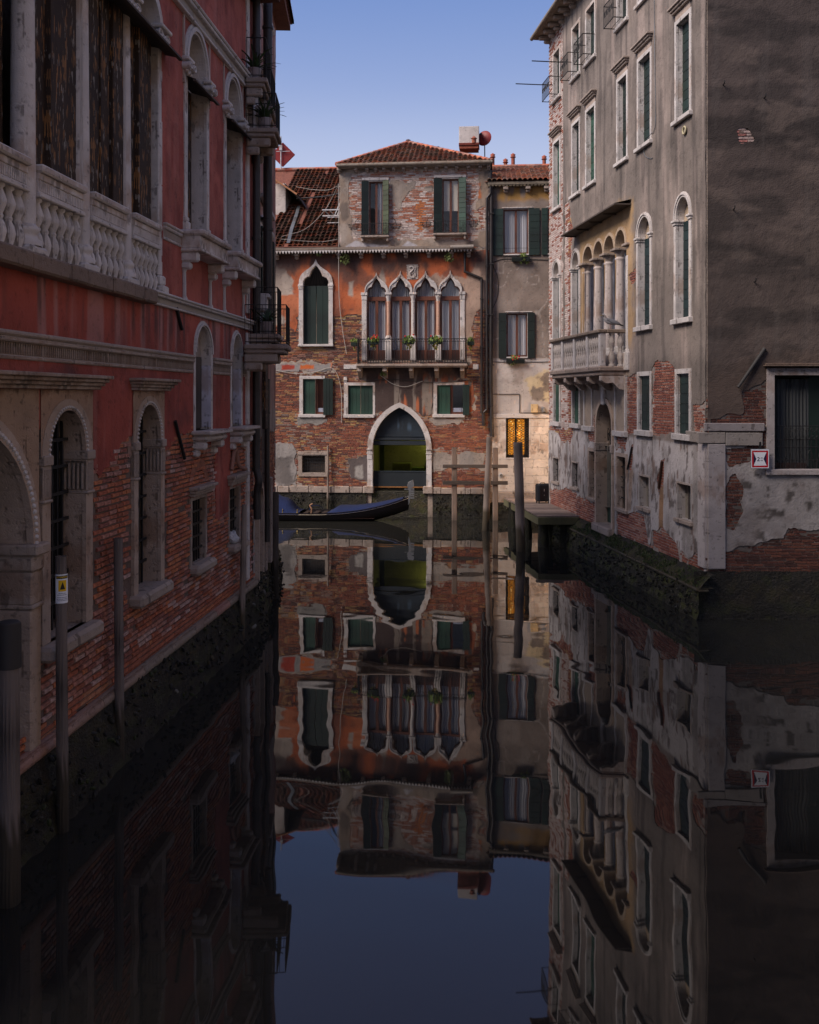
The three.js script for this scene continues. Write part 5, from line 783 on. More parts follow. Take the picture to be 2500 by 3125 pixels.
  // loggia: boarded up behind a balustrade
  {
    const bk = part(th, 'loggia', new MB([.5, .5, .5]).quad([colU[0] - .2, vF - .3, -1.1], [4.3, vF - .3, -1.1], [4.3, 12, -1.1], [colU[0] - .2, 12, -1.1]).quad([colU[0], vF, 0], [4.2, vF, 0], [4.2, vF, -1.1], [colU[0], vF, -1.1]).quad([4.2, vF, 0], [4.2, vF, -1.1], [4.2, 12, -1.1], [4.2, 12, 0]), MAT.stonedirty), r = rng(3);
    for (let k = 0; k < colU.length - 1; k++) { const a = colU[k] + .12, b = colU[k + 1] - .12; const e = [a, lerp(a, b, .3), lerp(a, b, .68), b]; for (let j = 0; j < 3; j++) { const z = (k < 3 ? -.24 : .0) - .05 * ((j + k) % 2); shiftUV(part(bk, 'board', new MB().box(e[j] + .008, e[j + 1] - .008, 7.3, vCap - .02, z - .1, z, null, .008), MAT.peel), r() * 5, r() * 7); part(bk, 'lower_board', new MB([.5, .5, .5]).box(e[j], e[j + 1], vF + .02, 7.299, -.36, -.3), MAT.peel); } part(bk, 'board_edge', new MB([1, 1, 1]).box(e[1] - .03, e[1] + .03, 7.38, vCap, k < 3 ? -.36 : -.10, k < 3 ? -.2 : .03, null, .006), MAT.peel); }
    const can = part(bk, 'drip_board', new MB([.9, .9, .95]).quad([-3.9, vCap + .02, -.3], [-3.9, vCap - .12, .3], [4.42, vCap - .12, .3], [4.42, vCap + .02, -.3]).box(-3.9, 4.42, vCap - .15, vCap - .122, .24, .3), MAT.darkwood);
    // floor slabs
    { const cuts = [-3.6, -2.4, -1.3, -.2, .75, 1.15, 1.95, 2.65, 3.05, 3.52]; for (let k = 0; k < cuts.length - 1; k++) part(bk, 'floor_slab', new MB([.62, .56, .52]).box(cuts[k] + .006, cuts[k + 1] - .006, vF - .2, vF + .0, -.3, .24 - .02 * (k % 2), null, .025), MAT.stonedirty); }
    colU.forEach((u, k) => {
      if (k === 0) return; const last = k === 6, col = part(bk, last ? 'pilaster' : 'column', last ? new MB().box(u - .02, u + .14, vF + .3, vCap - .01, -.25, .03, null, .015) : new MB().lathe([[.135, .35], [.135, 1], [.115, vCap - vF]], u, vF, -.08, 18), MAT.stone);
      part(col, 'column_base', last ? new MB().box(u - .05, u + .18, vF, vF + .14, -.2, .12, null, .02).box(u - .03, u + .16, vF + .141, vF + .3, -.2, .08, null, .03) : new MB().box(u - .2, u + .2, vF, vF + .11, -.28, .12, null, .03).lathe([[.2, .11], [.2, .17], [.155, .2], [.15, .24], [.175, .27], [.17, .31], [.135, .35]], u, vF, -.08, 18), MAT.stone);
      if (k > 2) { const c = new MB(); c.lathe([[.115, 0], [.13, .03], [.13, .06], [.14, .08]], u + (last ? .06 : 0), vCap - .02, -.08, 14).box(u - .2, u + .22, vCap + .2, vCap + .26, -.28, .16, null, .015); for (const s of [-1, 1]) { const x = u + s * .15, pts = []; for (let t = 0; t <= 14; t++) { const g = t / 14 * 8.4, rr = .085 * (1 - t / 17); pts.push([x + rr * Math.cos(g), vCap + .11 + rr * Math.sin(g), .1]); } c.tube(pts, .02, 6); c.geo(new THREE.CylinderGeometry(.075, .075, .3, 12), new THREE.Matrix4().makeRotationX(Math.PI / 2).setPosition(x, vCap + .11, -.06)); } for (let j = 0; j < 7; j++) c.geo(new THREE.IcosahedronGeometry(.035, 1), new THREE.Matrix4().makeTranslation(u + (j - 3) * .05, vCap + .08 + .03 * (j % 2), .1)); part(col, 'capital', c, MAT.stone); }
    });
    // archivolts above the capitals
    for (let k = 2; k < 7; k++) { const a = colU[k] - (k === 6 ? .02 : .14), b = colU[k - 1] + .14; if (a - b < .5) continue; const inn = archPoly(b, a, vCap + .119, vCap + .12, (a - b) / 2), out = archPoly(b - .12, a + .12, vCap + .119, vCap + .12, (a - b) / 2 + .13); part(bk, 'archivolt', new MB().ring(inn, out, -.3, .07, null, 0), MAT.stone); }
    // balustrade
    const rail = (a, b) => { const p = part(bk, 'handrail', new MB().box(a, b, 7.28, 7.37, -.16, .1, null, .02).box(a + .01, b - .01, 7.2, 7.279, -.13, .05, null, .008).box(a + .01, b - .01, 7.06, 7.199, -.12, .035).box(a, b, 7.0, 7.059, -.14, .07, null, .012), MAT.stone), fl = new MB(); for (let u = a + .03; u < b - .03; u += .045) fl.box(u, u + .022, 7.075, 7.19, .035, .05, null, .004); part(p, 'fluting', fl, MAT.stone); };
    for (let k = 0; k < 6; k++) { const a = colU[k] + (k ? .12 : .1), b = colU[k + 1] - (k === 5 ? .03 : .12); rail(a, b); const n = 6; for (let j = 0; j < n; j++) { if (k < 2) continue; const u = lerp(a, b, (j + .5) / n); part(bk, 'baluster', new MB().lathe(BAL(.67, .083), u, vF, -.04, 14), MAT.stone); } }
  }

  // upper arched windows with little balconies
  for (const [W, i] of [[W1, 0], [W2, 1]]) {
    const inn = hole[i ? 'w2' : 'w1'], out = archPoly(W[0] - .15, W[1] + .15, 7.5, 10.3, .78), p = surround(th, inn, out, { proud: .05, depth: .27 });
    part(p, 'archivolt', new MB().ring(archPoly(W[0] - .03, W[1] + .03, 10.3, 10.3, .66), archPoly(W[0] - .1, W[1] + .1, 10.3, 10.3, .73), .05, .085, null, 0), MAT.stone); part(p, 'spandrel', new MB([.75, .62, .55]).box(W[0] - .2, W[0] - .151, 9.9, 11.0, -.01, .055).box(W[1] + .151, W[1] + .2, 9.9, 11, -.01, .055).box(W[0] - .2, W[1] + .2, 11.0, 11.02, -.01, .055), MAT.stone);
    shiftUV(part(p, 'board', new MB().box(W[0] + .01, W[1] - .01, 7.52, 10.1, -.262, -.22, null, .008), MAT.peel), i * 2.3 + .7, i * 1.7); backing(p, W[0], W[1], 9.9, 11, -.265, MAT.stonedirty);
    part(p, 'drip_board', new MB([.9, .9, .95]).quad([W[0] - .1, 10.12, -.22], [W[0] - .1, 9.98, .22], [W[1] + .2, 9.98, .22], [W[1] + .2, 10.12, -.22]).box(W[0] - .1, W[1] + .2, 9.95, 9.978, .17, .22), MAT.darkwood);
    for (const u of [W[0] - .08, W[1] + .08]) { const c = new MB(); c.box(u - .15, u + .15, 10.26, 10.32, 0, .15, null, .012); for (const s of [-1, 1]) c.geo(new THREE.CylinderGeometry(.07, .07, .2, 12), new THREE.Matrix4().makeRotationX(Math.PI / 2).setPosition(u + s * .1, 10.17, .06)).geo(new THREE.TorusGeometry(.045, .016, 6, 12), new THREE.Matrix4().makeTranslation(u + s * .1, 10.17, .165)); for (let j = 0; j < 4; j++) c.geo(new THREE.IcosahedronGeometry(.035, 1), new THREE.Matrix4().makeTranslation(u + (j - 1.5) * .06, 10.1 - .03 * (j % 2), .09)); part(p, 'capital', c, MAT.stone); }
    for (const u of [W[0] - .08, W[1] + .08]) part(p, 'jamb_base', new MB().box(u - .1, u + .1, 7.5, 7.66, -.02, .1, null, .02).box(u - .085, u + .085, 7.66, 7.74, -.02, .08, null, .02), MAT.stone);
    const s = part(p, 'sill_balcony', new MB().box(W[0] - .3, W[1] + .34, 7.4, 7.5, -.02, .42, null, .03).box(W[0] - .26, W[1] + .3, 7.2, 7.399, -.02, .34, null, .01).box(W[0] - .28, W[1] + .32, 7.14, 7.199, -.02, .37, null, .015), MAT.stone);
    for (const u of [W[0] - .18, W[1] + .2]) { const b = new MB(); b.box(u - .07, u + .07, 6.98, 7.14, -.02, .3, null, .03).box(u - .06, u + .06, 6.86, 6.98, -.02, .18, null, .03); part(p, 'bracket', b, MAT.stone); part(p, 'colonnette', new MB().lathe([[.055, 0], [.055, .04], [.035, .07], [.03, .46], [.045, .49], [.05, .5]], u, 6.36, .05, 10), MAT.stone); }
  }
  // mid-height arched windows
  for (const [W, i] of [[W3, 0], [W4, 1]]) {
    const top = i ? .4 : .46, inn = hole[i ? 'w4' : 'w3'], vs = i ? 5.6 : 5.55, p = surround(th, inn, archPoly(W[0] - .1, W[1] + .1, 4.22, vs, top + .1), { proud: .045, depth: .15, noBottom: true });
    part(p, 'pale_jamb', new MB([1.1, 1.1, 1.25]).box(W[1] - .012, W[1] - .002, 4.26, 5.35, -.14, .04), MAT.white); leaf(p, 'shutter', W[0] + .01, W[1] - .02, 4.24, 5.5, -.148, MAT.darkwood, false, .2, .03); backing(p, W[0], W[1], 5.4, 6.1, -.145, MAT.stonedirty);
    part(p, 'archivolt', new MB().ring(archPoly(W[0] - .02, W[1] + .02, vs, vs, top + .02), archPoly(W[0] - .06, W[1] + .06, vs, vs, top + .06), .045, .075, null, 0), MAT.stone);
    const s = part(p, 'sill', new MB([.85, .8, .76]).box(W[0] - .18, W[1] + .32, 4.15, 4.22, -.02, .36, null, .02).box(W[0] - .12, W[1] + .24, 4.03, 4.149, -.02, .28, null, .04), MAT.stone); for (const u of [W[0] - .02, W[1] + .12]) part(p, 'bracket', new MB().box(u - .08, u + .08, 3.9, 4.029, -.02, .24, null, .03).box(u - .07, u + .07, 3.78, 3.9, -.02, .12, null, .03), MAT.stone);
  }
  // tall ground-floor arches with grilles
  for (const [W, i] of [[A1, 0], [A2, 1]]) {
    const inn = hole[i ? 'a2' : 'a1'], vs = 4.14 + .02 * i, top = .5 + .02 * i, w = i ? .16 : .2, p = surround(th, inn, archPoly(W[0] - w, W[1] + w, 2.02 - .02 * i, vs, top + .13), { proud: .05, depth: .28, mat: MAT.stonedirty, noBottom: true, col: [1.15, 1.1, 1.05] });
    // spandrel slab above the arch
    const o2 = [[W[0] - w - .02, vs - .02], [W[0] - w - .02, 4.88], [W[1] + w + .02, 4.88], [W[1] + w + .02, vs - .02]], arc = archPoly(W[0] - w + .01, W[1] + w - .01, vs - .02, vs, top + .12).slice(2); part(p, 'spandrel', new MB([1, .82, .68]).fill([[W[0] - w - .02, vs - .02], ...arc.slice().reverse(), [W[1] + w + .02, vs - .02], [W[1] + w + .02, 4.88], [W[0] - w - .02, 4.88]], .042), MAT.stonedirty);
    const rope = new MB(), n = 30; for (let k = 0; k <= n; k++) { const t = Math.PI * k / n, c = (W[0] + W[1]) / 2, rr = (W[1] - W[0]) / 2 + .035; rope.geo(new THREE.IcosahedronGeometry(.022, 0), new THREE.Matrix4().makeTranslation(c + rr * Math.cos(t), vs + (top + .035) * Math.sin(t), .055)); } part(p, 'rope_moulding', rope, MAT.stone);
    bevelCornice(p, 'cornice', W[0] - w - .04, W[1] + w + .06, 4.885, 5.06, .26, MAT.stonedirty, 4);
    for (const [u, s] of [[W[0] - w / 2, -1], [W[1] + w / 2, 1]]) { const c = part(p, 'impost', new MB().box(u - w / 2 - .012, u + w / 2 + .012, vs - .12, vs - .005, -.3, .085, null, .012).box(u - w / 2, u + w / 2, vs - .5, vs - .121, -.3, .062, null, .01).box(u - w / 2 - .01, u + w / 2 + .01, vs - .54, vs - .501, -.3, .08, null, .015), MAT.stonedirty), f = new MB(); for (let k = 0; k < 5; k++) f.box(u - w / 2 + .02 + k * (w - .04) / 5, u - w / 2 + .02 + (k + .5) * (w - .04) / 5, vs - .48, vs - .16, .06, .074, null, .004); for (let k = 0; k < 6; k++) { const z = -.28 + k * .055, q = s > 0 ? W[1] - .012 : W[0] + .012; f.box(Math.min(q, q - s * .014), Math.max(q, q - s * .014), vs - .48, vs - .16, z, z + .028, null, .003); } part(c, 'fluting', f, MAT.stonedirty); }
    bars(p, W[0], W[1], 2.02, 4.6, -.2, 7, 8, .015); backing(p, W[0], W[1], 2.0, 4.7, -.28); slab(p, 'sill', W[0] - w - .06, W[1] + w + .02, 1.84, 2.015, -.55, .2, MAT.stonedirty, .04);
  }
  { // water gate at the picture's edge
    const p = surround(th, hole.a0, archPoly(-2.7, .26, .4, 3.2, 1.5), { name: 'water_gate', proud: .08, depth: .5, mat: MAT.stonedirty, noBottom: true, col: [1.2, 1.15, 1.1] }), rope = new MB(); for (let k = 0; k <= 60; k++) { const t = Math.PI * k / 60; rope.geo(new THREE.IcosahedronGeometry(.032, 0), new THREE.Matrix4().makeTranslation(-1.2 + 1.35 * Math.cos(t), 3.2 + 1.35 * Math.sin(t), .085)); } part(p, 'rope_moulding', rope, MAT.stone);
    part(p, 'spandrel', new MB([1, .85, .7]).fill([[-2.7, 3.2], ...archPoly(-2.68, .24, 3.2, 3.2, 1.48).slice(2).reverse(), [.28, 3.2], [.28, 4.88], [-2.72, 4.88], [-2.72, 3.2]], .05), MAT.stonedirty); bevelCornice(p, 'cornice', -2.75, .3, 4.885, 5.06, .28, MAT.stonedirty, 4);
    part(p, 'impost', new MB().box(-.0, .32, 3.08, 3.2, -.5, .17, null, .02).box(.02, .29, 2.9, 3.079, -.5, .12, null, .03).box(.03, .27, 2.55, 2.899, -.5, .09, null, .012).box(.02, .29, 2.5, 2.549, -.5, .11, null, .015), MAT.stonedirty); part(p, 'pier', new MB([1.15, 1.1, 1.05]).box(.03, .265, .9, 2.49, -.5, .085, null, .015), MAT.stonedirty); backing(p, -2.6, .1, .4, 4.6, -.52); bars(p, -2.5, .1, .9, 4.4, -.4, 12, 9, .012); }
  // small barred windows with hoods
  for (const [W, i] of [[S1, 0], [S2, 1]]) {
    const v1 = i ? 3.02 : 3.05, p = surround(th, rectPoly(W[0], W[1], 1.98, v1), rectPoly(W[0] - .08, W[1] + .08, 1.94, v1 + .06), { proud: .03, depth: .13, mat: MAT.stonedirty }); bars(p, W[0], W[1], 1.98, v1, -.06, 6, 5, .014); backing(p, W[0], W[1], 1.98, v1, -.13); slab(p, 'sill', W[0] - .1, W[1] + .16, 1.8, 1.975, -.3, .2, MAT.stonedirty, .05);
    const q = bevelCornice(p, 'hood', W[0] - .12, W[1] + .12, v1 + .08, v1 + .24 + .04 * i, .2, MAT.stonedirty, 3); if (i) part(p, 'hood_scroll', new MB([1.1, .7, .6]).tube([[W[0] - .05, 3.4, .08], [W[0] + .15, 3.75, .08], [W[0] + .3, 3.72, .08], [W[0] + .4, 3.45, .1], [W[1] + .05, 3.36, .14]], .04, 6), MAT.stonedirty); else part(p, 'relieving_arch', new MB([.30, .12, .075]).ring(archPoly(W[0] + .05, W[1] - .05, 3.34, 3.36, .2), archPoly(W[0] - .12, W[1] + .12, 3.34, 3.36, .38), -.01, .03, null, 0), MAT.brick);
  }
  part(th, 'hanging_panel', new MB([1, .95, .95]).geo(new THREE.CylinderGeometry(.9, .9, 1.15, 10, 1, true, -.25, .5), new THREE.Matrix4().makeTranslation(9.32, 10.5, -.66)), MAT.white);
  // iron tie anchors
  for (const [a, b] of [[[524, 1285], [553, 1400]], [[527, 938], [545, 1006]]]) { const P = fr.pix(...a), Q = fr.pix(...b); part(th, 'tie_anchor', new MB().rod([P[0], P[1], .06], [Q[0], Q[1], .06], .028, 6), MAT.iron); }
  // downpipes on the corner
  { const mk = (u, n, r, v0, v1) => { const mb = new MB().rod([u, v0, n], [u, v1, n], r, 10); for (let v = v0 + .6; v < v1; v += 2.1) mb.rod([u, v, n], [u, v + .07, n], r * 1.18, 10); part(th, 'downpipe', mb, MAT.pipe); }; mk(9.62, .14, .085, 3.25, 13.3); part(th, 'pipe_shoe', new MB().tube([[9.62, 3.3, .14], [9.58, 3.05, .2], [9.6, 2.8, .16], [9.6, 2.25, .16]], .08, 8), MAT.pipe); }
  const bag = thing('plastic_bag', 'crumpled white plastic bag on a barred window sill of the red palazzo', 'bag', undefined, fr.world(S2[0] + .08, 1.976, .08)); { const g = new THREE.IcosahedronGeometry(.12, 2), P = g.attributes.position; for (let k = 0; k < P.count; k++) { const x = P.getX(k), y = P.getY(k), z = P.getZ(k), s = .7 + .7 * fbm(x * 22 + 3, y * 22 + z * 13, 3); P.setXYZ(k, x * s * .8, Math.max(0, (y + .1) * s), z * s); } g.computeVertexNormals(); part(bag, 'sack', new MB().geo(g), MAT.white); part(bag, 'knot', new MB().rod([0, .15, 0], [.03, .25, .01], .03, 5, null, .008).rod([0, .15, 0], [-.04, .23, .02], .025, 5, null, .006), MAT.white); }
}
// ---------------------------------------------------------------- the pink houses beyond the palazzo, seen at a glancing angle
{
  const fr = F2, th = thing('pink_house', 'narrow pink house with dark shutters and stacked balconies beyond the red palazzo', 'house'); fr.place(th);
  const U1 = fr.u(838), VT = 14.75, PP = (...p) => fr.poly(...p), G1 = archPoly(.45, 1.25, .3, 2.45, .35), holes = [G1];
  part(th, 'wall', new MB().fill(rectPoly(0, U1, -1, VT), 0, null, holes).quad([U1, -1, 0], [U1, -1, -8], [U1, VT, -8], [U1, VT, 0]), MAT.mortar); part(th, 'rear_wall', new MB().box(0, U1, -1, VT, -8.3, -8), MAT.mortar);
  part(th, 'roof', new MB([.6, .6, .6]).quad([-.1, VT, .45], [U1 + .3, VT, .45], [U1 + .3, VT + 1.6, -8], [-.1, VT + 1.6, -8]).box(0, U1 + .25, VT - .18, VT - .02, -.1, .4), toneMat('tile', [.28, .10, .06])); { const e = new MB(); for (let u = .1; u < U1 + .3; u += .2) e.geo(TILE, new THREE.Matrix4().makeTranslation(u, VT, .5), TILE_TONES[Math.floor(u * 5) % 7]); part(th.children[2], 'eaves_tiles', e, MAT.tile, 'stuff'); }
  const field = fieldOf(1, [[-1, rectPoly(0, U1, 2.2, 3.9)], [-1, rectPoly(U1 - 1.6, U1, 1, 2.4)]], .3, 2.2, 33);
  part(th, 'plaster', coat(0, U1, .9, VT, .06, field, holes, tintOf([.34, .17, .14], [[null, (u, v, c) => mix3(c, [.42, .28, .24], sstep(.45, .65, fbm(u * 1.4, v * .8 + 3, 4)))], [rectPoly(-1, 9, 0, 4.6), [.36, .32, .29], .1, .6], [null, (u, v, c) => mix3(c, [.14, .10, .09], sstep(.6, .72, STREAK(u, v, 5, 12)) * .7)]], 5)), MAT.plaster);
  bricks(th, fr, 0, U1, 1, 4.2, (u, v) => field(u, v) < .05, holes, 81, 0);
  foundation(th, [[-.2, U1 + .05]], .9, .1, .25, 91);
  { const p = surround(th, G1, archPoly(.3, 1.4, .3, 2.45, .5), { name: 'side_door', proud: .12, depth: .35, mat: MAT.stonedirty, noBottom: true, col: [1.3, 1.25, 1.2] }); backing(p, .45, 1.25, .3, 2.9, -.34, MAT.darkwood); }
  for (const [u, v0, v1, n, w] of [[1.75, .8, 5.4, .14, .22], [2.3, .9, 2.9, .2, .3], [2.3, 2.95, 4.6, .12, .2], [.12, 3.9, 14, .10, .16]]) slab(th, 'pilaster', u, u + w, v0, v1, -.01, n, MAT.stonedirty, .02);
  // shuttered windows, two columns
  for (const [u, w] of [[1.15, .9], [2.85, .9]]) for (const [v0, v1, open] of [[5.75, 8.6, 1], [9.3, 11.2, 0], [12.1, 13.7, 0]]) { const p = rectWindow(th, u, u + w, v0, v1, { w: .1, proud: .06, depth: .18 }); if (open) { leaf(p, 'shutter', u, u + w / 2 - .01, v0, v1, .07, MAT.darkgreen, true, .2); leaf(p, 'shutter', u + w / 2 + .01, u + w, v0, v1, .12, MAT.darkgreen, true, .2); } else { leaf(p, 'shutter', u + .01, u + w / 2, v0, v1, -.1, MAT.darkgreen, true, .2); leaf(p, 'shutter', u + w / 2, u + w - .01, v0, v1, -.1, MAT.darkgreen, true, .2); } slab(p, 'sill', u - .15, u + w + .15, v0 - .1, v0, -.01, .14); const sc = new MB().tube([0, 1, 2, 3, 4, 5, 6].map(k => [u + k * w / 6, v1 + .14 + .07 * (k % 2), .08]), .06, 7); part(p, 'carved_head', sc, MAT.stone); }
  // dark board and pipes
  const mk = (u, n, r, v0, v1) => { const mb = new MB().rod([u, v0, n], [u, v1, n], r, 10); for (let v = v0 + .7; v < v1; v += 2.2) mb.rod([u, v, n], [u, v + .06, n], r * 1.2, 10); part(th, 'downpipe', mb, MAT.pipe); }; mk(.72, .26, .1, 5.5, 14.7); mk(1.62, .16, .06, 1.5, 5.2);
  slab(th, 'dark_board', .5, 1.05, 4.1, 5.6, .16, .24, MAT.peel);
  { const p = part(th, 'stone_parapet', new MB().box(.25, .75, 6.62, 7.0, 0, .28, null, .02).box(.28, .72, 6.9, 7.0, 0, .34, null, .02).box(.3, .7, 5.9, 6.6, .02, .22, null, .03).lathe(BAL(.6, .09), .5, 5.95, .24, 10), MAT.stone); }
  // balconies
  const balcony = (px0, px1, py, n, h, plant, label) => {
    const u0 = fr.u(px0, 0), q = fr.pix(px1, py, n), w = .95, a = q[0] - w, b = q[0] + .02, v = q[1], p = part(th, 'balcony', new MB([.9, .88, .88]).box(a, b, v - .1, v, -.02, n, null, .02).box(a + .03, b - .03, v - .18, v - .101, -.02, n - .06, null, .02), MAT.stonedirty);
    for (const u of [a + .12, b - .12]) part(p, 'bracket', new MB().box(u - .06, u + .06, v - .36, v - .181, -.02, n * .75, null, .03).box(u - .05, u + .05, v - .52, v - .361, -.02, n * .4, null, .03), MAT.stonedirty);
    const ir = new MB(); const run = (A, B) => { const k = Math.max(2, Math.round(Math.hypot(B[0] - A[0], B[1] - A[1]) / .11)); for (const y of [.05, h]) ir.rod([A[0], v + y, A[1]], [B[0], v + y, B[1]], .010, 5); for (let i = 0; i <= k; i++) { const x = lerp(A[0], B[0], i / k), z = lerp(A[1], B[1], i / k); ir.rod([x, v, z], [x, v + h, z], .0055, 4); } }; run([a + .03, 0], [a + .03, n - .04]); run([a + .03, n - .04], [b - .03, n - .04]); run([b - .03, n - .04], [b - .03, 0]); part(p, 'railing', ir, MAT.iron);
    if (plant) { const at = fr.world(a + .3, v + .001, n - .28), g = thing('potted_plant', label, 'plant', undefined, at), r = rng(Math.floor(px1)); part(g, 'pot', new MB([.55, .5, .52]).lathe([[0, 0], [.09, 0], [.13, .24], [.14, .26], [.11, .26], [.1, .2], [0, .2]], 0, 0, 0, 12), MAT.stone); const lf = new MB(); for (let k = 0; k < plant; k++) { const ang = r() * 6.283, L = .3 + r() * .35, el = .5 + r() * .8, dx = Math.cos(ang), dz = Math.sin(ang); let px = 0, py = .22, pz = 0; for (let s = 0; s < 5; s++) { const t = s / 5, e = el - t * 1.1, nx = px + dx * Math.cos(e) * L / 5, ny = py + Math.sin(e) * L / 5, nz = pz + dz * Math.cos(e) * L / 5, wd = .036 * (1 - t * .7), w2 = .036 * (1 - (t + .2) * .7); lf.quad([px - dz * wd, py, pz + dx * wd], [px + dz * wd, py, pz - dx * wd], [nx + dz * w2, ny, nz - dx * w2], [nx - dz * w2, ny, nz + dx * w2], mul3([.035, .07, .025], .6 + r() * .8)); px = nx; py = ny; pz = nz; } } part(g, 'leaves', lf, LEAFY); }
  };
  balcony(810, 864, 1027, .62, .95, 34, 'long leaved potted plant on the lowest balcony of the pink house'); balcony(850, 890, 1058, .85, .78, 0);
  balcony(800, 830, 282, .42, .8, 26, 'palm in a pot on the topmost balcony of the pink house'); balcony(805, 846, 364, .5, .75, 0); balcony(826, 860, 428, .62, .7, 30, 'spiky palm reaching out over the balcony under the sky');
}
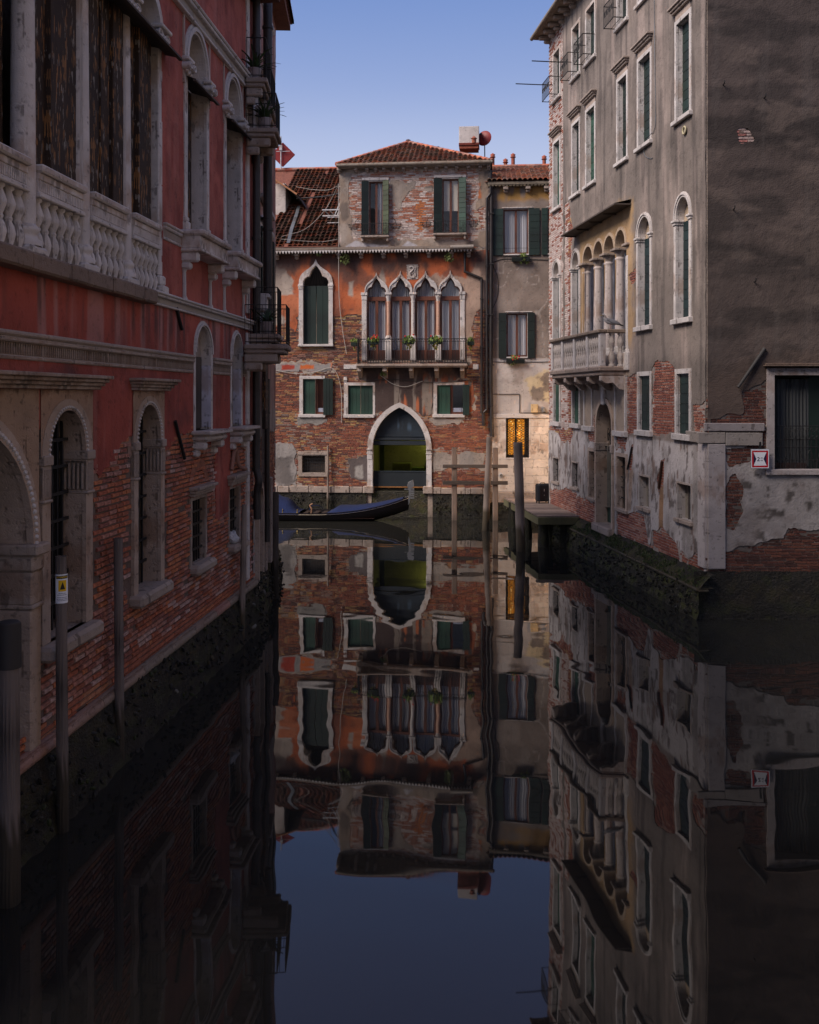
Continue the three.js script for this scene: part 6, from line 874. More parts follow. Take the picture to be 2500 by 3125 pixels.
// ---------------------------------------------------------------- the grey corner house on the right bank
{
  const fr = FR, fd = FD, th = thing('corner_house', 'tall weathered grey corner house with stone balcony and peeling white base on the right bank', 'house'); fr.place(th);
  const U0 = -12.93, VT = 17.45, PP = (...p) => fr.poly(...p);
  const cols = [[-12.25, -11.5], [-10.0, -9.27], [-8.52, -7.72], [-5.66, -4.96], [-4.06, -3.24], [-1.58, -.84]];
  const T4 = cols.slice(0, 5).map(c => [c[0], c[1], 15.0, 16.6]), R3 = cols.map(c => [c[0], c[1], 11.25, 13.5]), M1 = [cols[0], cols[1], cols[4], cols[5]].map(c => [c[0] + .02, c[1] - .02, 3.93, 5.33]);
  const N2 = [cols[0], cols[1], cols[4], cols[5]], lg = [[-8.78, -7.86], [-7.74, -6.9], [-6.78, -5.94], [-5.82, -5.02]], door = [-7.45, -6.12];
  const G0 = [[-12.3, -11.62, 1.88, 2.68], [-10.05, -9.4, 1.9, 2.68], [-8.22, -7.68, 1.75, 3.15], [-5.7, -5.0, 1.72, 3.15], [-4.02, -3.32, 1.95, 2.75], [-1.54, -.76, 1.96, 2.78]];
  const blind = [[-8.62, -7.95, 3.9, 5.3], [-5.78, -5.05, 3.85, 5.3]];
  const hN = N2.map(c => archPoly(c[0], c[1], 6.6, 8.95, .45)), hL = lg.map(c => archPoly(c[0], c[1], 6.0, 8.93, .44)), hD = archPoly(door[0], door[1], .7, 3.98, .66), holes = [...[...T4, ...R3, ...M1, ...G0].map(q => rectPoly(...q)), ...hN, ...hL, hD];
  part(th, 'wall', new MB().fill(rectPoly(U0, 0, -1, VT), 0, null, holes).quad([U0, -1, -9], [U0, -1, 0], [U0, VT, 0], [U0, VT, -9]), MAT.mortarpale);
  part(th, 'roof', new MB([.5, .5, .5]).quad([U0 - .3, VT + .14, .55], [.5, VT + .14, .55], [.5, VT + 2.5, -6], [U0 - .3, VT + 2.5, -6]), toneMat('tile', [.24, .09, .06]));
  { const e = part(th, 'eaves', new MB([.85, .8, .72]).box(U0 - .3, .3, VT + .02, VT + .12, -.1, .5, null, .01).rod([U0 - .32, VT + .06, .56], [.3, VT + .06, .56], .07, 8), MAT.gutter); for (let u = U0 + .1; u < -5; u += .62) part(e, 'corbel', new MB().box(u - .09, u + .09, VT - .12, VT + .02, -.02, .4, null, .03).box(u - .08, u + .08, VT - .24, VT - .12, -.02, .22, null, .04), MAT.stonedirty); }
  // coats
  const stripe = rectPoly(U0, -10.55, 3.75, VT);
  const ops = [[-1, rectPoly(U0 - 1, -11.05, 3.6, 18)], [-1, PP([1742, 620], [1750, 700], [1745, 1000], [1744, 1180], [1700, 1180], [1700, 620])], [1, rectPoly(-11.12, -10.95, 5, 18)], [-1, PP([1708, 1172], [1752, 1160], [1752, 1330], [1740, 1352], [1722, 1350], [1708, 1325])], [-1, PP([1680, 1490], [1700, 1495], [1728, 1488], [1760, 1500], [1790, 1525], [1822, 1535], [1824, 1640], [1680, 1560])], [-1, PP([1886, 1560], [1940, 1562], [1970, 1575], [1978, 1640], [1985, 1660], [1995, 1620], [2035, 1612], [2060, 1640], [2078, 1680], [2110, 1705], [2150, 1690], [2152, 1760], [1886, 1640]), 0], [-1, PP([1914, 1150], [1948, 1140], [1950, 1325], [1916, 1325])], [-1, PP([1993, 1125], [2010, 1095], [2062, 1105], [2064, 1330], [1990, 1325])], [-1, PP([2120, 1240], [2156, 1235], [2156, 1320], [2122, 1318])], [-1, PP([1792, 1270], [1822, 1262], [1826, 1350], [1800, 1345])], [-1, PP([1880, 1318], [1916, 1318], [1910, 1370], [1884, 1370])], [-1, PP([1928, 1362], [1936, 1358], [1930, 1440], [1918, 1440])], [-1, PP([2018, 1405], [2032, 1400], [2028, 1480], [2012, 1500], [2010, 1460])], [-1, PP([1925, 840], [1944, 815], [1946, 850], [1930, 875])]];
  const field = fieldOf(1, ops.map(o => [o[0], o[1]]), .13, 3.6, 44);
  const GREY = [.205, .172, .150], WHITE = [.50, .46, .445];
  const vLow = 3.72, tint = tintOf(GREY, [
    [null, (u, v, c) => mix3(c, [.25, .205, .178], sstep(.42, .7, fbm(u * .8 + 3, v * .5, 4)) * .8)],
    [null, (u, v, c) => { const s = STREAK(u, v, 2.6, 60), t = STREAK(u, v, 4.2, 77); let k = mix3(c, [.36, .29, .255], sstep(.56, .70, s) * .65); return mix3(k, [.09, .075, .068], sstep(.56, .70, t) * .65); }],
    [rectPoly(-9.2, -4.5, 6.2, 9.95), [.46, .29, .13], .25, .3, .75], [rectPoly(-8.9, -4.8, 3.4, 5.6), [.42, .33, .26], .2, .2, .7],
    [rectPoly(-20, 3, -2, vLow), WHITE, .04, .03], [null, (u, v, c) => { if (v > vLow + .05) return c; const a = fbm(u * 2.2, v * 1.5 + 9, 5), s = STREAK(u, v, 3.4, 90), sp = fbm(u * 7, v * 4, 3); let k = mix3(c, [.30, .27, .25], sstep(.48, .7, a) * .7); k = mix3(k, [.24, .21, .19], sstep(.58, .7, s) * .6); k = mix3(k, [.20, .13, .10], sstep(.66, .70, fbm(u * 9 + 4, v * 2.2, 3)) * .8); return mix3(k, [.13, .105, .095], sstep(.66, .71, sp) * .85); }],
    [PP([2016, 1480], [2030, 1480], [2026, 1625], [2014, 1625]), [.33, .16, .05], .04, .05, .85], [PP([1924, 1440], [1936, 1430], [1930, 1560], [1920, 1555]), [.36, .22, .12], .05, .05, .6], [PP([1838, 1470], [1850, 1470], [1846, 1560], [1840, 1560]), [.33, .16, .06], .03, .04, .7],
    [null, (u, v, c) => mix3(c, mul3(c, .62), sstep(.66, .74, fbm(u * 1.6 + 30, v * 1.6, 4)) * .5)]], 13);
  part(th, 'plaster', coat(U0, -.002, .95, VT, .05, field, holes, tint, .03), MAT.plaster);
  undercoat(th, U0, -.002, .95, VT, field, holes, [.34, .29, .26], 12);
  const tones = [[.32, .115, .075], [.27, .09, .06], [.36, .14, .09], [.22, .08, .06], [.38, .2, .15], [.58, .48, .44], [.63, .54, .50], [.52, .40, .36], [.44, .26, .12]];
  bricks(th, fr, U0, -.02, .98, VT - .2, (u, v) => field(u, v) < .06, holes, 71, 260, tones, (u, v, r) => { const lime = u < -10.5 && v > 3.7; const k = fbm(u * 1.3 + 6, v * 1.6, 3); if (lime) { const red = v > 10.5 ? .30 : (v < 8.5 && u < -12.4 ? .5 : .14); return r() < red ? Math.floor(r() * 3) : 5 + Math.floor(r() * 3); } if (u < -10 && v > 3 && r() < .25) return 8; return Math.floor(clamp(k + (r() - .5) * .7, 0, .999) * 5); });
  // foundation with a mossy step
  { const mb = new MB(), nx = 150; for (let i = 0; i <= nx; i++) for (let j = 0; j <= 6; j++) { const u = lerp(U0, .32, i / nx), t = j / 6; mb.vert(u, lerp(.98, .66, t) + (fbm(u * 5, t * 3, 3) - .5) * .09 * Math.sin(t * 3.1), lerp(.0, .32, t), 0, 1, .4); } for (let i = 0; i < nx; i++) for (let j = 0; j < 6; j++) { const a = i * 7 + j; mb.i.push(a, a + 1, a + 8, a, a + 8, a + 7); } const m = mb.build('mossy_step', mat('moss', [1.1, 1.1, 1.1], { map: 'weed', bump: 'weedB', bs: .06, r: .85 })); const uv = m.geometry.attributes.uv; for (let k = 0; k < uv.count; k++) uv.setXY(k, mb.p[3 * k], mb.p[3 * k + 2] * 1.4); m.geometry.computeVertexNormals(); th.add(m);
    const ms = new MB(), r = rng(19); for (let k = 0; k < 2600; k++) { const u = lerp(U0, .2, r()), t = Math.pow(r(), .7); if (fbm(u * 1.5, t * 2, 2) < .42) continue; const h = .02 + .03 * r(), y = lerp(.98, .67, t), z = lerp(.02, .31, t), a = r() * 6.28, c = mul3([.03, .05, .012], .5 + r()); ms.quad([u - .02 * Math.cos(a), y - .01, z - .02 * Math.sin(a)], [u + .02 * Math.cos(a), y - .01, z + .02 * Math.sin(a)], [u + .012, y + h, z + .012], [u - .008, y + h, z], c); } part(th, 'moss_tufts', ms, LEAFY, 'stuff'); }
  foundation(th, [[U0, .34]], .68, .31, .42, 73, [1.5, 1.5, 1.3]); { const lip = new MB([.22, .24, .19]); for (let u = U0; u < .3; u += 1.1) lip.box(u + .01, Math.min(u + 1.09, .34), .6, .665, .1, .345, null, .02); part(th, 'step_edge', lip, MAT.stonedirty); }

  // plain windows
  const fit = (p, q, d, m = MAT.darkgreen) => { leaf(p, 'shutter', q[0] + .01, (q[0] + q[1]) / 2 - .004, q[2] + .01, q[3] - .01, -d + .01, m, true, .22); leaf(p, 'shutter', (q[0] + q[1]) / 2 + .004, q[1] - .01, q[2] + .01, q[3] - .01, -d + .01, m, true, .22); };
  const guard = (p, q) => { const a = q[0] - .06, b = q[1] + .06, v = q[2] - .02, ir = new MB(); for (const y of [.02, .62]) { ir.rod([a, v + y, .42], [b, v + y, .42], .014, 5); ir.rod([a, v + y, 0], [a, v + y, .42], .014, 5).rod([b, v + y, 0], [b, v + y, .42], .014, 5); } for (let k = 0; k <= 8; k++) ir.rod([lerp(a, b, k / 8), v, .42], [lerp(a, b, k / 8), v + .62, .42], .009, 4); for (let k = 0; k < 4; k++) { const u = lerp(a, b, (k + .5) / 4), pts = []; for (let t = 0; t <= 10; t++) { const g = t / 10 * 7; pts.push([u + .08 * (1 - t / 14) * Math.cos(g), v + .34 + .13 * (1 - t / 14) * Math.sin(g), .42]); } ir.tube(pts, .008, 4); } ir.rod([a, v + .02, .21], [b, v + .02, .21], .01, 4); part(p, 'guard', ir, MAT.iron); };
  T4.forEach((q, k) => { const p = rectWindow(th, ...q, { w: .1, proud: .05, depth: .15, sill: { h: .1, n: .12 } }); fit(p, q, .15); if (k !== 4) guard(p, q); if (k < 2) part(p, 'rod', new MB().rod([q[0] - .1, q[2] + .6, .3], [q[0] - .1, q[2] + .6, 1.35], .018, 5), MAT.iron); });
  R3.forEach((q, k) => { const p = rectWindow(th, ...q, { w: .1, proud: .05, depth: .15, sill: { h: .1, n: .13 } }); fit(p, q, .15, k < 3 && k !== 1 ? MAT.green : MAT.darkgreen); part(p, 'frieze', new MB([.45, .36, .3]).box(q[0] - .05, q[1] + .05, q[3] + .102, q[3] + .26, -.01, .045), MAT.plaster); bevelCornice(p, 'hood', q[0] - .12, q[1] + .12, q[3] + .262, q[3] + .43, .2, MAT.stonedirty, 3); });
  M1.forEach((q, k) => { const p = rectWindow(th, ...q, { w: .11, proud: .05, depth: .08, sill: { h: .14, n: .12 } }); fit(p, q, .08, k < 2 ? MAT.green : MAT.darkgreen); });
  blind.forEach((q) => { const p = part(th, 'blind_panel', new MB([.36, .285, .225]).box(q[0], q[1], q[2], q[3], .02, .04), MAT.plaster); part(p, 'panel_frame', new MB().ring(rectPoly(...q), rectPoly(q[0] - .09, q[1] + .09, q[2] - .02, q[3] + .08), 0, .075), MAT.stone); slab(p, 'sill', q[0] - .14, q[1] + .14, q[2] - .15, q[2] + .002, -.01, .13); });
  G0.forEach((q, k) => { const worn = k === 2 || k === 3, p = rectWindow(th, ...q, { w: worn ? .1 : .045, proud: worn ? .06 : .045, depth: .17, mat: worn ? MAT.stonedirty : MAT.stone, col: worn ? [1.3, 1.25, 1.2] : [.8, .78, .76], sill: { h: .09, n: .1, m: MAT.stonedirty } }); if (k > 3) { leaf(p, 'shutter', q[0] + .3, q[1] - .01, q[2] + .01, q[3] - .01, -.165, MAT.zinc, false, .3); part(p, 'frame_post', new MB().box(q[0] + .27, q[0] + .31, q[2], q[3], -.165, -.11), MAT.darkwood); backing(p, q[0], q[1], q[2], q[3], -.168, MAT.room); } else { bars(p, q[0], q[1], q[2], q[3], -.09, 6, worn ? 5 : 4, .01); backing(p, q[0], q[1], q[2], q[3], -.165); } });
  // arched windows
  N2.forEach((c, k) => { const p = surround(th, hN[k], archPoly(c[0] - .12, c[1] + .12, 6.6, 8.95, .57), { proud: .06, depth: .17 }); fit(p, [c[0], c[1], 6.6, 8.9], .17, mat('bluegreen' + k, [.012, .04, .045], { map: 'wood', r: .6 })); part(p, 'tympanum', new MB([.42, .33, .24]).fill(archPoly(c[0], c[1], 8.9, 8.95, .45), -.155), MAT.plaster); slab(p, 'sill', c[0] - .16, c[1] + .16, 6.48, 6.603, -.02, .14); for (const u of [c[0] - .06, c[1] + .06]) part(p, 'impost', new MB().box(u - .1, u + .1, 8.87, 8.93, -.14, .12, null, .012).box(u - .08, u + .08, 8.81, 8.869, -.14, .09, null, .01), MAT.stone); part(p, 'keystone_moulding', new MB().ring(archPoly(c[0] - .06, c[1] + .06, 8.95, 8.95, .5), archPoly(c[0] - .1, c[1] + .1, 8.95, 8.95, .55), .06, .085, null, 0), MAT.stone); });
  // loggia of four arches behind the balcony
  { const p = part(th, 'loggia', new MB([.85, .66, .45]), MAT.stone), ar = new MB([.85, .7, .52]); lg.forEach((c, k) => { ar.ring(archPoly(c[0], c[1], 8.929, 8.93, .44), archPoly(c[0] - .08, c[1] + .08, 8.929, 8.93, .53), -.3, .07, null, 0); part(p, 'tympanum', new MB([.40, .30, .19]).fill(archPoly(c[0] - .05, c[1] + .05, 8.85, 8.93, .5), -.3), MAT.plaster); leaf(p, 'shutter', c[0] + .02, c[1] - .02, 5.62, 8.86, -.36, mat('paleboard' + k, [.23, .24, .26], { map: 'wood', r: .7 }), false, .3); }); part(p, 'archivolts', ar, MAT.stone);
    [-8.9, -7.8, -6.84, -5.88, -4.94].forEach((u, k) => { const edge = k === 0 || k === 4, c = part(p, 'column', edge && k === 4 ? new MB().box(u - .08, u + .08, 5.6, 8.6, -.3, .05, null, .012) : new MB([1, .93, .9]).lathe([[.145, .6], [.14, 1.2], [.115, 3.0], [.14, 3.02], [.14, 3.06], [.115, 3.08], [.12, 3.1]], u, 5.6, -.1, 16), MAT.stone); part(c, 'capital', new MB().lathe([[.115, 0], [.13, .08], [.17, .17], [.155, .19]], u, 8.69, -.1, 12).box(u - .2, u + .2, 8.86, 8.93, -.3, .12, null, .012), MAT.stonedirty); part(c, 'column_base', new MB().lathe([[.19, 0], [.19, .06], [.15, .1], [.17, .14], [.145, .2]], u, 6.0, -.1, 14).box(u - .2, u + .2, 5.5, 6.0, -.3, .1, null, .02), MAT.stone); });
    const cp = new MB([.9, .9, .9]); cp.quad([-9.75, 10.06, .02], [-9.75, 9.94, .5], [-4.6, 9.94, .5], [-4.6, 10.06, .02]).box(-9.75, -4.6, 9.9, 9.938, .02, .5); for (let u = -9.6; u < -4.6; u += 1.25) cp.box(u, u + .04, 9.86, 9.9, 0, .4); part(p, 'canopy', cp, MAT.darkwood); }
  // stone balcony
  { const D = .72, a = -10.05, b = -5.02, vf = 5.62, vr = 6.62, p = part(th, 'stone_balcony', new MB([.9, .86, .84]).box(a, b, vf - .14, vf, -.02, D + .06, null, .03).box(a + .04, b - .04, vf - .26, vf - .141, -.02, D, null, .03), MAT.stonedirty); part(p, 'handrail', new MB([.7, .66, .6]).box(a, b, vr - .1, vr, D - .16, D + .08, null, .025).box(a, a + .2, vr - .1, vr - .002, 0, D - .161, null, .02).box(b - .2, b, vr - .1, vr - .002, 0, D - .161, null, .02), MAT.stonedirty);
    const posts = [a + .1, lerp(a, b, .25), lerp(a, b, .5), lerp(a, b, .75), b - .12]; posts.forEach(u => part(p, 'post', new MB().box(u - .08, u + .08, vf, vr - .1, D - .14, D + .02, null, .012), MAT.stone)); for (let k = 0; k < 4; k++) for (let j = 0; j < 5; j++) part(p, 'baluster', new MB([.9, .86, .82]).lathe(BAL(vr - .1 - vf, .066), lerp(posts[k] + .1, posts[k + 1] - .1, (j + .5) / 5), vf, D - .06, 12), MAT.stone);
    for (const u of [a + .1, b - .1]) { for (const n of [.16, .4]) part(p, 'baluster', new MB([.8, .76, .72]).lathe(BAL(vr - .1 - vf, .09), u, vf, n, 12), MAT.stone); }
    for (const u of [a + .25, -8.6, -7.5, -6.3, b - .14]) { const br = new MB([.9, .86, .82]), pr = [[0, 0], [D - .02, 0], [D - .02, -.12], [D - .16, -.2], [D - .34, -.18], [.2, -.36], [.0, -.38]], sh = new THREE.Shape(pr.map(q => new THREE.Vector2(q[0], q[1] + vf - .262))); const g = new THREE.ExtrudeGeometry(sh, { depth: .2, bevelEnabled: false }); br.geo(g, new THREE.Matrix4().makeRotationY(-Math.PI / 2).setPosition(u + .1, 0, 0)); part(p, 'bracket', br, MAT.stone); }
    // seagull on the rail
    const w = fr.world(-5.12, vr, .46), g = thing('seagull', 'grey and white seagull standing on the stone balcony rail', 'bird', undefined, w); g.rotation.y = -.15; g.scale.setScalar(1.0);
    const body = new MB([.75, .74, .75]), sp = (c, s, rz, n = 10) => new THREE.Matrix4().compose(new THREE.Vector3(...c), new THREE.Quaternion().setFromEuler(new THREE.Euler(0, 0, rz)), new THREE.Vector3(...s)); { const S = []; const pr = [[.30, .13, .0], [.22, .15, .035], [.12, .18, .07], [0, .21, .082], [-.08, .26, .068], [-.115, .31, .045], [-.125, .35, .036], [-.14, .385, .042], [-.165, .39, .036], [-.19, .385, .012]]; const n = 10, rings = pr.length, o = 0; for (let i = 0; i < rings; i++) { const t = i < rings - 1 ? [pr[i + 1][0] - pr[i][0], pr[i + 1][1] - pr[i][1]] : [pr[i][0] - pr[i - 1][0], pr[i][1] - pr[i - 1][1]], l = Math.hypot(...t), ny = [-t[1] / l, t[0] / l]; for (let j = 0; j < n; j++) { const an = j / n * 6.2832, cs = Math.cos(an), sn = Math.sin(an), rr = pr[i][2]; body.vert(pr[i][0] + ny[0] * rr * cs, pr[i][1] + ny[1] * rr * cs, rr * .85 * sn, ny[0] * cs, ny[1] * cs, sn); } } for (let i = 0; i < rings - 1; i++) for (let j = 0; j < n; j++) { const A = i * n + j, B = i * n + (j + 1) % n; body.i.push(A, B, B + n, A, B + n, A + n); } }
    part(g, 'body', body, MAT.white); for (const s of [-1, 1]) { part(g, 'wing', new MB([.30, .31, .34]).geo(new THREE.SphereGeometry(1, 12, 8), sp([.1, .205, .066 * s], [.2, .055, .022], -.38)).geo(new THREE.SphereGeometry(1, 8, 6), sp([.29, .12, .04 * s], [.1, .018, .012], -.42), [.03, .03, .03]), MAT.white); part(g, 'leg', new MB([.7, .35, .3]).rod([.03, .0, .03 * s], [.02, .15, .03 * s], .008, 5).box(-.03, .04, 0, .008, .03 * s - .02, .03 * s + .02), MAT.white); part(g, 'eye', new MB().geo(new THREE.SphereGeometry(.006, 6, 5), new THREE.Matrix4().makeTranslation(-.155, .395, .034 * s)), MAT.dark); } part(g, 'beak', new MB([.75, .5, .1]).rod([-.18, .385, 0], [-.245, .372, 0], .014, 6, null, .003), MAT.white); }
  // doorway
  { const p = surround(th, hD, archPoly(door[0] - .13, door[1] + .13, .7, 3.98, .8), { name: 'doorway', proud: .08, depth: .34, mat: MAT.stonedirty, noBottom: true, col: [1.25, 1.18, 1.1] }); part(p, 'impost', new MB().box(door[0] - .15, door[0] + .02, 3.2, 3.44, -.3, .11, null, .015), MAT.stonedirty); part(p, 'impost', new MB().box(door[1] - .02, door[1] + .15, 3.2, 3.44, -.3, .11, null, .015), MAT.stonedirty); leaf(p, 'door_leaf', door[0] + .02, (door[0] + door[1]) / 2 - .005, 1.1, 3.2, -.32, MAT.green, false, .22, .06); leaf(p, 'door_leaf', (door[0] + door[1]) / 2 + .005, door[1] - .02, 1.1, 3.2, -.32, MAT.green, false, .22, .06); slab(p, 'transom', door[0], door[1], 3.2, 3.32, -.33, -.2, MAT.darkwood); backing(p, door[0], door[1], 3.3, 4.7, -.335); const ir = new MB(); for (let k = 0; k < 6; k++) { const u = lerp(door[0], door[1], (k + .5) / 6), pts = []; for (let t = 0; t <= 12; t++) { const g = t / 12 * 9; pts.push([u + .09 * (1 - t / 15) * Math.cos(g), 3.65 + .25 * (1 - t / 15) * Math.sin(g), -.26]); } ir.tube(pts, .01, 4); } part(p, 'fanlight_grille', ir, MAT.iron); slab(p, 'door_step', door[0] - .1, door[1] + .1, .85, 1.08, -.58, .2, MAT.stonedirty, .03); slab(p, 'keystone', -6.9, -6.66, 4.55, 5.35, 0, .13, MAT.stone, .03); }
  // small things on the wall
  { part(th, 'iron_strap', new MB().rod([...PP([1935, 1365])[0], .06], [...PP([1922, 1432])[0], .06], .03, 6), MAT.iron); part(th, 'iron_strap', new MB([3, 1.6, 1]).rod([...PP([2026, 1408])[0], .05], [...PP([2016, 1490])[0], .05], .035, 6), MAT.iron); const q = fr.pix(2097, 398); const v = part(th, 'vent_pipe', new MB([1, .9, .55]).geo(new THREE.TorusGeometry(.085, .02, 8, 16), new THREE.Matrix4().makeTranslation(q[0], q[1], .07)), MAT.white); part(v, 'vent_hole', new MB().geo(new THREE.CircleGeometry(.08, 14), new THREE.Matrix4().makeTranslation(q[0], q[1], .05)), MAT.room);
    single('cable', 'thin grey wire running down the grey corner house between its windows', 'cable', new MB().tube([[1997, 0], [1999, 200], [2000, 380], [1985, 410], [1968, 445], [1966, 470], [1980, 483], [1992, 482]].map(q => fr.world(...fr.pix(q[0], q[1], .05), .05)), .009, 4), MAT.zinc); }

  // ---- the side that faces the bridge: sooty plaster, stone quoins, a barred window
  const sg = new THREE.Group(), inv = () => { const A = new THREE.Matrix4().makeRotationY(th.rotation.y).setPosition(th.position).invert(), B = new THREE.Matrix4().makeTranslation(fd.P[0], 0, fd.P[1]); return A.multiply(B); }, M4 = inv();
  const side = (name, mb, m, kind, parent) => { const o = mb.build(name, m); if (!parent) o.applyMatrix4(M4); (parent ?? th).add(o); if (kind) o.userData.kind = kind; return o; };
  const R = (...a) => fd.rect(...a), W = R(2361, 1145, 2600, 1432), SP = (...p) => fd.poly(...p), sh = [rectPoly(...W)];
  side('side_wall', new MB().fill(rectPoly(0, 7, -1, VT), 0, null, sh), MAT.mortar);
  const sOps = [[-1, SP([2262, 1200], [2330, 1165], [2345, 1150], [2345, 1380], [2215, 1440], [2215, 1372], [2270, 1360], [2160, 1310], [2162, 1275], [2262, 1260])], [-1, SP([2150, 1690], [2215, 1680], [2260, 1665], [2330, 1650], [2385, 1640], [2400, 1610], [2480, 1618], [2700, 1625], [2700, 1850], [2150, 1850])], [-1, SP([2215, 1445], [2245, 1440], [2262, 1480], [2268, 1560], [2240, 1620], [2215, 1610])], [-1, SP([2245, 400], [2262, 393], [2285, 400], [2303, 430], [2290, 443], [2255, 438])]];
  const sField = fieldOf(1, sOps, .1, 4, 66), v0 = R(2200, 1400, 2300, 1300)[2], vWh = R(2200, 1440, 2300, 1300)[2];
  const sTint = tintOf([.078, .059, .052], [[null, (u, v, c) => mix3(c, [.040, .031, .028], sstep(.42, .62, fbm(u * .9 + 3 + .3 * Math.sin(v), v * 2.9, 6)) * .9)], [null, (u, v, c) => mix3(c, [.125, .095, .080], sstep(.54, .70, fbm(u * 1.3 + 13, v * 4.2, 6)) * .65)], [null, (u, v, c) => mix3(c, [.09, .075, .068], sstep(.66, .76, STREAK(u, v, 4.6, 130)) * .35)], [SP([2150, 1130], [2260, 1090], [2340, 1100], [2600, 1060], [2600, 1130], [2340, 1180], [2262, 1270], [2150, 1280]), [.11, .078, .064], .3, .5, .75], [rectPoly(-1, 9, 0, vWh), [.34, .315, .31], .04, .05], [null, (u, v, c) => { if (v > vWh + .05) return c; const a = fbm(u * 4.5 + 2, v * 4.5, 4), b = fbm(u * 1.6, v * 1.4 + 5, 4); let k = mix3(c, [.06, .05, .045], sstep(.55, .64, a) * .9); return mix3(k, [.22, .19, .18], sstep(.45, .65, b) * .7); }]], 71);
  side('side_plaster', coat(0, 5, .95, VT, .055, sField, sh, sTint, .03), MAT.plaster);
  { const under = new THREE.Group(); undercoat(under, 0, 5, .95, 6.5, sField, sh, [.13, .11, .10], 15); const o = under.children[0]; o.applyMatrix4(M4); th.add(o); }
  { const g = new THREE.Group(); const dummy = new THREE.Mesh(new MB([.1, .1, .1]).box(.002, .004, 1, 1.01, -.05, -.04).build('x').geometry, MAT.mortar); dummy.name = 'side_brick_bed'; dummy.applyMatrix4(M4); th.add(dummy); bricks(dummy, fd, 0, 4.2, .3, 6.2, (u, v) => sField(u, v) < .06, sh, 75, 0, [[.12, .04, .028], [.09, .031, .024], [.145, .052, .034], [.065, .027, .022]]); bricks(dummy, fd, .5, 1.1, 10, 11.2, (u, v) => sField(u, v) < .06, sh, 76, 0, [[.34, .14, .12], [.4, .3, .27]]); }
  const st = (name, x0, y0, x1, y1, n, m = MAT.stone, c, ch = .012) => { const q = R(x0, y0, x1, y1); return side(name, new MB(c).box(q[0], q[1], q[2], q[3], -.01, n, null, ch), m); };
  st('corner_quoin', 2158, 1355, 2212, 1735, .07, MAT.stone, [.6, .58, .6]); st('stone_band', 2147, 1291, 2330, 1316, .085, MAT.stone, [.5, .48, .5]); st('stone_band', 2127, 1319, 2211, 1353, .075, MAT.stone, [.5, .47, .44]); st('stone_band', 2212, 1320, 2325, 1360, .07, MAT.stone, [.5, .48, .46]);  // stones dimmed by colour here, standing in for the shade on this side
  { const q = R(2152, 1735, 2153, 1353); part(th, 'corner_quoin', new MB([.8, .78, .8]).box(-.34, -.0, q[2], q[3], -.01, .068, null, .012), MAT.stone); part(th, 'stone_band', new MB([.5, .47, .44]).box(-.95, .0, R(2200, 1353, 2201, 1319)[2], R(2200, 1353, 2201, 1319)[3], -.01, .09, null, .012), MAT.stone); }
  { const w = side('side_window', new MB([.62, .6, .62]).ring(rectPoly(...W), rectPoly(W[0] - .165, W[1] + .165, W[2] - .0, W[3] + .15), -.01, .06, null, 0).box(W[0] - .2, W[1] + .2, W[2] - .12, W[2], -.2, .1, null, .01).quad([W[0], W[2], 0], [W[0], W[3], 0], [W[0], W[3], -.3], [W[0], W[2], -.3]).quad([W[0], W[3], 0], [W[1], W[3], 0], [W[1], W[3], -.3], [W[0], W[3], -.3]), MAT.stone); curtain(w, W[0] + .02, W[0] + .86, W[2], W[3] - .08, -.24, 5, [.12, .13, .13]); part(w, 'shutter', new MB().box(W[0] + .86, W[1], W[2], W[3], -.28, -.24), MAT.darkgreen); part(w, 'sill_board', new MB().box(W[0], W[0] + .8, W[2], W[2] + .13, -.2, -.18, [.6, .4, .4]), MAT.darkwood); backing(w, W[0], W[1], W[2], W[3], -.3);
    const ir = new MB(), n = -.06, h0 = W[2] + .02, top = R(2361, 1300, 2500, 1299)[3]; for (let k = 0; k < 17; k++) { const u = W[0] + .06 + k * .112; ir.rod([u, h0, n], [u, top, n], .008, 5); } for (const v of [top, h0 + .46, h0 + .62, h0 + .18]) ir.rod([W[0], v, n], [W[1], v, n], .01, 5); for (let k = 0; k < 7; k++) { const c = W[0] + .34 + k * .24; for (const [dx, dy, s] of [[-.06, .82, 1], [.06, .82, -1], [-.06, .68, 1], [.06, .68, -1]]) { const pts = []; for (let t = 0; t <= 12; t++) { const g = t / 12 * 7.2, rr = .062 * (1 - t / 15); pts.push([c + dx + s * rr * Math.cos(g), h0 + dy + rr * Math.sin(g) * (dy > .75 ? 1 : -1), n + .012]); } ir.tube(pts, .007, 4); } ir.tube([[c - .1, h0, n], [c - .06, h0 + .25, n + .01], [c, h0 + .4, n], [c + .06, h0 + .25, n + .01], [c + .1, h0, n]], .007, 4); } part(w, 'scroll_grille', ir, MAT.iron);
    part(w, 'window_hood', new MB([.4, .35, .32]).box(W[0] - .24, W[1] + .3, W[3] + .19, W[3] + .22, 0, .18, null, .006).box(W[0] - .2, W[1] + .3, W[3] + .225, W[3] + .26, 0, .12, null, .006), MAT.stonedirty); }
  { const a = SP([2247, 1182])[0], b = SP([2331, 1064])[0]; side('tie_anchor', new MB().rod([a[0], a[1], .12], [b[0], b[1], .06], .034, 8, null, .045), MAT.cable); const h = SP([2262, 408])[0]; side('socket_hole', new MB().box(h[0] - .05, h[0] + .05, h[1] - .05, h[1] + .05, -.02, .02), MAT.mortardark); }
  for (const [x, y] of [[2236, 640], [2330, 300], [2300, 860], [2205, 260]]) { const q = SP([x, y])[0]; side('iron_hook', new MB().tube([[q[0], q[1], .02], [q[0], q[1], .12], [q[0], q[1] + .06, .14]], .014, 5), MAT.iron); }
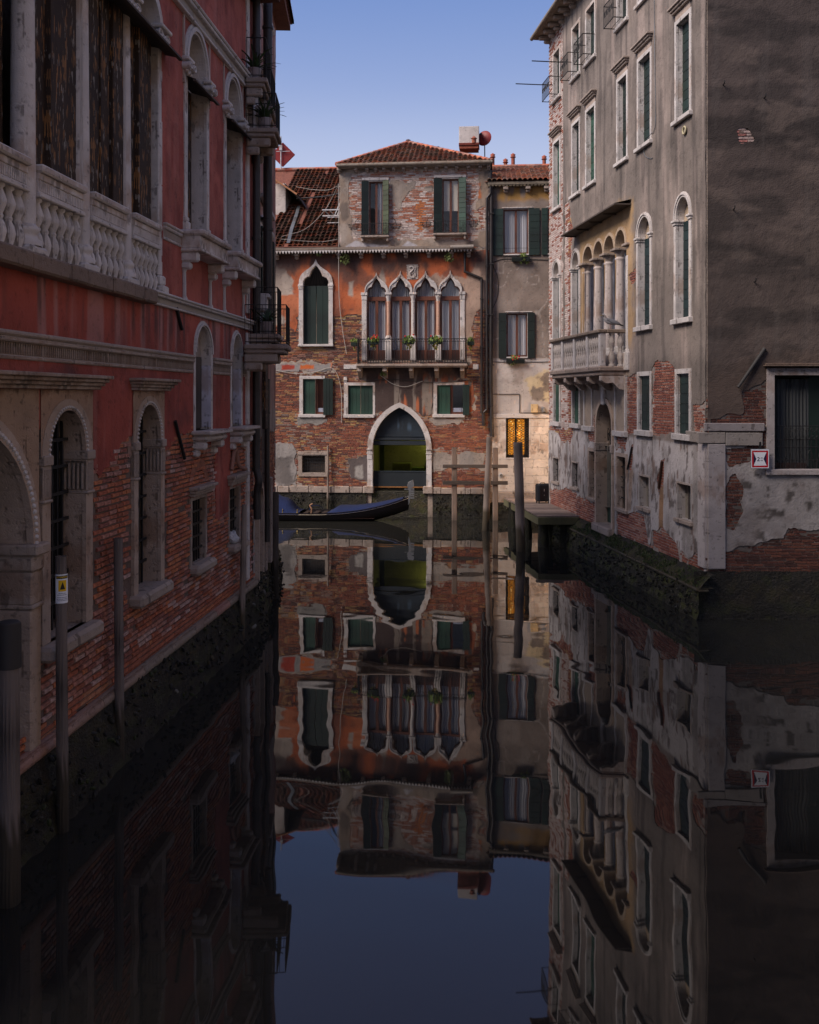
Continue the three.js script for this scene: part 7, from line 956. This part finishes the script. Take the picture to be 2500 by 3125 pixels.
  { const mb = new MB(), q = SP([2158, 1800])[0]; const nx = 60; for (let i = 0; i <= nx; i++) for (let j = 0; j <= 9; j++) { const u = lerp(-.3, 7, i / nx), t = j / 9; mb.vert(u, lerp(-.4, 1.0, t), lerp(.3, .04, t) + (fbm(u * 5 + 8, t * 6, 4) - .5) * .13, 0, 0, 1, [.42, .40, .40]); } for (let i = 0; i < nx; i++) for (let j = 0; j < 9; j++) { const a = i * 10 + j; mb.i.push(a, a + 10, a + 11, a, a + 11, a + 1); } const o = side('side_foundation', mb, MAT.weed); o.geometry.computeVertexNormals(); }  // weed dimmed in its vertex colour, as shade on this side
}
// ---------------------------------------------------------------- an added, unseen house as light blocker: it keeps the sky off the dark wall
{
  const th = thing('added_shade_house', 'added unseen ochre house that keeps sky light off the dark wall', 'house', undefined, [6.6, 0, -12.2]), W = 12, D = 20, H = 14.5, holes = [], V = [[1.6, 2.9], [5.2, 7.1], [9.2, 11]];
  for (let k = 0; k < 4; k++) for (const [a, b] of V) holes.push(rectPoly(1.4 + k * 2.7, 2.4 + k * 2.7, a, b));
  const M = m => { const o = m; o.rotation.y = Math.PI; o.position.set(W, 0, 0); return o; };                // faces away from the camera, towards the dark wall
  const front = M(part(th, 'wall', new MB([.36, .27, .18]).fill(rectPoly(0, W, -1, H), 0, null, holes), MAT.plaster));
  part(th, 'side_wall', new MB([.36, .27, .18]).quad([0, -1, 0], [0, -1, D], [0, H, D], [0, H, 0]), MAT.plaster);
  part(th, 'rear_wall', new MB([.36, .27, .18]).quad([0, -1, D], [W, -1, D], [W, H, D], [0, H, D]), MAT.plaster);
  part(th, 'roof', new MB().quad([-.4, H, -.4], [W, H, -.4], [W, H + 2.5, D / 2], [-.4, H + 2.5, D / 2]).quad([-.4, H, D + .4], [W, H, D + .4], [W, H + 2.5, D / 2], [-.4, H + 2.5, D / 2]), toneMat('tile', [.42, .15, .095]));
  for (let k = 0; k < 4; k++) for (const [a, b] of V) { const u = 1.4 + k * 2.7, p = surround(front, rectPoly(u, u + 1, a, b), rectPoly(u - .1, u + 1.1, a - .1, b + .1), { depth: .15 }); leaf(front, 'shutter', u + .01, u + .99, a, b, -.14, MAT.darkgreen, true, .2); }
}
// ---------------------------------------------------------------- things on and beside the water
function pole(label, group, base, top, r0, r1, m, o = {}) {       // weathered mooring pole, base under water
  const g = thing('mooring_pole', label, 'mooring pole', group, [base[0], 0, base[2]]), A = new THREE.Vector3(0, -1.2, 0), B = new THREE.Vector3(top[0] - base[0], top[1], top[2] - base[2]), mb = new MB(), n = 16, seg = 22, dir = B.clone().sub(A), sd = Math.floor(base[2] * 31 + base[0] * 17);
  for (let j = 0; j <= seg; j++) { const t = j / seg, c = A.clone().addScaledVector(dir, t), r = lerp(r0, r1, t); for (let i = 0; i <= n; i++) { const a = i / n * 6.2832, k = r * (1 + .16 * (fbm(Math.cos(a) * 2 + sd, Math.sin(a) * 2 + t * 3, 3) - .5) + .04 * (vnoise(i % n * 1.7 + sd, t * 2) - .5)), wet = c.y < .75 + .2 * (vnoise(i % n, 3) - .5), col = wet ? [.28, .27, .2] : [1, 1, 1]; mb.vert(c.x + k * Math.cos(a), c.y, c.z + k * Math.sin(a), Math.cos(a), 0, Math.sin(a), col); } }
  for (let j = 0; j < seg; j++) for (let i = 0; i < n; i++) { const a = j * (n + 1) + i; mb.i.push(a, a + n + 1, a + n + 2, a, a + n + 2, a + 1); }
  part(g, 'shaft', mb, m); const cap = new MB([1.2, 1.2, 1.2]), q = []; for (let i = 0; i < n; i++) { const a = i / n * 6.2832; q.push([B.x + r1 * .98 * Math.cos(a), B.y - .004 + .01 * Math.cos(a), B.z + r1 * .98 * Math.sin(a)]); } for (let i = 1; i < n - 1; i++) cap.quad(q[0], q[i + 1], q[i], q[i]); part(g, 'end_grain', cap, m); return g;
}
{
  const at = (px, py, d) => [(px - CX) / F * d, EYE - (py - HZ) / F * d, -d];
  const lp = 'mooring poles along the red palazzo';
  const dark = mat('polewood', [.20, .165, .15], { map: 'wood', bump: 'woodB', bs: .03, r: .85 });
  const p1 = pole('thick mooring pole with dark painted head beside the palazzo water gate', lp, at(28, 2700, 9), at(28, 1900, 9), .105, .095, dark); part(p1, 'dark_head', new MB([1, 1, 1]).lathe([[.112, 0], [.108, .42], [.08, .44], [0, .45]], 0, at(28, 1900, 9)[1] - .425, 0, 16), MAT.cable);
  const d2 = 10.5, t2 = at(186, 1697, d2), p2 = pole('slim mooring pole carrying a white and yellow warning sign', lp, at(194, 2540, d2), t2, .068, .058, dark);
  const d3 = 12.4; pole('slim bare mooring pole between two tall grilled arches', lp, at(368, 2335, d3), at(361, 1642, d3), .066, .058, dark);
  pole('thin crooked post beside the palazzo corner downpipe', undefined, at(733, 1860, 18.4), at(746, 1540, 18.4), .07, .05, MAT.wood); pole('thick dark post at the far end of the pink house', undefined, at(838, 1760, 22.6), at(840, 1502, 22.6), .095, .085, MAT.darkwood);
  // warning sign wrapped round the pole
  { const c = document.createElement('canvas'); c.width = 256; c.height = 512; const x = c.getContext('2d'); x.fillStyle = '#e9edf4'; x.fillRect(0, 0, 256, 512); x.fillStyle = '#15130f'; x.fillRect(14, 22, 228, 56); x.fillStyle = '#e7c21c'; x.font = 'bold 36px sans-serif'; x.textAlign = 'center'; x.fillText('ATTENZIONE', 128, 63, 210); x.fillStyle = '#e5b800'; x.fillRect(60, 104, 140, 196); x.fillStyle = '#141414'; x.beginPath(); x.moveTo(130, 130); x.lineTo(175, 265); x.lineTo(85, 265); x.closePath(); x.fill(); x.fillStyle = '#2b3a60'; for (const [y, w] of [[330, 130], [358, 170], [402, 180], [430, 200], [456, 190]]) { for (let i = 0; i < w; i += 11) x.fillRect(128 - w / 2 + i, y, 7 + (i * 7 + y) % 4 - 2, 12); }
    const t = new THREE.CanvasTexture(c); t.colorSpace = THREE.SRGBColorSpace; const m = new THREE.MeshStandardMaterial({ map: t, roughness: .5, side: THREE.DoubleSide }); m.name = 'sign_print';
    const g = thing('warning_sign', 'small white and yellow warning sign wrapped round a slim mooring pole', 'sign'), v0 = at(190, 1838, d2)[1], v1 = at(190, 1750, d2)[1], r = .07, geo = new THREE.CylinderGeometry(r, r * 1.02, v1 - v0, 14, 1, true, -.62, 2.3), mm = new THREE.Mesh(geo, m); mm.name = 'sign_plate'; g.position.set(lerp(at(194, 2540, d2)[0], t2[0], .84), (v0 + v1) / 2, -d2); g.add(mm); part(g, 'strap', new MB().geo(new THREE.TorusGeometry(r * .98, .004, 4, 20), new THREE.Matrix4().makeRotationX(Math.PI / 2).setPosition(0, (v1 - v0) / 2 - .02, 0)), MAT.zinc); }

  // big posts before the quay
  pole('tall leaning mooring post in front of the grey house corner', 'thick wooden posts by the landing stage', at(1477, 1619, 34), at(1494.5, 1333, 34), .13, .11, MAT.wood);
  pole('stout mooring post beside the landing stage before the glowing window', 'thick wooden posts by the landing stage', at(1593, 1682, 29.5), at(1581, 1350, 29.5), .15, .14, mat('greywood', [.42, .33, .27], { map: 'wood', bump: 'woodB', bs: .012, r: .9 }));
  pole('thin leaning pole against the barred ground floor window', undefined, FC.world(FC.u(1001, .3), 0, .32), FC.world(...FC.pix(1001, 1360, .12), .12), .05, .038, MAT.wood);
  // mooring frame: two posts and two rails
  { const d = 36.9, g = thing('mooring_rack', 'wooden mooring rack of two posts and two horizontal rails before the brick wall', 'mooring rack'), P = (x, y) => at(x, y, d); for (const x of [1387, 1512]) { const t = P(x, 1366), b = P(x, 1560); part(g, 'post', new MB([.72, .68, .66]).box(b[0] - .10, b[0] + .10, -.9, t[1], -d - .09, -d + .09, null, .02), MAT.wood); } for (const [y0, y1] of [[1417, 1427.5], [1467, 1478.5]]) { const a = P(1351, y1), b = P(1549, y0); part(g, 'rail', new MB().box(a[0], b[0], a[1], b[1], -d + .092, -d + .15, null, .01), MAT.darkwood); } }
  // landing stage
  { const g = thing('landing_stage', 'weathered plank landing stage on thick piles beside the corner house', 'landing stage'), v = 1.04, C = [groundPoint(1643, 1574, v), groundPoint(1765, 1570, v), groundPoint(1539, 1518, v)], far = C[2][2], near = -29.96, xl = z => lerp(C[0][0], C[2][0], (z - near) / (far - near)), xr = z => FR.world((z - FR.P[1]) / FR.U[1], 0, 0)[0] - .02, n = 34, r = rng(6);
    for (let k = 0; k < n; k++) { const z0 = lerp(near, far, k / n), z1 = lerp(near, far, (k + 1) / n), zm = (z0 + z1) / 2, e = zm < -33.4 ? 8.3 : xr(zm), t = .75 + r() * .5; part(g, 'plank', new MB([t, t * .98, t]).box(xl(zm) - r() * .02, e, v - .045, v + (r() - .5) * .006, Math.min(z0, z1) + .005, Math.max(z0, z1) - .005, null, .005), MAT.wood); }
    part(g, 'beam', new MB([.42, .5, .3]).box(xl(near) - .02, xr(near), v - .28, v - .05, near - .02, near + .06, null, .015), MAT.wood); { const mb = new MB([.42, .5, .3]), a = C[0], b = C[2]; mb.quad([a[0] - .02, v - .28, a[2]], [a[0] - .02, v - .05, a[2]], [b[0] - .02, v - .05, b[2]], [b[0] - .02, v - .28, b[2]]).quad([a[0] - .02, v - .28, a[2]], [b[0] - .02, v - .28, b[2]], [b[0] + .1, v - .28, b[2]], [a[0] + .1, v - .28, a[2]]); part(g, 'side_beam', mb, MAT.wood); }
    for (const [x, z] of [[4.28, -30.4], [4.95, -30.35], [3.95, -32], [4.7, -32], [3.72, -34.2], [5, -34.4], [6.5, -34.8]]) part(g, 'pile', new MB([.4, .42, .3]).lathe([[.17, -1.2], [.18, .2], [.15, .5], [.15, v - .06]], x, 0, z, 12), MAT.weed); }
  // suitcase
  { const b = groundPoint(1657, 1534, 1.045), g = thing('suitcase', 'black upright hard shell suitcase standing on the landing stage', 'suitcase', undefined, [b[0] - .02, 1.045, b[2] + .06]); g.rotation.y = .35; const w = .235, h = .68, dp = .14, shell = mat('shell', [.012, .013, .018], { r: .4 }); const sh = new MB().box(-w, w, .06, h, -dp, dp, null, .045); for (let k = 0; k < 5; k++) sh.box(-w + .07 + k * .085, -w + .095 + k * .085, .12, h - .07, dp, dp + .006, null, .003); part(g, 'shell', sh, shell); part(g, 'zip_band', new MB().box(-w - .003, w + .003, .058, h + .003, -.012, .012), MAT.cable); for (const x of [-w + .05, w - .05]) for (const z of [-dp + .05, dp - .05]) part(g, 'wheel', new MB().geo(new THREE.CylinderGeometry(.03, .03, .03, 10), new THREE.Matrix4().makeRotationZ(Math.PI / 2).setPosition(x, .03, z)).box(x - .02, x + .02, .045, .065, z - .02, z + .02), MAT.cable); part(g, 'handle', new MB().tube([[-.08, h, 0], [-.07, h + .03, 0], [.07, h + .03, 0], [.08, h, 0]], .012, 6), MAT.cable); part(g, 'latch', new MB().box(-.02, .0, .42, .5, dp + .005, dp + .013, null, .002).box(-.015, -.005, .26, .31, dp + .005, dp + .013, null, .002), MAT.white); }
  // quay behind the stage and lane lamp round the corner
  { const q = new MB([.8, .78, .74]).box(5.2, 20, -1, .98, -36.6, -35.6, null, .02); const m = structure('quay_pavement', q, MAT.stonedirty);
    const w = FR.world(-12.93, 3.3, -1.7), g = thing('wall_lantern', 'lit wall lantern on the hidden end wall of the corner house', 'lamp', undefined, [w[0], w[1], w[2] - .4]); part(g, 'bracket', new MB().rod([0, .3, .4], [0, .3, 0], .015, 6).rod([0, .3, 0], [0, .18, 0], .012, 6), MAT.iron); part(g, 'cap', new MB().lathe([[0, .22], [.04, .2], [.13, .14]], 0, 0, 0, 10), MAT.iron); const em = new THREE.MeshStandardMaterial({ color: 0, emissive: new THREE.Color(1, .6, .25), emissiveIntensity: 3 }); em.name = 'lantern_glow'; part(g, 'bulb', new MB().geo(new THREE.SphereGeometry(.06, 10, 8), new THREE.Matrix4().makeTranslation(0, .06, 0)), em); const L = new THREE.PointLight(new THREE.Color(1, .58, .26), 7); L.position.set(0, .06, 0); L.castShadow = true; g.add(L); }
  // gondola along the far wall
  { const g = thing('gondola', 'black gondola with blue canvas covers moored along the brick house', 'gondola'), fr = new Frame(FC.world(0, 0, 1.25).filter((_, k) => k !== 1), FC.U); fr.place(g);
    const uB = fr.u(1247), uA = uB - 9.6, n = 60, hull = new MB(), ins = new MB([.5, .3, .25]), top = [];
    const S = t => { const u = lerp(uA, uB, t), w = .70 * Math.pow(Math.sin(Math.PI * clamp(t * .93 + .035)), .55) * (1 - .0 * t), e = t < .5 ? Math.pow(Math.max(0, (.22 - t) / .22), 2.2) * .9 : Math.pow(Math.max(0, (t - .60) / .40), 2.4) * .62, k = t < .5 ? Math.pow(Math.max(0, (.2 - t) / .2), 2) * .5 : Math.pow(Math.max(0, (t - .68) / .32), 2.0) * .62; return { u, w: Math.max(.02, w), top: .31 + e, keel: -.2 + k }; };
    const prof = [[1, 0], [.97, .2], [.86, .5], [.66, .8], [.0, 1]];
    for (let i = 0; i <= n; i++) { const s = S(i / n); for (const sg of [1, -1]) { const pp = sg > 0 ? prof : prof.slice().reverse(); for (const q of pp) hull.vert(s.u, lerp(s.top, s.keel, q[1]), sg * q[0] * s.w, 0, 0, sg); } }
    const m = 10; for (let i = 0; i < n; i++) for (let j = 0; j < m - 1; j++) { const a = i * m + j; hull.i.push(a, a + m, a + m + 1, a, a + m + 1, a + 1); } const hm = part(g, 'hull', hull, MAT.hull); hm.geometry.computeVertexNormals();
    const edge = (sg, dy, r, col, mt, name) => { const pts = []; for (let i = 0; i <= 40; i++) { const s = S(i / 40); pts.push([s.u, s.top + dy, sg * (s.w + .004)]); } part(g, name, new MB(col).tube(pts, r, 5), mt); }; for (const sg of [1, -1]) { edge(sg, .0, .022, [1, 1, 1], MAT.hull, 'gunwale'); edge(sg, -.045, .011, [1.1, 1.05, 1], mat('trim', [.45, .40, .33], { r: .4 }), 'pale_trim'); }
    const dk = new MB(); for (let i = 8; i < n - 8; i++) { const a = S(i / n), b = S((i + 1) / n); dk.quad([a.u, .12, a.w * .9], [b.u, .12, b.w * .9], [b.u, .12, -b.w * .9], [a.u, .12, -a.w * .9], [.6, .3, .3]); } part(g, 'floor_boards', dk, MAT.darkwood);
    // bow cover
    const cover = (t0, t1, hump, name) => { const mb = new MB(), nx = 40, nz = 14; for (let i = 0; i <= nx; i++) for (let j = 0; j <= nz; j++) { const t = lerp(t0, t1, i / nx), s = S(t), z = lerp(-1, 1, j / nz), q = hump(i / nx); mb.vert(s.u, s.top + .012 + q * (1 - Math.pow(Math.abs(z), 2.2)) + (fbm(s.u * 3, z * 4 + 7, 4) - .5) * .05 * (1 - z * z) - (Math.abs(z) > .99 ? .05 : 0), z * (s.w + .02), 0, 1, 0); } for (let i = 0; i < nx; i++) for (let j = 0; j < nz; j++) { const a = i * (nz + 1) + j; mb.i.push(a, a + 1, a + nz + 2, a, a + nz + 2, a + nz + 1); } const o = part(g, name, mb, MAT.blue); o.geometry.computeVertexNormals(); };
    const tOf = px => (fr.u(px) - uA) / (uB - uA); cover(tOf(1005), tOf(1232), x => .24 * sstep(0, .16, x) * (1 - x * .75), 'bow_cover'); cover(tOf(770), tOf(922), x => .70 * sstep(0, .3, x) * (1 - .93 * sstep(.62, 1, x)) * (.9 + .1 * Math.sin(x * 17)), 'seat_cover');
    part(g, 'folded_chair_rail', new MB([.9, .9, 1]).tube([[fr.u(948), .4, .3], [fr.u(955), .55, .2], [fr.u(975), .56, .1], [fr.u(985), .45, 0]], .014, 5), MAT.blue);
    for (const px of [935, 965, 990]) part(g, 'thwart', new MB([.5, .35, .3]).box(fr.u(px) - .09, fr.u(px) + .09, .24, .28, -.6, .6, null, .008), MAT.darkwood); part(g, 'oar_rest', new MB([1, .7, .5]).tube([[fr.u(960), .3, .66], [fr.u(960) + .02, .5, .7], [fr.u(960) - .05, .62, .68], [fr.u(960) + .07, .7, .72]], .03, 6), MAT.wood); for (const t of [.5, .56]) part(g, 'brass_seahorse', new MB([1, .8, .3]).lathe([[.03, 0], [.03, .03], [.012, .06], [.022, .12], [.0, .16]], lerp(uA, uB, t), .33, .66, 8), MAT.steel);
    // bow iron with six teeth and one back tooth
    const fe = new THREE.Shape([[0, -.10], [.07, 0], [.10, .18], [.26, .18], [.26, .24], [.11, .24], [.11, .27], [.26, .27], [.26, .33], [.11, .33], [.11, .36], [.26, .36], [.26, .42], [.11, .42], [.11, .45], [.26, .45], [.26, .51], [.11, .51], [.11, .54], [.26, .54], [.26, .6], [.12, .62], [.24, .66], [.25, .78], [.21, .95], [.12, .90], [.02, .84], [-.02, .74], [.0, .62], [.03, .6], [.03, .58], [-.13, .58], [-.13, .54], [.04, .53], [.05, .3], [0, .1], [-.06, 0]].map(q => new THREE.Vector2(q[0] * .95, q[1] * .95))); part(g, 'bow_iron', new MB().geo(new THREE.ExtrudeGeometry(fe, { depth: .02, bevelEnabled: true, bevelSize: .004, bevelThickness: .004, bevelSegments: 1 }), new THREE.Matrix4().makeTranslation(uB - .03, .68, -.01)), MAT.steel); }
  // width-limit sign on the dark wall
  { const c = document.createElement('canvas'); c.width = c.height = 512; const x = c.getContext('2d'); x.fillStyle = '#d9dde6'; x.fillRect(0, 0, 512, 512); x.fillStyle = '#b3101f'; x.fillRect(24, 34, 464, 456); x.fillStyle = '#2a2140'; x.beginPath(); x.moveTo(64, 82); x.lineTo(196, 262); x.lineTo(76, 444); x.closePath(); x.fill(); x.fillStyle = '#b3101f'; x.fillRect(24, 34, 46, 456); x.fillStyle = '#2a2140'; x.beginPath(); x.moveTo(448, 82); x.lineTo(330, 262); x.lineTo(440, 444); x.closePath(); x.fill(); x.fillStyle = '#b3101f'; x.fillRect(442, 34, 46, 456); x.fillStyle = '#dfe3ea'; x.beginPath(); x.moveTo(64, 78); x.lineTo(440, 78); x.lineTo(356, 262); x.lineTo(446, 440); x.lineTo(72, 444); x.lineTo(150, 262); x.closePath(); x.fill(); x.fillStyle = '#1c1f2e'; x.font = 'bold 150px sans-serif'; x.fillText('2', 168, 322); x.font = 'bold 56px sans-serif'; x.fillText('mt', 268, 254); x.fillText('00', 272, 322);
    const t = new THREE.CanvasTexture(c); t.colorSpace = THREE.SRGBColorSpace; const q = FD.rect(2284, 1370, 2338, 1427), w = q[1] - q[0], h = q[3] - q[2], g = thing('width_limit_sign', 'square red and white navigation sign reading 2 on the dark wall', 'sign', undefined, [FD.P[0] + (q[0] + q[1]) / 2, (q[2] + q[3]) / 2, FD.P[1] + .16]); const face = new THREE.Mesh(new THREE.PlaneGeometry(w, h), new THREE.MeshStandardMaterial({ map: t, roughness: .45 })); face.material.name = 'sign_face'; face.name = 'sign_face'; face.position.z = .011; g.add(face); part(g, 'plate', new MB([1, 1, 1]).box(-w / 2 - .005, w / 2 + .005, -h / 2 - .005, h / 2 + .005, -.01, .01, null, .004), MAT.zinc); part(g, 'post', new MB().box(-.01, .03, h / 2, h / 2 + .16, -.02, .005).box(-.01, .03, h / 2 - .1, h / 2, -.15, -.012), MAT.iron); }
}
renderer.render(scene, camera);
